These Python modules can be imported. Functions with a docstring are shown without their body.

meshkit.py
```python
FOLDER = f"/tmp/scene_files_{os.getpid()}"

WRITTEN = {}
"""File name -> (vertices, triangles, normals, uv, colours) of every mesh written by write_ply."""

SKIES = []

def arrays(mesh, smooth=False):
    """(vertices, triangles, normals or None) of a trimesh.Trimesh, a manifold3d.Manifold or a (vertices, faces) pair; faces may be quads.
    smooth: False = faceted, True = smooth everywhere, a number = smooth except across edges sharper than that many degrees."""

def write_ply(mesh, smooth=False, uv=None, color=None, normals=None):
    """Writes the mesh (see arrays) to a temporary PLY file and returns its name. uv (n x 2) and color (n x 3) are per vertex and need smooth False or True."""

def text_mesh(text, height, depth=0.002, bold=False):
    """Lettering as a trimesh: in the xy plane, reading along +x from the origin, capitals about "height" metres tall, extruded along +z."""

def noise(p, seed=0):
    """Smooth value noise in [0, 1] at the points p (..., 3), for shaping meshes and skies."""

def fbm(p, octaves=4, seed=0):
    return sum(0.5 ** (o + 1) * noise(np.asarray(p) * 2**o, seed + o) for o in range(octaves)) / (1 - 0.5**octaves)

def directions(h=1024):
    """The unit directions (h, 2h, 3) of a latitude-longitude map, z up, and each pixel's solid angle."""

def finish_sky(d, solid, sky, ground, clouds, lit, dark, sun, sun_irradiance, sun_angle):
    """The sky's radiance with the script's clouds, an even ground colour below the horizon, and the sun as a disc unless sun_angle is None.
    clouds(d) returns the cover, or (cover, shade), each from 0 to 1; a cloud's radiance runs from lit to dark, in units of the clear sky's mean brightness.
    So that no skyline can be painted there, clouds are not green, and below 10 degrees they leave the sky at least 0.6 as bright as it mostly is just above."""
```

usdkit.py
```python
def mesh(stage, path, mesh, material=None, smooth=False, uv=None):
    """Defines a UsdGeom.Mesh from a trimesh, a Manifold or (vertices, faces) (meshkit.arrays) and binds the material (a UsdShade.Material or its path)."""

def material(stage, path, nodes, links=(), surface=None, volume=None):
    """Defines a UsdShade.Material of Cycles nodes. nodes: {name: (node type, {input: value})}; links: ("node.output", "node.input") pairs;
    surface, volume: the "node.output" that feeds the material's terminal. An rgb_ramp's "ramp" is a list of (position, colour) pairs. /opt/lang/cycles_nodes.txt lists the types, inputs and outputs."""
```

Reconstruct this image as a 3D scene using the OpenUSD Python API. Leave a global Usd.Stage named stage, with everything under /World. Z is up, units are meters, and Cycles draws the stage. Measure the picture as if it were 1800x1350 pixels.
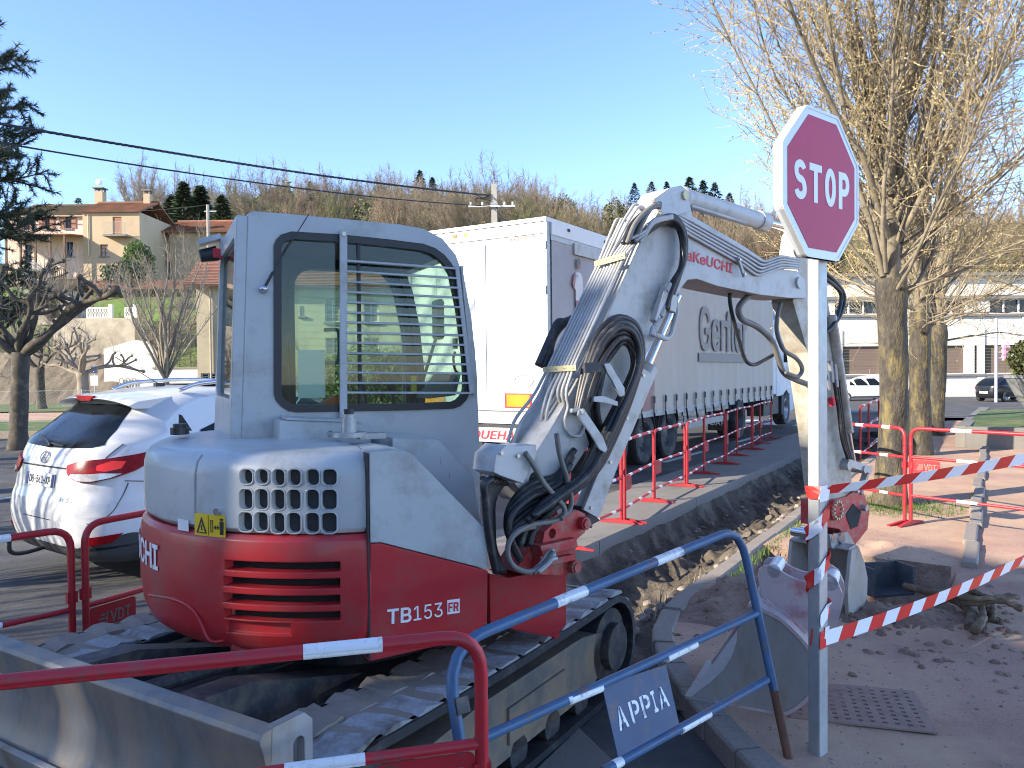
import math, random
import numpy as np, trimesh, usdkit, meshkit
import manifold3d as m3
from shapely.geometry import Polygon, LineString, Point, box as sbox
from shapely import affinity, ops
from pxr import Usd, UsdGeom, UsdLux, UsdShade, Gf, Sdf, Vt

stage = Usd.Stage.CreateInMemory()
UsdGeom.SetStageUpAxis(stage, UsdGeom.Tokens.z)
UsdGeom.SetStageMetersPerUnit(stage, 1.0)
UsdGeom.Xform.Define(stage, '/World')
UsdGeom.Scope.Define(stage, '/World/Looks')

# ---------------------------------------------------------------- camera
EYE = np.array([0.0, 0.0, 1.69])
FPX = 1380.0                      # focal length in pixels of the 1800 px wide photograph
PITCH, ROLL = -math.atan(25 / FPX), 0.0087
FW = np.array([0, math.cos(PITCH), math.sin(PITCH)])
_r, _u = np.array([1.0, 0, 0]), np.array([0, -math.sin(PITCH), math.cos(PITCH)])
RT = math.cos(ROLL) * _r - math.sin(ROLL) * _u
UP = math.sin(ROLL) * _r + math.cos(ROLL) * _u
cam = UsdGeom.Camera.Define(stage, '/World/camera')
cam.CreateFocalLengthAttr(36 * FPX / 1800)
cam.CreateHorizontalApertureAttr(36.0)
cam.CreateVerticalApertureAttr(27.0)
cam.CreateClippingRangeAttr(Gf.Vec2f(0.05, 3000))
EXPOSURE = 1.5
cam.CreateExposureAttr(EXPOSURE)
M4 = Gf.Matrix4d(*[float(x) for row in ((*RT, 0), (*UP, 0), (*(-FW), 0), (*EYE, 1)) for x in row])
cam.AddTransformOp().Set(M4)

# ---------------------------------------------------------------- sky and sun
SUN_EL = math.radians(25.0)
SUN_H = np.array([-0.9, -0.43]); SUN_H = SUN_H / np.linalg.norm(SUN_H)
SUN = np.array([*(SUN_H * math.cos(SUN_EL)), math.sin(SUN_EL)])
SKY_STRENGTH, SUN_INT = 0.122, 1.1
sky = UsdLux.DomeLight.Define(stage, '/World/sky')
sky_mat = usdkit.material(stage, '/World/Looks/sky_light', {
    's': ('sky_texture', {'sky_type': 'single_scattering', 'sun_disc': False, 'sun_elevation': SUN_EL,
                          'sun_rotation': math.atan2(SUN[0], SUN[1]), 'altitude': 200.0, 'air_density': 1.0,
                          'aerosol_density': 0.15, 'ozone_density': 2.4}),
    't': ('mix', {'mix_type': 'multiply', 'fac': 1.0, 'color2': (0.89, 0.935, 1.13)}),
    'b': ('background_shader', {'strength': SKY_STRENGTH})}, [('s.color', 't.color1'), ('t.color', 'b.color')], surface='b.background')
UsdShade.MaterialBindingAPI.Apply(sky.GetPrim()).Bind(sky_mat)
sky.GetPrim().SetCustomDataByKey('label', 'clear pale blue afternoon sky over the street and hill')
sky.GetPrim().SetCustomDataByKey('category', 'sky')
sky.GetPrim().SetCustomDataByKey('kind', 'structure')
sun = UsdLux.DistantLight.Define(stage, '/World/sun')
sun.CreateIntensityAttr(SUN_INT); sun.CreateAngleAttr(0.5); sun.CreateNormalizeAttr(True)
sun.CreateColorAttr(Gf.Vec3f(1.0, 0.90, 0.74))
_z = SUN; _x = np.cross([0, 0, 1], _z); _x /= np.linalg.norm(_x); _y = np.cross(_z, _x)
sun.AddTransformOp().Set(Gf.Matrix4d(*[float(x) for row in ((*_x, 0), (*_y, 0), (*_z, 0), (0, 0, 30, 1)) for x in row]))

# ---------------------------------------------------------------- measuring
def ray(px, py):
    return FW + (px - 900) / FPX * RT + (675 - py) / FPX * UP
def atz(px, py, z):
    d = ray(px, py); return EYE + d * ((z - EYE[2]) / d[2])
def atd(px, py, depth):
    d = ray(px, py); return EYE + d * (depth / d[1])
def onp(px, py, p0, n):
    d = ray(px, py); return EYE + d * (np.dot(np.asarray(p0) - EYE, n) / np.dot(d, n))
def project(p):
    q = np.asarray(p, float) - EYE; z = q @ FW
    return 900 + FPX * (q @ RT) / z, 675 - FPX * (q @ UP) / z
def V(*a): return np.array(a, float)
def nrm(v): v = np.asarray(v, float); return v / np.linalg.norm(v)

# road frame: a along the street (away), b across it (to the right)
RU = V(0.524, 0.8517, 0); RR = V(0.8517, -0.524, 0)
def AB(a, b, z=0.0): return RU * a + RR * b + V(0, 0, z)
ZR = -0.10                        # road level (the pavement is at 0)

# ---------------------------------------------------------------- meshes
class MB:
    def __init__(s): s.v, s.f, s.n = [], [], 0
    def add(s, v, f):
        v = np.asarray(v, float).reshape(-1, 3); f = np.asarray(f, int)
        if f.shape[1] == 4: f = np.vstack([f[:, [0, 1, 2]], f[:, [0, 2, 3]]])
        s.v.append(v); s.f.append(f + s.n); s.n += len(v); return s
    def tm(s, t): return s.add(t.vertices, t.faces)
    def man(s, m):
        q = m.to_mesh(); return s.add(np.array(q.vert_properties)[:, :3], np.array(q.tri_verts))
    def box(s, c, size, ex=(1, 0, 0), ey=(0, 1, 0)):
        ex = nrm(ex); ey = nrm(ey); ez = np.cross(ex, ey); h = np.asarray(size, float) / 2
        k = np.array([[i, j, l] for i in (-1, 1) for j in (-1, 1) for l in (-1, 1)], float) * h
        v = np.asarray(c, float) + k[:, :1] * ex + k[:, 1:2] * ey + k[:, 2:] * ez
        f = [[0, 1, 3], [0, 3, 2], [4, 6, 7], [4, 7, 5], [0, 4, 5], [0, 5, 1], [2, 3, 7], [2, 7, 6], [0, 2, 6], [0, 6, 4], [1, 5, 7], [1, 7, 3]]
        return s.add(v, f)
    def bar(s, p, q, w, h, up=(0, 0, 1)):
        p = np.asarray(p, float); q = np.asarray(q, float); ex = nrm(q - p); ey = nrm(np.cross(up, ex))
        return s.box((p + q) / 2, (np.linalg.norm(q - p), w, h), ex, ey)
    def tube(s, pts, r, k=8, caps=True):
        p = np.asarray(pts, float); n = len(p); r = np.broadcast_to(np.asarray(r, float), (n,))
        t = np.gradient(p, axis=0); t /= np.maximum(np.linalg.norm(t, axis=1, keepdims=True), 1e-9)
        a = np.cross(t[0], [0, 0, 1.0])
        if np.linalg.norm(a) < 0.1: a = np.cross(t[0], [1.0, 0, 0])
        a = nrm(a); fr = []
        for i in range(n):
            a = a - t[i] * (a @ t[i]); a = nrm(a); fr.append((a, np.cross(t[i], a)))
        ang = np.arange(k) * 2 * math.pi / k; c, d = np.cos(ang), np.sin(ang)
        v = np.concatenate([p[i] + r[i] * (np.outer(c, fr[i][0]) + np.outer(d, fr[i][1])) for i in range(n)])
        i = np.arange(n - 1)[:, None] * k; j = np.arange(k)[None]; j2 = (j + 1) % k
        f = np.stack([i + j, i + j2, i + k + j2, i + k + j], -1).reshape(-1, 4)
        f = np.vstack([f[:, [0, 1, 2]], f[:, [0, 2, 3]]])
        if caps:
            b = (n - 1) * k
            f = np.vstack([f, [[0, x + 1, x] for x in range(1, k - 1)], [[b, b + x, b + x + 1] for x in range(1, k - 1)]])
        return s.add(v, f)
    def cyl(s, p, q, r, k=16, r2=None): return s.tube([p, q], [r, r if r2 is None else r2], k)
    def prism(s, poly, o, ex, ey, d0, d1):
        """polygon (list or shapely) in the plane o + x ex + y ey, from d0 to d1 along ex x ey"""
        g = poly if hasattr(poly, 'geom_type') else Polygon(poly)
        if not g.is_valid: g = g.buffer(0)
        for q in getattr(g, 'geoms', [g]):
            t = trimesh.creation.extrude_polygon(q, d1 - d0, engine='earcut')
            w = t.vertices; ez = np.cross(ex, ey)
            s.add(np.asarray(o) + w[:, :1] * ex + w[:, 1:2] * ey + (w[:, 2:] + d0) * ez, t.faces)
        return s
    def loft(s, rings, caps=True, closed=True):
        rings = [np.asarray(r, float) for r in rings]; k = len(rings[0]); n = len(rings)
        i = np.arange(n - 1)[:, None] * k; j = np.arange(k if closed else k - 1)[None]; j2 = (j + 1) % k
        f = np.stack([i + j, i + j2, i + k + j2, i + k + j], -1).reshape(-1, 4)
        f = np.vstack([f[:, [0, 1, 2]], f[:, [0, 2, 3]]]); v = np.concatenate(rings)
        if caps:
            b = n * k; v = np.vstack([v, rings[0].mean(0), rings[-1].mean(0)])
            f = np.vstack([f, [[b, (x + 1) % k, x] for x in range(k)], [[b + 1, (n - 1) * k + x, (n - 1) * k + (x + 1) % k] for x in range(k)]])
        return s.add(v, f)
    def grid(s, P):
        n, m = P.shape[:2]; i = np.arange(n - 1)[:, None] * m; j = np.arange(m - 1)[None]
        f = np.stack([i + j, i + m + j, i + m + j + 1, i + j + 1], -1).reshape(-1, 4)
        return s.add(P.reshape(-1, 3), f)
    def sphere(s, c, r, sub=2):
        t = trimesh.creation.icosphere(sub, 1.0); return s.add(t.vertices * np.asarray(r) + np.asarray(c), t.faces)
    def arrays(s): return np.concatenate(s.v), np.concatenate(s.f)
    def text(s, txt, h, o, ex, ey, depth=0.002, bold=False, width=None, shear=0.0):
        t = meshkit.text_mesh(txt, h, depth, bold); w = t.vertices.copy(); w[:, 0] += shear * w[:, 1]
        if width: w[:, 0] *= width / (w[:, 0].max() - w[:, 0].min())
        ez = np.cross(ex, ey)
        return s.add(np.asarray(o) + w[:, :1] * ex + w[:, 1:2] * ey + w[:, 2:] * ez, t.faces)

def spline(pts, n=8):
    p = np.asarray(pts, float); q = np.vstack([2 * p[0] - p[1], p, 2 * p[-1] - p[-2]]); out = []
    for i in range(1, len(q) - 2):
        t = np.linspace(0, 1, n, endpoint=False)[:, None]
        a, b, c, d = q[i - 1], q[i], q[i + 1], q[i + 2]
        out.append(0.5 * (2 * b + (c - a) * t + (2 * a - 5 * b + 4 * c - d) * t ** 2 + (3 * b - a - 3 * c + d) * t ** 3))
    return np.vstack(out + [p[-1:]])
def rounded(pts, r, n=5):
    """polyline with its corners rounded"""
    p = [np.asarray(x, float) for x in pts]; out = [p[0]]
    for i in range(1, len(p) - 1):
        a, b = p[i - 1] - p[i], p[i + 1] - p[i]; k = min(r, np.linalg.norm(a) * .45, np.linalg.norm(b) * .45)
        A, B = p[i] + nrm(a) * k, p[i] + nrm(b) * k
        for t in np.linspace(0, 1, n): out.append((1 - t) ** 2 * A + 2 * t * (1 - t) * p[i] + t * t * B)
    return np.array(out + [p[-1]])
def rrect(x0, y0, x1, y1, r): return sbox(x0 + r, y0 + r, x1 - r, y1 - r).buffer(r, quad_segs=5)
def to_man(v, f):
    return m3.Manifold(m3.Mesh(np.asarray(v, np.float32), np.asarray(f, np.uint32)))
def man_of(mb):
    v, f = mb.arrays(); m = to_man(v, f)
    if m.volume() < 0: m = to_man(v, f[:, ::-1])
    return m

# ---------------------------------------------------------------- scene objects
_taken = set()
def numbered(path):
    if path not in _taken: _taken.add(path); return path
    i = 1
    while f'{path}_{i:03d}' in _taken: i += 1
    q = f'{path}_{i:03d}'; _taken.add(q); return q
class T:
    """a placed Xform: world points given to its parts are stored relative to it"""
    def __init__(s, path, prim, m): s.path, s.prim, s.m, s.inv = path, prim, m, np.linalg.inv(m)
    def local(s, v): return np.asarray(v) @ s.inv[:3, :3].T + s.inv[:3, 3]
def tagp(prim, label=None, cat=None, group=None, kind=None):
    for k, x in (('label', label), ('category', cat), ('group', group), ('kind', kind)):
        if x: prim.SetCustomDataByKey(k, x)
def mat4(loc=(0, 0, 0), rz=0.0, sc=1.0):
    m = np.eye(4); c, s_ = math.cos(rz), math.sin(rz)
    m[:3, :3] = np.array([[c, -s_, 0], [s_, c, 0], [0, 0, 1]]) * sc; m[:3, 3] = loc; return m
def set_xf(x, m): x.AddTransformOp().Set(Gf.Matrix4d(*[float(v) for v in m.T.ravel()]))
def thing(name, label, cat, loc=(0, 0, 0), rz=0.0, group=None, kind=None):
    path = numbered('/World/' + name); x = UsdGeom.Xform.Define(stage, path); m = mat4(loc, rz); set_xf(x, m)
    tagp(x.GetPrim(), label, cat, group, kind); return T(path, x.GetPrim(), m)
def obj(name, mb, mat, parent=None, smooth=False, label=None, cat=None, group=None, kind=None, world=True):
    if name == 'wall' and isinstance(mb, MB) and len(mb.v) > 1:      # each wall is a part of its own
        k = 0
        for v_, f_ in zip(mb.v, mb.f): q = obj(name, (v_, f_ - k), mat, parent, smooth); k += len(v_)
        return q
    path = numbered((parent.path if parent else '/World') + '/' + name)
    v, f = mb.arrays() if isinstance(mb, MB) else mb
    u, f = np.unique(f, return_inverse=True); v, f = np.asarray(v)[u], f.reshape(-1, 3)
    if parent is not None and world: v = parent.local(v)
    p = usdkit.mesh(stage, path, (v, f), MATS[mat] if isinstance(mat, str) else mat, smooth)
    tagp(p.GetPrim(), label, cat, group, kind)
    return T(path, p.GetPrim(), parent.m if parent is not None else np.eye(4))
def copy(src, loc, rz=0.0, label=None, group=None, sc=1.0):
    base = src.path
    while base[-4] == '_' and base[-3:].isdigit(): base = base[:-4]
    path = numbered(base); x = UsdGeom.Xform.Define(stage, path)
    x.GetPrim().GetReferences().AddInternalReference(src.path)
    set_over(x, mat4(loc, rz, sc)); x.GetPrim().SetInstanceable(True)
    was = src.prim.GetCustomData()
    tagp(x.GetPrim(), label or was.get('label'), was.get('category'), group or was.get('group'))
    return T(path, x.GetPrim(), mat4(loc, rz, sc))
def set_over(x, m):
    a = x.GetPrim().CreateAttribute('xformOp:transform', Sdf.ValueTypeNames.Matrix4d)
    a.Set(Gf.Matrix4d(*[float(v) for v in m.T.ravel()]))
    x.GetPrim().CreateAttribute('xformOpOrder', Sdf.ValueTypeNames.TokenArray).Set(['xformOp:transform'])

# ---------------------------------------------------------------- materials
MATS = {}
def mat(name, col, rough=0.6, metal=0.0, var=0.12, scale=4.0, fine=0.0, dirt=None, dirt_amt=0.0, dirt_scale=2.0, bump=0.0, bump_scale=60.0,
        bevel=0.0, coat=0.0, rnd=0.0, transl=None, spec=0.5, emit=None, stretch=None, dist=0.01, fscale=None, scr=None):
    c = np.array(col, float)
    N = {'g': ('geometry', {}), 'p': ('principled_bsdf', {'roughness': rough, 'metallic': metal, 'coat_weight': coat, 'coat_roughness': 0.08, 'specular_ior_level': spec}),
         'n1': ('noise_texture', {'scale': scale, 'detail': 5.0, 'roughness': 0.6}),
         'r1': ('rgb_ramp', {'ramp': [(0.25, tuple(np.clip(c * (1 - var), 0, 1))), (0.75, tuple(np.clip(c * (1 + var), 0, 1)))]})}
    L = [('n1.fac', 'r1.fac')]; src = 'g.position'
    if stretch is not None:
        N['mp'] = ('mapping', {'scale': stretch}); L.append(('g.position', 'mp.vector')); src = 'mp.vector'
    L.append((src, 'n1.vector')); out = 'r1.color'
    if fine:
        N['n2'] = ('noise_texture', {'scale': fscale or scale * 14, 'detail': 4.0, 'roughness': 0.7})
        N['r2'] = ('rgb_ramp', {'ramp': [(0.3, (1 - fine,) * 3), (0.7, (1 + 0 * fine,) * 3)]})
        N['m2'] = ('mix', {'mix_type': 'multiply', 'fac': 1.0})
        L += [(src, 'n2.vector'), ('n2.fac', 'r2.fac'), (out, 'm2.color1'), ('r2.color', 'm2.color2')]; out = 'm2.color'
    if dirt is not None:
        N['n3'] = ('noise_texture', {'scale': dirt_scale, 'detail': 8.0, 'roughness': 0.68})
        N['r3'] = ('rgb_ramp', {'ramp': [(0.62 - 0.35 * dirt_amt, (0, 0, 0)), (0.78 - 0.2 * dirt_amt, (1, 1, 1))]})
        N['m3'] = ('mix', {'mix_type': 'mix', 'color2': dirt})
        L += [(src, 'n3.vector'), ('n3.fac', 'r3.fac'), (out, 'm3.color1'), ('r3.color', 'm3.fac')]; out = 'm3.color'
    if scr is not None:
        N['ms'] = ('mapping', {'scale': (70, 70, 7), 'rotation': (0.5, 0.35, 0.2)}); N['n5'] = ('noise_texture', {'scale': 1.0, 'detail': 3.0, 'roughness': 0.55}); N['n6'] = ('noise_texture', {'scale': 3.0, 'detail': 3.0})
        N['r5'] = ('rgb_ramp', {'ramp': [(0.70, (0, 0, 0)), (0.735, (1, 1, 1))]}); N['r6'] = ('rgb_ramp', {'ramp': [(0.50, (0, 0, 0)), (0.68, (.8, .8, .8))]}); N['x5'] = ('mix', {'mix_type': 'multiply', 'fac': 1.0}); N['m5'] = ('mix', {'mix_type': 'mix', 'color2': scr})
        L += [('g.position', 'ms.vector'), ('ms.vector', 'n5.vector'), ('n5.fac', 'r5.fac'), ('g.position', 'n6.vector'), ('n6.fac', 'r6.fac'), ('r5.color', 'x5.color1'), ('r6.color', 'x5.color2'), (out, 'm5.color1'), ('x5.color', 'm5.fac')]; out = 'm5.color'
    if rnd:
        N['oi'] = ('object_info', {}); N['rr'] = ('rgb_ramp', {'ramp': [(0, (1 - rnd,) * 3), (1, (1, 1, 1))]}); N['m4'] = ('mix', {'mix_type': 'multiply', 'fac': 1.0})
        L += [('oi.random', 'rr.fac'), (out, 'm4.color1'), ('rr.color', 'm4.color2')]; out = 'm4.color'
    L.append((out, 'p.base_color')); nm = None
    if bevel:
        N['bv'] = ('bevel', {'radius': bevel, 'samples': 4}); nm = 'bv.bevel'
    if bump:
        N['nb'] = ('noise_texture', {'scale': bump_scale, 'detail': 4.0, 'roughness': 0.65}); N['bu'] = ('bump', {'strength': bump, 'distance': dist})
        L += [(src, 'nb.vector'), ('nb.fac', 'bu.height')]
        if nm: L.append((nm, 'bu.normal'))
        nm = 'bu.normal'
    if nm: L.append((nm, 'p.normal'))
    if emit: N['p'][1].update(emission_color=emit[0], emission_strength=emit[1])
    surf = 'p.BSDF'
    if transl is not None:
        N['tr'] = ('translucent_bsdf', {'color': transl}); N['mx'] = ('mix_closure', {'fac': 0.35})
        L += [('p.BSDF', 'mx.closure1'), ('tr.BSDF', 'mx.closure2')]; surf = 'mx.closure'
    MATS[name] = usdkit.material(stage, '/World/Looks/' + name, N, L, surface=surf); return MATS[name]
def pane(name, tint, refl=1.0, rough=0.02):
    MATS[name] = usdkit.material(stage, '/World/Looks/' + name, {
        't': ('transparent_bsdf', {'color': tint}), 'g': ('glossy_bsdf', {'color': (refl,) * 3, 'roughness': rough}),
        'f': ('layer_weight', {'blend': 0.5}), 'w': ('math', {'math_type': 'power', 'value2': 4.0}), 'x': ('math', {'math_type': 'multiply_add', 'value2': 0.55, 'value3': 0.035}), 'm': ('mix_closure', {})},
        [('f.facing', 'w.value1'), ('w.value', 'x.value1'), ('x.value', 'm.fac'), ('t.BSDF', 'm.closure1'), ('g.BSDF', 'm.closure2')], surface='m.closure')

GP = (0.43, 0.45, 0.445)
mat('grey_paint', GP, 0.38, var=0.07, scale=2.5, dirt=(0.29, 0.285, 0.265), dirt_amt=0.3, dirt_scale=4, bevel=0.008, coat=0.15, scr=(0.20, 0.19, 0.18))
mat('boom_paint', (0.42, 0.415, 0.40), 0.42, var=0.06, scale=3, dirt=(0.27, 0.25, 0.21), dirt_amt=0.36, dirt_scale=7, bevel=0.008, scr=(0.19, 0.17, 0.15))
mat('arm_paint', (0.46, 0.435, 0.38), 0.55, var=0.08, scale=3, dirt=(0.30, 0.25, 0.18), dirt_amt=0.75, dirt_scale=9, bevel=0.008)
mat('red_paint', (0.43, 0.022, 0.027), 0.36, var=0.10, scale=2.5, dirt=(0.30, 0.055, 0.05), dirt_amt=0.42, dirt_scale=5, bevel=0.008, coat=0.1, scr=(0.33, 0.16, 0.15))
mat('red_worn', (0.40, 0.03, 0.03), 0.5, var=0.15, scale=6, dirt=(0.28, 0.16, 0.12), dirt_amt=0.45, dirt_scale=14, bevel=0.005)
mat('barrier_red', (0.42, 0.017, 0.025), 0.42, var=0.10, scale=8, dirt=(0.16, 0.06, 0.05), dirt_amt=0.3, dirt_scale=26, scr=(0.30, 0.15, 0.14))
mat('barrier_white', (0.78, 0.78, 0.78), 0.45, var=0.04, scale=20, dirt=(0.45, 0.42, 0.38), dirt_amt=0.25, dirt_scale=40)
mat('barrier_blue', (0.045, 0.105, 0.20), 0.45, var=0.18, scale=10, dirt=(0.17, 0.09, 0.055), dirt_amt=0.28, dirt_scale=14, bump=0.15, bump_scale=120)
mat('barrier_rust', (0.12, 0.055, 0.03), 0.8, var=0.3, scale=18, bump=0.3, bump_scale=160)
mat('white_flaking', (0.72, 0.73, 0.73), 0.5, var=0.05, scale=10, dirt=(0.06, 0.08, 0.12), dirt_amt=0.3, dirt_scale=28)
mat('blue_plate', (0.04, 0.07, 0.135), 0.5, var=0.12, scale=8, dirt=(0.16, 0.10, 0.07), dirt_amt=0.2, dirt_scale=9)
mat('galvanised', (0.42, 0.43, 0.43), 0.42, 0.55, var=0.16, scale=14, fine=0.15, bump=0.05, bump_scale=90)
mat('sign_red', (0.45, 0.03, 0.085), 0.5, var=0.05, scale=6, spec=0.25)
mat('sign_white', (0.66, 0.67, 0.68), 0.35, var=0.03, scale=6, coat=0.2)
mat('steel_dark', (0.05, 0.05, 0.055), 0.55, 0.4, var=0.25, scale=8, dirt=(0.16, 0.13, 0.10), dirt_amt=0.45, dirt_scale=9, bump=0.1, bevel=0.006)
mat('steel_worn', (0.36, 0.35, 0.34), 0.5, 0.25, var=0.25, scale=5, dirt=(0.26, 0.21, 0.16), dirt_amt=0.55, dirt_scale=5, bump=0.12, bump_scale=40, bevel=0.006, stretch=(1, 1, 0.35))
mat('blade_paint', (0.16, 0.165, 0.17), 0.5, 0.15, var=0.4, scale=4, dirt=(0.31, 0.235, 0.165), dirt_amt=0.62, dirt_scale=2.6, bump=0.1, bump_scale=40, bevel=0.008, stretch=(1.6, 1.6, 0.5), scr=(0.42, 0.38, 0.33))
mat('chrome', (0.75, 0.75, 0.76), 0.12, 1.0, var=0.03)
mat('bolt_zinc', (0.55, 0.53, 0.46), 0.4, 0.8, var=0.1, scale=20)
mat('clamp_yellow', (0.52, 0.46, 0.26), 0.5, 0.3, var=0.12, scale=20)
mat('rubber', (0.022, 0.022, 0.023), 0.62, var=0.2, scale=8, dirt=(0.10, 0.09, 0.075), dirt_amt=0.3, dirt_scale=10)
mat('hose_black', (0.018, 0.018, 0.019), 0.42, var=0.2, scale=8, dirt=(0.09, 0.085, 0.075), dirt_amt=0.3, dirt_scale=14)
mat('hose_dusty', (0.15, 0.14, 0.125), 0.6, var=0.2, scale=12)
mat('track_mud', (0.40, 0.41, 0.41), 0.85, var=0.28, scale=6, fine=0.3, fscale=50, dirt=(0.12, 0.10, 0.08), dirt_amt=0.5, dirt_scale=6, bump=0.4, bump_scale=35)
mat('track_mud_brown', (0.25, 0.21, 0.165), 0.85, var=0.25, scale=6, dirt=(0.24, 0.20, 0.16), dirt_amt=0.45, dirt_scale=8, bump=0.5, bump_scale=35)
mat('track_frame', (0.15, 0.135, 0.115), 0.7, 0.1, var=0.25, scale=5, dirt=(0.26, 0.185, 0.11), dirt_amt=0.6, dirt_scale=5, bump=0.2, bump_scale=30)
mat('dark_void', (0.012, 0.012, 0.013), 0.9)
mat('mesh_dark', (0.03, 0.033, 0.037), 0.7, var=0.3, scale=30)
mat('black_plastic', (0.02, 0.02, 0.022), 0.4, var=0.1)
mat('cab_trim', (0.06, 0.062, 0.065), 0.7, var=0.15)
mat('interior_grey', (0.16, 0.17, 0.17), 0.7, var=0.1)
mat('seat_cloth', (0.05, 0.05, 0.055), 0.9, var=0.2, scale=30)
mat('headliner', (0.20, 0.12, 0.10), 0.9, var=0.1)
mat('paper', (0.72, 0.72, 0.70), 0.7, var=0.02)
mat('label_yellow', (0.72, 0.47, 0.015), 0.45, var=0.05)
mat('label_black', (0.02, 0.02, 0.02), 0.5)
mat('decal_white', (0.78, 0.76, 0.76), 0.5, var=0.04)
mat('decal_red', (0.60, 0.015, 0.035), 0.5, var=0.06)
mat('orange_plastic', (0.75, 0.13, 0.02), 0.5)
pane('cab_glass', (0.78, 0.87, 0.81)); pane('clear_glass', (0.93, 0.95, 0.95))
mat('dark_glass', (0.008, 0.010, 0.012), 0.05, var=0.1, spec=0.3)
mat('car_white', (0.56, 0.565, 0.57), 0.22, var=0.02, coat=0.5, scale=2)
mat('car_black', (0.012, 0.012, 0.014), 0.2, coat=0.5)
mat('car_silver', (0.60, 0.61, 0.62), 0.3, 0.2, coat=0.3)
mat('bumper_plastic', (0.035, 0.037, 0.04), 0.6, var=0.1)
mat('light_red', (0.20, 0.002, 0.006), 0.28, var=0.3, scale=20, spec=0.3)
mat('light_red_lit', (0.5, 0.012, 0.01), 0.2, emit=((1.0, 0.06, 0.02), 0.12))
mat('light_clear', (0.55, 0.53, 0.53), 0.15, 0.3, var=0.2, scale=50, coat=0.6)
mat('plate_white', (0.70, 0.71, 0.72), 0.4, var=0.02)
mat('plate_blue', (0.018, 0.035, 0.16), 0.4)
mat('badge_chrome', (0.6, 0.6, 0.62), 0.2, 0.9)
mat('truck_rim', (0.10, 0.10, 0.105), 0.5, 0.4, var=0.3, scale=8)
mat('alloy', (0.45, 0.45, 0.46), 0.35, 0.7)
mat('trailer_white', (0.66, 0.655, 0.64), 0.4, var=0.03, scale=1.2, dirt=(0.62, 0.59, 0.54), dirt_amt=0.22, dirt_scale=3, bump=0.0)
mat('curtain_grey', (0.415, 0.355, 0.30), 0.6, var=0.06, scale=1.0, dirt=(0.42, 0.38, 0.345), dirt_amt=0.4, dirt_scale=2, stretch=(1, 1, 0.25))
mat('curtain_red', (0.30, 0.16, 0.145), 0.6, var=0.10, scale=1.0, dirt=(0.34, 0.25, 0.22), dirt_amt=0.3, dirt_scale=2)
mat('print_grey', (0.235, 0.215, 0.20), 0.6, var=0.08, scale=2)
mat('print_skin', (0.33, 0.16, 0.13), 0.6, var=0.1)
mat('print_hair', (0.15, 0.11, 0.095), 0.6)
mat('print_red', (0.38, 0.10, 0.09), 0.6)
mat('print_white', (0.58, 0.55, 0.53), 0.6)
mat('truck_blue', (0.44, 0.50, 0.57), 0.35, coat=0.3)
mat('tyre', (0.022, 0.022, 0.024), 0.75, var=0.25, scale=6, dirt=(0.08, 0.073, 0.063), dirt_amt=0.4, dirt_scale=6)
mat('reflector_orange', (0.70, 0.27, 0.01), 0.3, var=0.05)
mat('asphalt', (0.072, 0.072, 0.074), 0.85, var=0.22, scale=0.7, fine=0.5, fscale=140, dirt=(0.12, 0.115, 0.108), dirt_amt=0.4, dirt_scale=0.8, bump=0.5, bump_scale=90)
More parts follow.
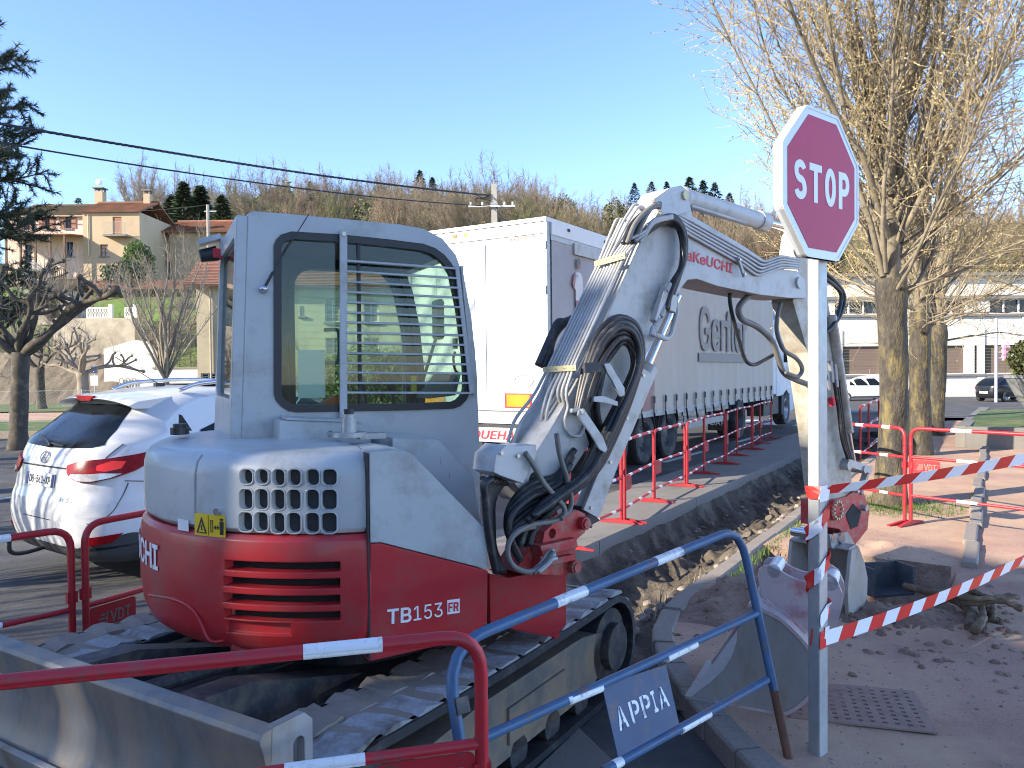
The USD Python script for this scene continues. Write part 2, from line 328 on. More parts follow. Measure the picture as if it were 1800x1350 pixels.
mat('concrete', (0.215, 0.20, 0.18), 0.8, var=0.14, scale=1.3, fine=0.3, fscale=80, dirt=(0.17, 0.155, 0.135), dirt_amt=0.4, dirt_scale=1.5, bump=0.25, bump_scale=60, bevel=0.01)
mat('kerb_stone', (0.31, 0.265, 0.22), 0.85, var=0.16, scale=3, fine=0.35, fscale=70, dirt=(0.19, 0.155, 0.12), dirt_amt=0.45, dirt_scale=3, bump=0.35, bump_scale=50, bevel=0.015)
mat('pavement', (0.48, 0.295, 0.21), 0.95, var=0.26, scale=1.1, fine=0.42, fscale=110, dirt=(0.48, 0.34, 0.215), dirt_amt=0.5, dirt_scale=0.9, bump=0.6, bump_scale=70)
mat('earth', (0.10, 0.078, 0.055), 0.95, var=0.3, scale=3, fine=0.55, fscale=60, dirt=(0.20, 0.165, 0.12), dirt_amt=0.45, dirt_scale=2.5, bump=0.9, bump_scale=35, dist=0.03)
mat('earth_red', (0.29, 0.175, 0.125), 0.95, var=0.28, scale=3, fine=0.5, fscale=70, dirt=(0.33, 0.26, 0.18), dirt_amt=0.45, dirt_scale=3, bump=0.8, bump_scale=40, dist=0.02)
mat('stone_bit', (0.33, 0.27, 0.22), 0.9, var=0.35, scale=9, bump=0.4, bump_scale=60, rnd=0.3)
mat('line_paint', (0.52, 0.52, 0.50), 0.7, var=0.1, scale=6, dirt=(0.16, 0.16, 0.16), dirt_amt=0.35, dirt_scale=12)
mat('grass', (0.075, 0.125, 0.028), 0.9, var=0.35, scale=2.5, fine=0.3, dirt=(0.20, 0.17, 0.08), dirt_amt=0.4, dirt_scale=1.0, bump=0.6, bump_scale=30)
mat('grass_blade', (0.10, 0.17, 0.03), 0.7, var=0.35, scale=4, transl=(0.12, 0.2, 0.03))
mat('hill_grass', (0.13, 0.23, 0.035), 0.95, var=0.35, scale=0.15, dirt=(0.15, 0.115, 0.07), dirt_amt=0.5, dirt_scale=0.16, fine=0.2)
mat('hill_wood', (0.085, 0.070, 0.042), 0.95, var=0.3, scale=0.08, fine=0.3, dirt=(0.07, 0.085, 0.03), dirt_amt=0.4, dirt_scale=0.05)
mat('bark', (0.085, 0.073, 0.057), 0.95, var=0.55, scale=9, fine=0.55, fscale=40, dirt=(0.22, 0.175, 0.065), dirt_amt=0.38, dirt_scale=7, bump=1.0, bump_scale=26, stretch=(1, 1, 0.35), dist=0.03)
mat('limb_bark', (0.21, 0.175, 0.12), 0.9, var=0.35, scale=6, dirt=(0.12, 0.10, 0.06), dirt_amt=0.4, dirt_scale=9, bump=0.5, bump_scale=40)
mat('worn_pale', (0.48, 0.46, 0.46), 0.5, var=0.1, scale=10)
mat('bark_dark', (0.06, 0.05, 0.038), 0.9, var=0.35, scale=4, bump=0.6, bump_scale=25, dirt=(0.15, 0.125, 0.085), dirt_amt=0.35, dirt_scale=5)
mat('bark_pale', (0.20, 0.17, 0.13), 0.9, var=0.3, scale=4)
mat('twig', (0.30, 0.235, 0.15), 0.85, var=0.35, scale=6)
mat('twig_grey', (0.19, 0.16, 0.125), 0.9, var=0.3, scale=3)
mat('bud', (0.40, 0.32, 0.14), 0.8, var=0.35, scale=10)
for k_, c_ in enumerate([(0.195, 0.135, 0.085), (0.225, 0.17, 0.11), (0.165, 0.155, 0.065), (0.205, 0.135, 0.095)]):
    mat(f'wood_twig_{"abcd"[k_]}', c_, 0.9, var=0.25, scale=0.6, rnd=0.3)
mat('pine_needle', (0.022, 0.038, 0.020), 0.75, var=0.4, scale=3)
mat('conifer_leaf', (0.055, 0.085, 0.035), 0.8, var=0.4, scale=0.7, rnd=0.3)
mat('bush_leaf', (0.07, 0.13, 0.03), 0.7, var=0.4, scale=2, transl=(0.1, 0.16, 0.03))
mat('olive_leaf', (0.12, 0.13, 0.045), 0.8, var=0.35, scale=2, rnd=0.2)
mat('blossom', (0.55, 0.52, 0.44), 0.9, var=0.15, scale=3)
mat('render_pink', (0.61, 0.455, 0.375), 0.9, var=0.05, scale=0.5, dirt=(0.55, 0.43, 0.35), dirt_amt=0.3, dirt_scale=0.6)
mat('render_tan', (0.43, 0.325, 0.205), 0.9, var=0.08, scale=0.5, dirt=(0.36, 0.27, 0.175), dirt_amt=0.35, dirt_scale=0.6)
mat('render_beige', (0.47, 0.40, 0.275), 0.9, var=0.07, scale=0.4, dirt=(0.38, 0.32, 0.22), dirt_amt=0.35, dirt_scale=0.4)
mat('render_white', (0.66, 0.63, 0.57), 0.85, var=0.05, scale=0.3, dirt=(0.54, 0.50, 0.43), dirt_amt=0.3, dirt_scale=0.4)
mat('old_wall', (0.42, 0.36, 0.27), 0.95, var=0.22, scale=0.6, dirt=(0.23, 0.19, 0.135), dirt_amt=0.45, dirt_scale=0.7, bump=0.4, bump_scale=12)
mat('rock', (0.17, 0.135, 0.095), 0.95, var=0.35, scale=0.8, dirt=(0.09, 0.075, 0.055), dirt_amt=0.5, dirt_scale=0.8, bump=0.8, bump_scale=6, dist=0.05)
mat('roof_tile', (0.31, 0.135, 0.08), 0.9, var=0.3, scale=1.5, dirt=(0.16, 0.10, 0.07), dirt_amt=0.5, dirt_scale=0.6, rnd=0.35)
mat('roof_tile_brown', (0.15, 0.105, 0.065), 0.9, var=0.3, scale=1.5, dirt=(0.11, 0.10, 0.06), dirt_amt=0.5, dirt_scale=0.6, rnd=0.35)
mat('shutter_wood', (0.30, 0.135, 0.075), 0.7, var=0.15, scale=3)
mat('brown_door', (0.155, 0.105, 0.085), 0.8, var=0.12, scale=0.5, stretch=(0.3, 0.3, 6))
mat('frame_white', (0.62, 0.62, 0.60), 0.6)
mat('window_dark', (0.025, 0.03, 0.036), 0.12, var=0.2)
mat('timber', (0.13, 0.075, 0.05), 0.8, var=0.2)
mat('log_wood', (0.12, 0.082, 0.05), 0.9, var=0.35, scale=9, dirt=(0.24, 0.18, 0.11), dirt_amt=0.4, dirt_scale=14, bump=0.6, bump_scale=40)
mat('pole_concrete', (0.36, 0.33, 0.28), 0.85, var=0.1)
mat('wire_black', (0.015, 0.015, 0.017), 0.6)
mat('white_insulator', (0.6, 0.6, 0.58), 0.4)
mat('iron_cover', (0.22, 0.15, 0.12), 0.85, 0.1, var=0.3, scale=20, dirt=(0.31, 0.215, 0.165), dirt_amt=0.95, dirt_scale=9)
mat('dark_pipe', (0.055, 0.062, 0.072), 0.6, var=0.2, scale=8, dirt=(0.13, 0.115, 0.1), dirt_amt=0.3, dirt_scale=8)
mat('signal_grey', (0.45, 0.43, 0.50), 0.5); mat('signal_pink', (0.55, 0.30, 0.38), 0.5)
mat('planter_grey', (0.22, 0.225, 0.23), 0.6); mat('tape_red', (0.62, 0.025, 0.02), 0.4, var=0.05); mat('tape_white', (0.80, 0.79, 0.80), 0.4, var=0.03)
mat('bucket_pink', (0.52, 0.42, 0.405), 0.55, var=0.12, scale=6, dirt=(0.42, 0.10, 0.11), dirt_amt=0.38, dirt_scale=7, bump=0.08, bump_scale=60, bevel=0.005)
# ================================================================ the setting
def hill_z(X, Y):
    X = np.asarray(X, float); Y = np.asarray(Y, float)
    sh = np.clip((X + 6) / 40, 0, 1); sh = sh * sh * (3 - 2 * sh) * 30
    e = Y - sh
    z = np.interp(e, [0, 46, 53, 60, 67, 85, 120, 200, 260, 420], [-0.8, -0.8, 2.2, 6.3, 9.6, 12.5, 19.5, 35, 43, 47])
    n = meshkit.fbm(np.stack([X / 45, Y / 45, 0 * X], -1), 4, 3) - 0.5
    top = np.interp(X, [-160, -100, -78, -50, 0, 60, 140, 300], [0.35, 0.5, 0.8, 1.0, 1.0, 0.98, 0.9, 0.8])
    return np.where(z > 12, 12 + (z - 12) * top, z) + n * np.clip((e - 60) / 60, 0, 1) * 10
gx, gy = np.meshgrid(np.linspace(-420, 420, 43), np.linspace(-120, 43, 15), indexing='xy')
mb = MB(); mb.grid(np.stack([gx, gy, np.full_like(gx, -0.8)], -1)[:, ::-1])
obj('ground', mb, 'earth', kind='structure', label='bare earth ground under the street and park', cat='ground')
gx, gy = np.meshgrid(np.linspace(-420, 420, 170), np.concatenate([np.linspace(43, 110, 50), np.linspace(113, 520, 70)]), indexing='xy')
P = np.stack([gx, gy, hill_z(gx, gy)], -1)[:, ::-1]
k = 50
obj('hillside', MB().grid(P[:k]), 'hill_grass', smooth=True, kind='structure', label='green grassy slope below the houses on the left', cat='hillside')
obj('wooded_hill', MB().grid(P[k - 1:]), 'hill_wood', smooth=True, kind='structure', label='brown wooded hill along the skyline', cat='hill')

def road_z(a): return ZR - 0.006 * np.clip(np.asarray(a, float) - 14, 0, 60)
def road_grid(a0, a1, b0, b1, n=24, m=8, dz=0.0):
    A, B = np.meshgrid(np.linspace(a0, a1, n), np.linspace(b0, b1, m), indexing='ij')
    return (A[..., None] * RU + B[..., None] * RR + (road_z(A) + dz)[..., None] * V(0, 0, 1))[:, ::-1]
mb = MB(); mb.grid(road_grid(-9, 78, -30, -3.5)); mb.grid(road_grid(-9, 4.1, -3.5, 14, 10, 8)); mb.grid(road_grid(33, 78, -3.5, 70, 16, 16))
obj('road', mb, 'asphalt', kind='structure', label='grey asphalt road where the truck and the white car wait', cat='road')
# concrete strip beside the trench, in poured bays
slab = thing('concrete_strip', 'pale concrete strip along the road edge beside the open trench', 'pavement', kind='structure')
edges = np.arange(4.3, 27, 3.1)
for i in range(len(edges) - 1):
    a0, a1 = edges[i] + .006, edges[i + 1] - .006
    c = AB((a0 + a1) / 2, -4.1); mb = MB(); zt = float(road_z((a0 + a1) / 2)) + .012
    mb.box(c + V(0, 0, zt - .09), (a1 - a0, 1.2, .18), RU, V(*(-RR)))
    obj('concrete_bay', mb, 'concrete', slab)
# dashed road line and crossing bars
for (a0, a1, b0, b1) in [(9.2, 11.6, -5.45, -5.3), (14.2, 16.6, -5.45, -5.3), (19.2, 21.6, -5.45, -5.3), (5.0, 7.5, -12.2, -12.05), (10.5, 13, -12.2, -12.05)]:
    obj('lane_marking', MB().grid(road_grid(a0, a1, b0, b1, 3, 2, .005)), 'line_paint', kind='structure', label='worn white dash painted on the grey road', cat='road marking', group='dashes of the lane line')
for i in range(6):
    b0 = -7.6 + i * 1.05
    obj('crossing_bar', MB().grid(road_grid(26.0, 28.6, b0, b0 + .5, 3, 2, .005)), 'line_paint', kind='structure', label='white bar of the pedestrian crossing beyond the truck', cat='road marking', group='bars of the crossing')

# trench between the concrete strip and the kerb
A, B = np.meshgrid(np.linspace(3.9, 27.5, 420), np.linspace(-3.52, -2.0, 46), indexing='ij')
t = (B + 3.52) / 1.52
n1 = meshkit.fbm(np.stack([A * 1.6, B * 1.6, 0 * A], -1), 5, 11) - .5; n2 = meshkit.fbm(np.stack([A * 7, B * 7, 0 * A], -1), 3, 5) - .5
prof = np.interp(t, [0, .03, .10, .22, .40, .62, .80, .93, 1.0], [-.17, -.30, -.42, -.50, -.56, -.52, -.30, -.05, -.04])
prof = prof + (n1 * .24 + n2 * .24) * np.interp(t, [0, .04, .15, .85, 1], [0, .35, 1, 1, .5])
near = np.clip((A - 4.15) / .9, 0, 1); near = near * near * (3 - 2 * near)
prof = np.where(near < 1, prof * near + (1 - near) * (-.108 - .03 * (t < .02)), prof) + 0 * A
wob = meshkit.noise(np.stack([A * 3, t * 4, 0 * A], -1), 8) - .5
Bw = B + wob * .1 * np.interp(t, [0, .1, .9, 1], [0, 1, 1, 0])
P = A[..., None] * RU + Bw[..., None] * RR + prof[..., None] * V(0, 0, 1)
obj('trench', MB().grid(P[:, ::-1]), 'earth', smooth=True, kind='structure', label='open dirt trench dug between the concrete strip and the kerb', cat='trench')
rng = np.random.default_rng(4)
def stone(c, r, seed, sub_=1):
    t_ = trimesh.creation.icosphere(sub_, 1.0); v = t_.vertices
    v = v * (0.75 + 0.5 * meshkit.noise(v * 1.7 + seed * 3.1, seed))[:, None] * V(1, .8, .6) * r
    a_ = seed * 1.3; c_, s_ = math.cos(a_), math.sin(a_)
    return v @ np.array([[c_, s_, 0], [-s_, c_, 0], [0, 0, 1]]) + c, t_.faces
mb = MB()
for i in range(420):
    a_ = 4.3 + 17 * rng.random() ** 1.5; t_ = rng.random(); t_ = .75 + .25 * t_ if rng.random() < .6 else t_
    b_ = -3.5 + 1.48 * t_; z_ = float(np.interp(t_, [0, .1, .4, .62, .8, .93, 1], [-.3, -.42, -.54, -.5, -.29, -.05, -.03]))
    mb.add(*stone(AB(a_, b_, z_ * min(1, max(0, (a_ - 4.1) / .8)) - .02), rng.uniform(.015, .055), i))
obj('trench_rubble', mb, 'stone_bit', kind='stuff', label='loose stones and clods scattered in the trench', cat='rubble')

A2, B2 = np.meshgrid(np.linspace(3.85, 5.7, 40), np.linspace(-2.1, -1.0, 26), indexing='ij')
Z2 = -.075 + .05 * (meshkit.fbm(np.stack([A2 * 3, B2 * 3, 0 * A2], -1), 4, 31) - .5) - .03 * np.clip((A2 - 4.6), 0, 1)
obj('trench_end', MB().grid((A2[..., None] * RU + B2[..., None] * RR + Z2[..., None] * V(0, 0, 1))[:, ::-1]), 'earth', smooth=True, kind='structure', label='loose earth between the track and the kerb corner', cat='earth')
# kerb of the right-hand pavement, one stone after another
kp = [AB(27.5, -1.93), AB(5.3, -1.93), AB(4.7, -1.78), AB(4.2, -1.52), AB(3.75, -1.18), AB(3.3, -.78), AB(2.95, -.3), AB(2.75, .4), AB(2.7, 1.2), AB(2.7, 6)]
kc = np.vstack([np.linspace(kp[0], kp[1], 24)[:-1], spline(kp[1:9], 6), kp[9][None]])
seg = np.concatenate([[0], np.cumsum(np.linalg.norm(np.diff(kc, axis=0), axis=1))])
def along(s): return np.stack([np.interp(s, seg, kc[:, i]) for i in range(3)], -1)
kerb = thing('kerb', 'worn pale kerb stones edging the trench and the pavement corner', 'kerb', kind='structure')
s_ = 0.0; i = 0
while s_ < seg[-1] - .2:
    L_ = 0.97 if s_ < 21.5 else .34
    p = along(np.linspace(s_ + .006, s_ + L_ - .006, 4)); d = np.gradient(p, axis=0); d /= np.linalg.norm(d, axis=1, keepdims=True); nl = np.stack([-d[:, 1], d[:, 0], 0 * d[:, 0]], 1)
    j = rng.normal(0, .006, 2); rings = []
    for q, w_ in zip(p, nl):
        rings.append([q + w_ * (x + j[0]) + V(0, 0, z + j[1]) for x, z in ((-.07, -.28), (-.07, .008), (-.058, .022), (.055, .022), (.07, .004), (.07, -.28))])
    obj('kerb_stone', MB().loft(rings), 'kerb_stone', kerb); s_ += L_; i += 1

# pavement: a height field with the cross trench under the digging bucket
def pave_z(a, b):
    n = meshkit.fbm(np.stack([a * .8, b * .8, 0 * a], -1), 4, 21) - .5; m = meshkit.fbm(np.stack([a * 6, b * 6, 0 * a], -1), 4, 9) - .5
    z = n * .05 + m * .012
    edge = .05 * (meshkit.noise(np.stack([a * 5, b * 5, 0 * a], -1), 2) - .5)
    hole = np.clip(np.minimum((a - 6.05 + edge) / .10, (7.55 - a + edge) / .06), 0, 1) * np.clip(np.minimum((b + 1.86) / .02, (-.27 - b + edge) / .08), 0, 1)
    hole = hole * hole * (3 - 2 * hole)
    z = z - hole * (.42 + m * .35)
    def mound(a0, b0, ra, rb, h): return h * np.exp(-((a - a0) / ra) ** 2 - ((b - b0) / rb) ** 2) * (1 + m * 1.6 + n * 1.2)
    z = z + (mound(5.55, -1.5, .4, .3, .07) + mound(5.75, -.6, .3, .5, .085) + mound(5.75, -1.55, .25, .25, .06)) * (1 - hole)
    z = z + mound(7.9, -1.0, .25, .6, .06) * (1 - hole)
    return z
A, B = np.meshgrid(np.concatenate([np.arange(2.2, 9.2, .045), np.arange(9.2, 35, .25)]), np.concatenate([np.arange(-1.93, 1.2, .045), np.arange(1.2, 16, .4)]), indexing='ij')
Z = pave_z(A, B)
ctr = AB(9, 9)
XY = (A[..., None] * RU + B[..., None] * RR)
kline = Polygon([tuple(p[:2]) for p in kc] + [tuple(AB(2.7, 40)[:2]), tuple(AB(40, 40)[:2])])
import shapely
inside = shapely.contains_xy(kline, XY[..., 0], XY[..., 1])
P = XY + Z[..., None] * V(0, 0, 1)
f = []; n_, m_ = A.shape
ii, jj = np.meshgrid(np.arange(n_ - 1), np.arange(m_ - 1), indexing='ij')
ok = inside[:-1, :-1] & inside[1:, :-1] & inside[:-1, 1:] & inside[1:, 1:]
q = (ii * m_ + jj)[ok]
f = np.stack([q, q + 1, q + m_ + 1, q + m_], -1)
vv, ff = P.reshape(-1, 3), np.vstack([f[:, [0, 1, 2]], f[:, [0, 2, 3]]])
c_ab = (A.reshape(-1)[ff].mean(1), B.reshape(-1)[ff].mean(1))
zz = vv[ff][:, :, 2].mean(1)
isdug = (zz < -.06) | ((c_ab[0] > 4.9) & (c_ab[0] < 6.1) & (c_ab[1] < -.05) & (zz > .035)) | ((c_ab[0] > 5.0) & (c_ab[0] < 6.2) & (c_ab[1] < -1.2))
obj('pavement', (vv, ff[~isdug]), 'pavement', smooth=True, kind='structure', label='reddish sandy pavement on the right', cat='pavement')
obj('dug_earth', (vv, ff[isdug]), 'earth_red', smooth=True, kind='structure', label='dug soil around the cross trench under the digging bucket', cat='earth')
# pebbles and clods
mb = MB(); mc = MB()
for i in range(3200):
    a_, b_ = 2.8 + 7 * rng.random() ** 1.2, -1.8 + 4.6 * rng.random()
    if not kline.contains(Point(*AB(a_, b_)[:2])): continue
    mb.add(*stone(AB(a_, b_, float(pave_z(np.array(a_), np.array(b_)))), rng.uniform(.003, .010), i, 0))
for i in range(360):
    a_, b_ = rng.normal(5.65, .45), rng.uniform(-1.8, .2)
    if i > 240: a_, b_ = rng.uniform(6.1, 7.5), rng.uniform(-1.8, -.3)
    mc.add(*stone(AB(a_, b_, float(pave_z(np.array(a_), np.array(b_)))), rng.uniform(.008, .034) * (1.4 if i % 19 == 0 else 1), i + 7))
obj('gravel', mb, 'stone_bit', kind='stuff', label='small pebbles strewn over the sandy pavement', cat='gravel')
obj('soil_clods', mc, 'earth_red', kind='stuff', label='clods of dug soil around the cross trench', cat='soil')
# second kerb, along the right of the planting strip
k2 = thing('kerb', 'pale kerb stones crossing the sand on the right behind the barrier', 'kerb', kind='structure')
a_ = 7.55
while a_ < 27:
    c = AB(a_ + .48, -.18 + rng.normal(0, .012), .0); mb = MB()
    o = [c + RU * x + RR * y + V(0, 0, z) for x in (-.475, .475) for y, z in ((-.06, -.2), (-.06, .035), (-.05, .048), (.05, .048), (.06, .035), (.06, -.2))]
    mb.loft([o[:6], o[6:]]); obj('kerb_stone', mb, 'kerb_stone', k2); a_ += .97
# grass at the foot of the first street tree
def tufts(name, n, fn, h, label, seed=1, mat_='grass_blade'):
    r_ = np.random.default_rng(seed); v, f = [], []
    for i in range(n):
        p = fn(r_); w = r_.uniform(.003, .006); hh = h * r_.uniform(.4, 1); an = r_.uniform(0, 6.28); le = r_.uniform(0, .6) * hh
        e = V(math.cos(an), math.sin(an), 0); d = V(-e[1], e[0], 0); k_ = len(v)
        v += [p - e * w, p + e * w, p + d * le + V(0, 0, hh)]; f.append([k_, k_ + 1, k_ + 2])
    obj(name, (np.array(v), np.array(f)), mat_, kind='stuff', label=label, cat='grass')
def ringpos(c, r0, r1):
    def fn(r_):
        an, r = r_.uniform(0, 6.28), r0 + (r1 - r0) * r_.random() ** 1.6
        return c + V(math.cos(an) * r, math.sin(an) * r, 0.0)
    return fn
tufts('grass', 2200, ringpos(V(4.6, 9.5, -.01), .18, .8), .07, 'short green grass round the foot of the mossy street tree', 3)
tufts('weeds', 500, lambda r_: AB(r_.uniform(5.5, 9.5), -1.82 + abs(r_.normal(0, .05)), 0.0), .07, 'thin weeds growing along the kerb by the trench', 5)
tufts('dry_roots', 40, lambda r_: AB(r_.uniform(4.9, 6.5), -2.05 + r_.normal(0, .05), -.03), .12, 'dry grass roots sticking out of the trench edge', 6, 'twig')
tufts('grass', 900, lambda r_: AB(r_.uniform(5.0, 6.2), r_.uniform(.2, .9), .0), .04, 'green weeds on the sand beside the pile of roots', 8)

# park on the far left, across the road
def band(name, z0, z1, h, m, label, cat, kind='structure'):
    x1 = lambda y: -11.5 + .615 * (y - 22)
    Y, Tt = np.meshgrid(np.linspace(z0, z1, 8), np.linspace(0, 1, 30), indexing='ij')
    X = -75 + (x1(Y) + 75) * Tt
    zz_ = h + .05 * (meshkit.fbm(np.stack([X, Y, 0 * X], -1) * .7, 3, 2) - .5)
    obj(name, MB().grid(np.stack([X, Y, zz_], -1)[:, ::-1]), m, kind=kind, label=label, cat=cat)
band('park_lawn', 22, 28, .04, 'grass', 'strip of green lawn in the park left of the road', 'lawn')
band('park_path', 28, 34, .0, 'pavement', 'sandy path between the two lawns of the park', 'path')
band('park_lawn', 34, 44, .05, 'grass', 'far strip of lawn before the parked cars', 'lawn')
band('parking_ground', 44, 62, .0, 'pavement', 'sandy ground where the far white cars are parked', 'ground')
pk = thing('kerb', 'low kerb between the road and the park lawn on the left', 'kerb', kind='structure')
for i in range(34):
    c = V(-45 + i * 1.0, 21.9, -.03); obj('kerb_stone', MB().box(c, (.98, .16, .24)), 'kerb_stone', pk)
# ================================================================ buildings
def facade(root, name, m, o, ex, W, H, holes, th=.3):
    """wall in the plane o + x ex + z, with openings (x0, z0, x1, z1); outside is towards ex x up"""
    g = sbox(0, 0, W, H)
    for h in holes: g = g.difference(sbox(*h[:4]))
    mb = MB(); mb.prism(g, o, ex, V(0, 0, 1), -th, 0); return obj(name, mb, m, root)
def window(root, o, ex, r, frame='frame_white', shut=None, bars=True, depth=.16, pane_m='window_dark', shut_w=None, sill='concrete'):
    x0, z0, x1, z1 = r; up = V(0, 0, 1); n = np.cross(ex, up); mb = MB(); f = .06; d = -depth
    def P(x, z, k): return o + ex * x + up * z + n * k
    mb.prism(sbox(x0, z0, x1, z1).difference(sbox(x0 + f, z0 + f, x1 - f, z1 - f)), o, ex, up, d - .05, d)
    if bars:
        xm = (x0 + x1) / 2; mb.box(P(xm, (z0 + z1) / 2, d - .022), (.07, z1 - z0 - .12, .05), ex, up)
        for k in (1, 2): mb.box(P(xm, z0 + (z1 - z0) * k / 3, d - .026), (x1 - x0 - .12, .03, .04), ex, up)
    w = obj('window', mb, frame, root)
    obj('pane', MB().box(P((x0 + x1) / 2, (z0 + z1) / 2, d - .06), (x1 - x0, z1 - z0, .02), ex, up), pane_m, w)
    if sill: obj('sill', MB().box(P((x0 + x1) / 2, z0 - .05, .02), (x1 - x0 + .2, .1, .16), ex, up), sill, w)
    if shut:
        sw = shut_w or (x1 - x0) / 2
        for s in (-1, 1):
            xc = x0 - sw / 2 - .03 if s < 0 else x1 + sw / 2 + .03; mb = MB(); mb.box(P(xc, (z0 + z1) / 2, .035), (sw, z1 - z0, .05), ex, up)
            for q in range(7): mb.box(P(xc, z0 + .12 + (z1 - z0 - .24) * q / 6, .064), (sw - .1, .05, .016), ex, up)
            obj('shutter', mb, shut, w)
def gable_roof(root, m, o, ex, W, D, z, rise, over=.4, th=.16, ridge_along=True):
    """ridge parallel to ex; o is the front left corner, depth goes along -n"""
    up = V(0, 0, 1); n = np.cross(ex, up); mb = MB(); run = D / 2 + over
    for s in (1, -1):
        e0 = o + up * (z - over * rise / (D / 2)) + n * (over if s > 0 else -D - over); rd = o + up * (z + rise) - n * D / 2
        A_, B_ = e0 - ex * over, e0 + ex * (W + over); C_, D_ = rd + ex * (W + over), rd - ex * over
        k = 22; rows = [np.array([A_ + (D_ - A_) * q, B_ + (C_ - B_) * q]) for q in np.linspace(0, 1, k + 1)]
        for i in range(k):
            p = rows[i]; q = rows[i + 1]; nn = nrm(np.cross(B_ - A_, D_ - A_)); nn = nn if nn[2] > 0 else -nn
            mb.loft([np.array([p[0], p[0] + nn * th * 1.0, q[0] + nn * th * .75, q[0]]), np.array([p[1], p[1] + nn * th, q[1] + nn * th * .75, q[1]])])
    rd = o + up * (z + rise + .1) - n * D / 2
    mb.tube([rd - ex * over, rd + ex * (W + over)], .16, 6)
    return obj('roof', mb, m, root)
def chimney(root, c, w, h, m='render_tan'):
    mb = MB(); mb.box(c + V(0, 0, h / 2), (w, w, h)); c0 = obj('chimney', mb, m, root)
    mb = MB(); mb.box(c + V(0, 0, h + .3), (w * 1.35, w * 1.35, .1))
    for i in (-1, 1):
        for j in (-1, 1): mb.box(c + V(i * w * .4, j * w * .4, h + .12), (.12, .12, .26))
    obj('chimney_cap', mb, 'concrete', c0)
ex = V(1, 0, 0)
# pink house
o = atd(13, 480, 66); o = V(o[0], 66, 9.2); px = lambda x: (x - 900) / FPX * 66 - o[0]; pz = lambda y, x=80: 1.69 + (650 - (x - 900) * .0087 - y) / FPX * 66 - 9.2
H1 = pz(381); W1 = px(157)
h = thing('house', 'pink rendered house with three pairs of brown shutters and a long veranda roof', 'house', o)
wins = [(px(45), pz(405), px(58), pz(378)), (px(83), pz(404), px(93), pz(378)), (px(119), pz(403), px(131), pz(378))]
low = [(px(48), pz(472), px(60), pz(430)), (px(121), pz(452), px(133), pz(426))]
facade(h, 'wall', 'render_pink', o, ex, W1, H1, wins + low)
mb = MB(); mb.box(o + V(.15, 4.4, H1 / 2), (.3, 8.1, H1)); mb.box(o + V(W1 - .15, 4.4, H1 / 2), (.3, 8.1, H1)); mb.box(o + V(W1 / 2, 8.5, H1 / 2), (W1, .3, H1)); obj('wall', mb, 'render_pink', h)
for w in wins: window(h, o, ex, w, 'timber', 'shutter_wood', shut_w=.37)
for w in low: window(h, o, ex, w, 'plate_blue')
gable_roof(h, 'roof_tile_brown', o, ex, W1, 8.6, H1 + .05, 1.6, .3)
zr = pz(416); mb = MB()
for i in range(9): mb.box(o + V(W1 / 2, -.15 - .28 * i, zr - .035 * i), (W1 - .2, .3, .07))
obj('veranda_roof', mb, 'roof_tile', h)
for i in range(6): obj('post', MB().box(o + V(.3 + i * (W1 - .8) / 5, -2.4, zr / 2 - .2), (.14, .14, zr - .3)), 'timber', h)
mb = MB(); mb.box(o + V(W1 / 2, -2.45, .95), (W1 - .3, .06, .07)); mb.box(o + V(W1 / 2, -2.45, .25), (W1 - .3, .06, .07))
for i in range(40): mb.box(o + V(.3 + i * (W1 - .6) / 39, -2.45, .6), (.04, .04, .66))
obj('railing', mb, 'timber', h)
obj('gutter', MB().tube([o + V(-.5, -.56, H1 - .12), o + V(W1 + .4, -.56, H1 - .12)], .05, 6), 'render_beige', h)
chimney(h, o + V(px(156) - .4, 3.2, H1 + .8), .7, 1.9)
mb = MB(); ant = o + V(px(150), 3.2, H1 + 3.0); mb.tube([ant + V(0, 0, -.5), ant + V(0, 0, .9)], .03, 5)
mb.sphere(ant + V(-.2, -.1, .55), (.26, .08, .26)); mb.tube([ant + V(0, 0, .7), ant + V(.5, -.3, .8)], .025, 4)
obj('satellite_dish', mb, 'frame_white', h)
# tan house
o2 = V(o[0] + W1 + .02, 65.4, 9.2); px = lambda x: (x - 900) / FPX * 65.4 - o2[0]; pz = lambda y: 1.69 + (656 - y) / FPX * 65.4 - 9.2
W2 = px(250); H2 = pz(374)
h = thing('house', 'tan rendered house with a closed brown balcony door, right of the pink house', 'house', o2)
door = (px(203), pz(415), px(219), pz(382)); wins = [(px(180), pz(451), px(194), pz(430)), (px(229), pz(451), px(241), pz(430))]
facade(h, 'wall', 'render_tan', o2, ex, W2, H2, [door] + wins)
mb = MB(); mb.box(o2 + V(.15, 3.1, H2 / 2), (.3, 5.6, H2)); mb.box(o2 + V(W2 - .15, 3.1, H2 / 2), (.3, 5.6, H2)); mb.box(o2 + V(W2 / 2, 6.05, H2 / 2), (W2, .3, H2)); obj('wall', mb, 'render_tan', h)
for w in wins: window(h, o2, ex, w, 'shutter_wood', pane_m='curtain_grey')
mb = MB()
for i in range(8): mb.box(o2 + V(door[0] + (i + .5) * (door[2] - door[0]) / 8, .1, (door[1] + door[3]) / 2), ((door[2] - door[0]) / 8 - .012, .06, door[3] - door[1]))
obj('balcony_door', mb, 'shutter_wood', h)
mb = MB(); bx0, bx1 = px(196), px(236); mb.box(o2 + V((bx0 + bx1) / 2, -.5, door[1] - .12), (bx1 - bx0, 1.0, .16)); bal = obj('balcony', mb, 'concrete', h)
mb = MB()
for z_ in (.95, .1): mb.box(o2 + V((bx0 + bx1) / 2, -.97, door[1] + z_), (bx1 - bx0, .03, .03))
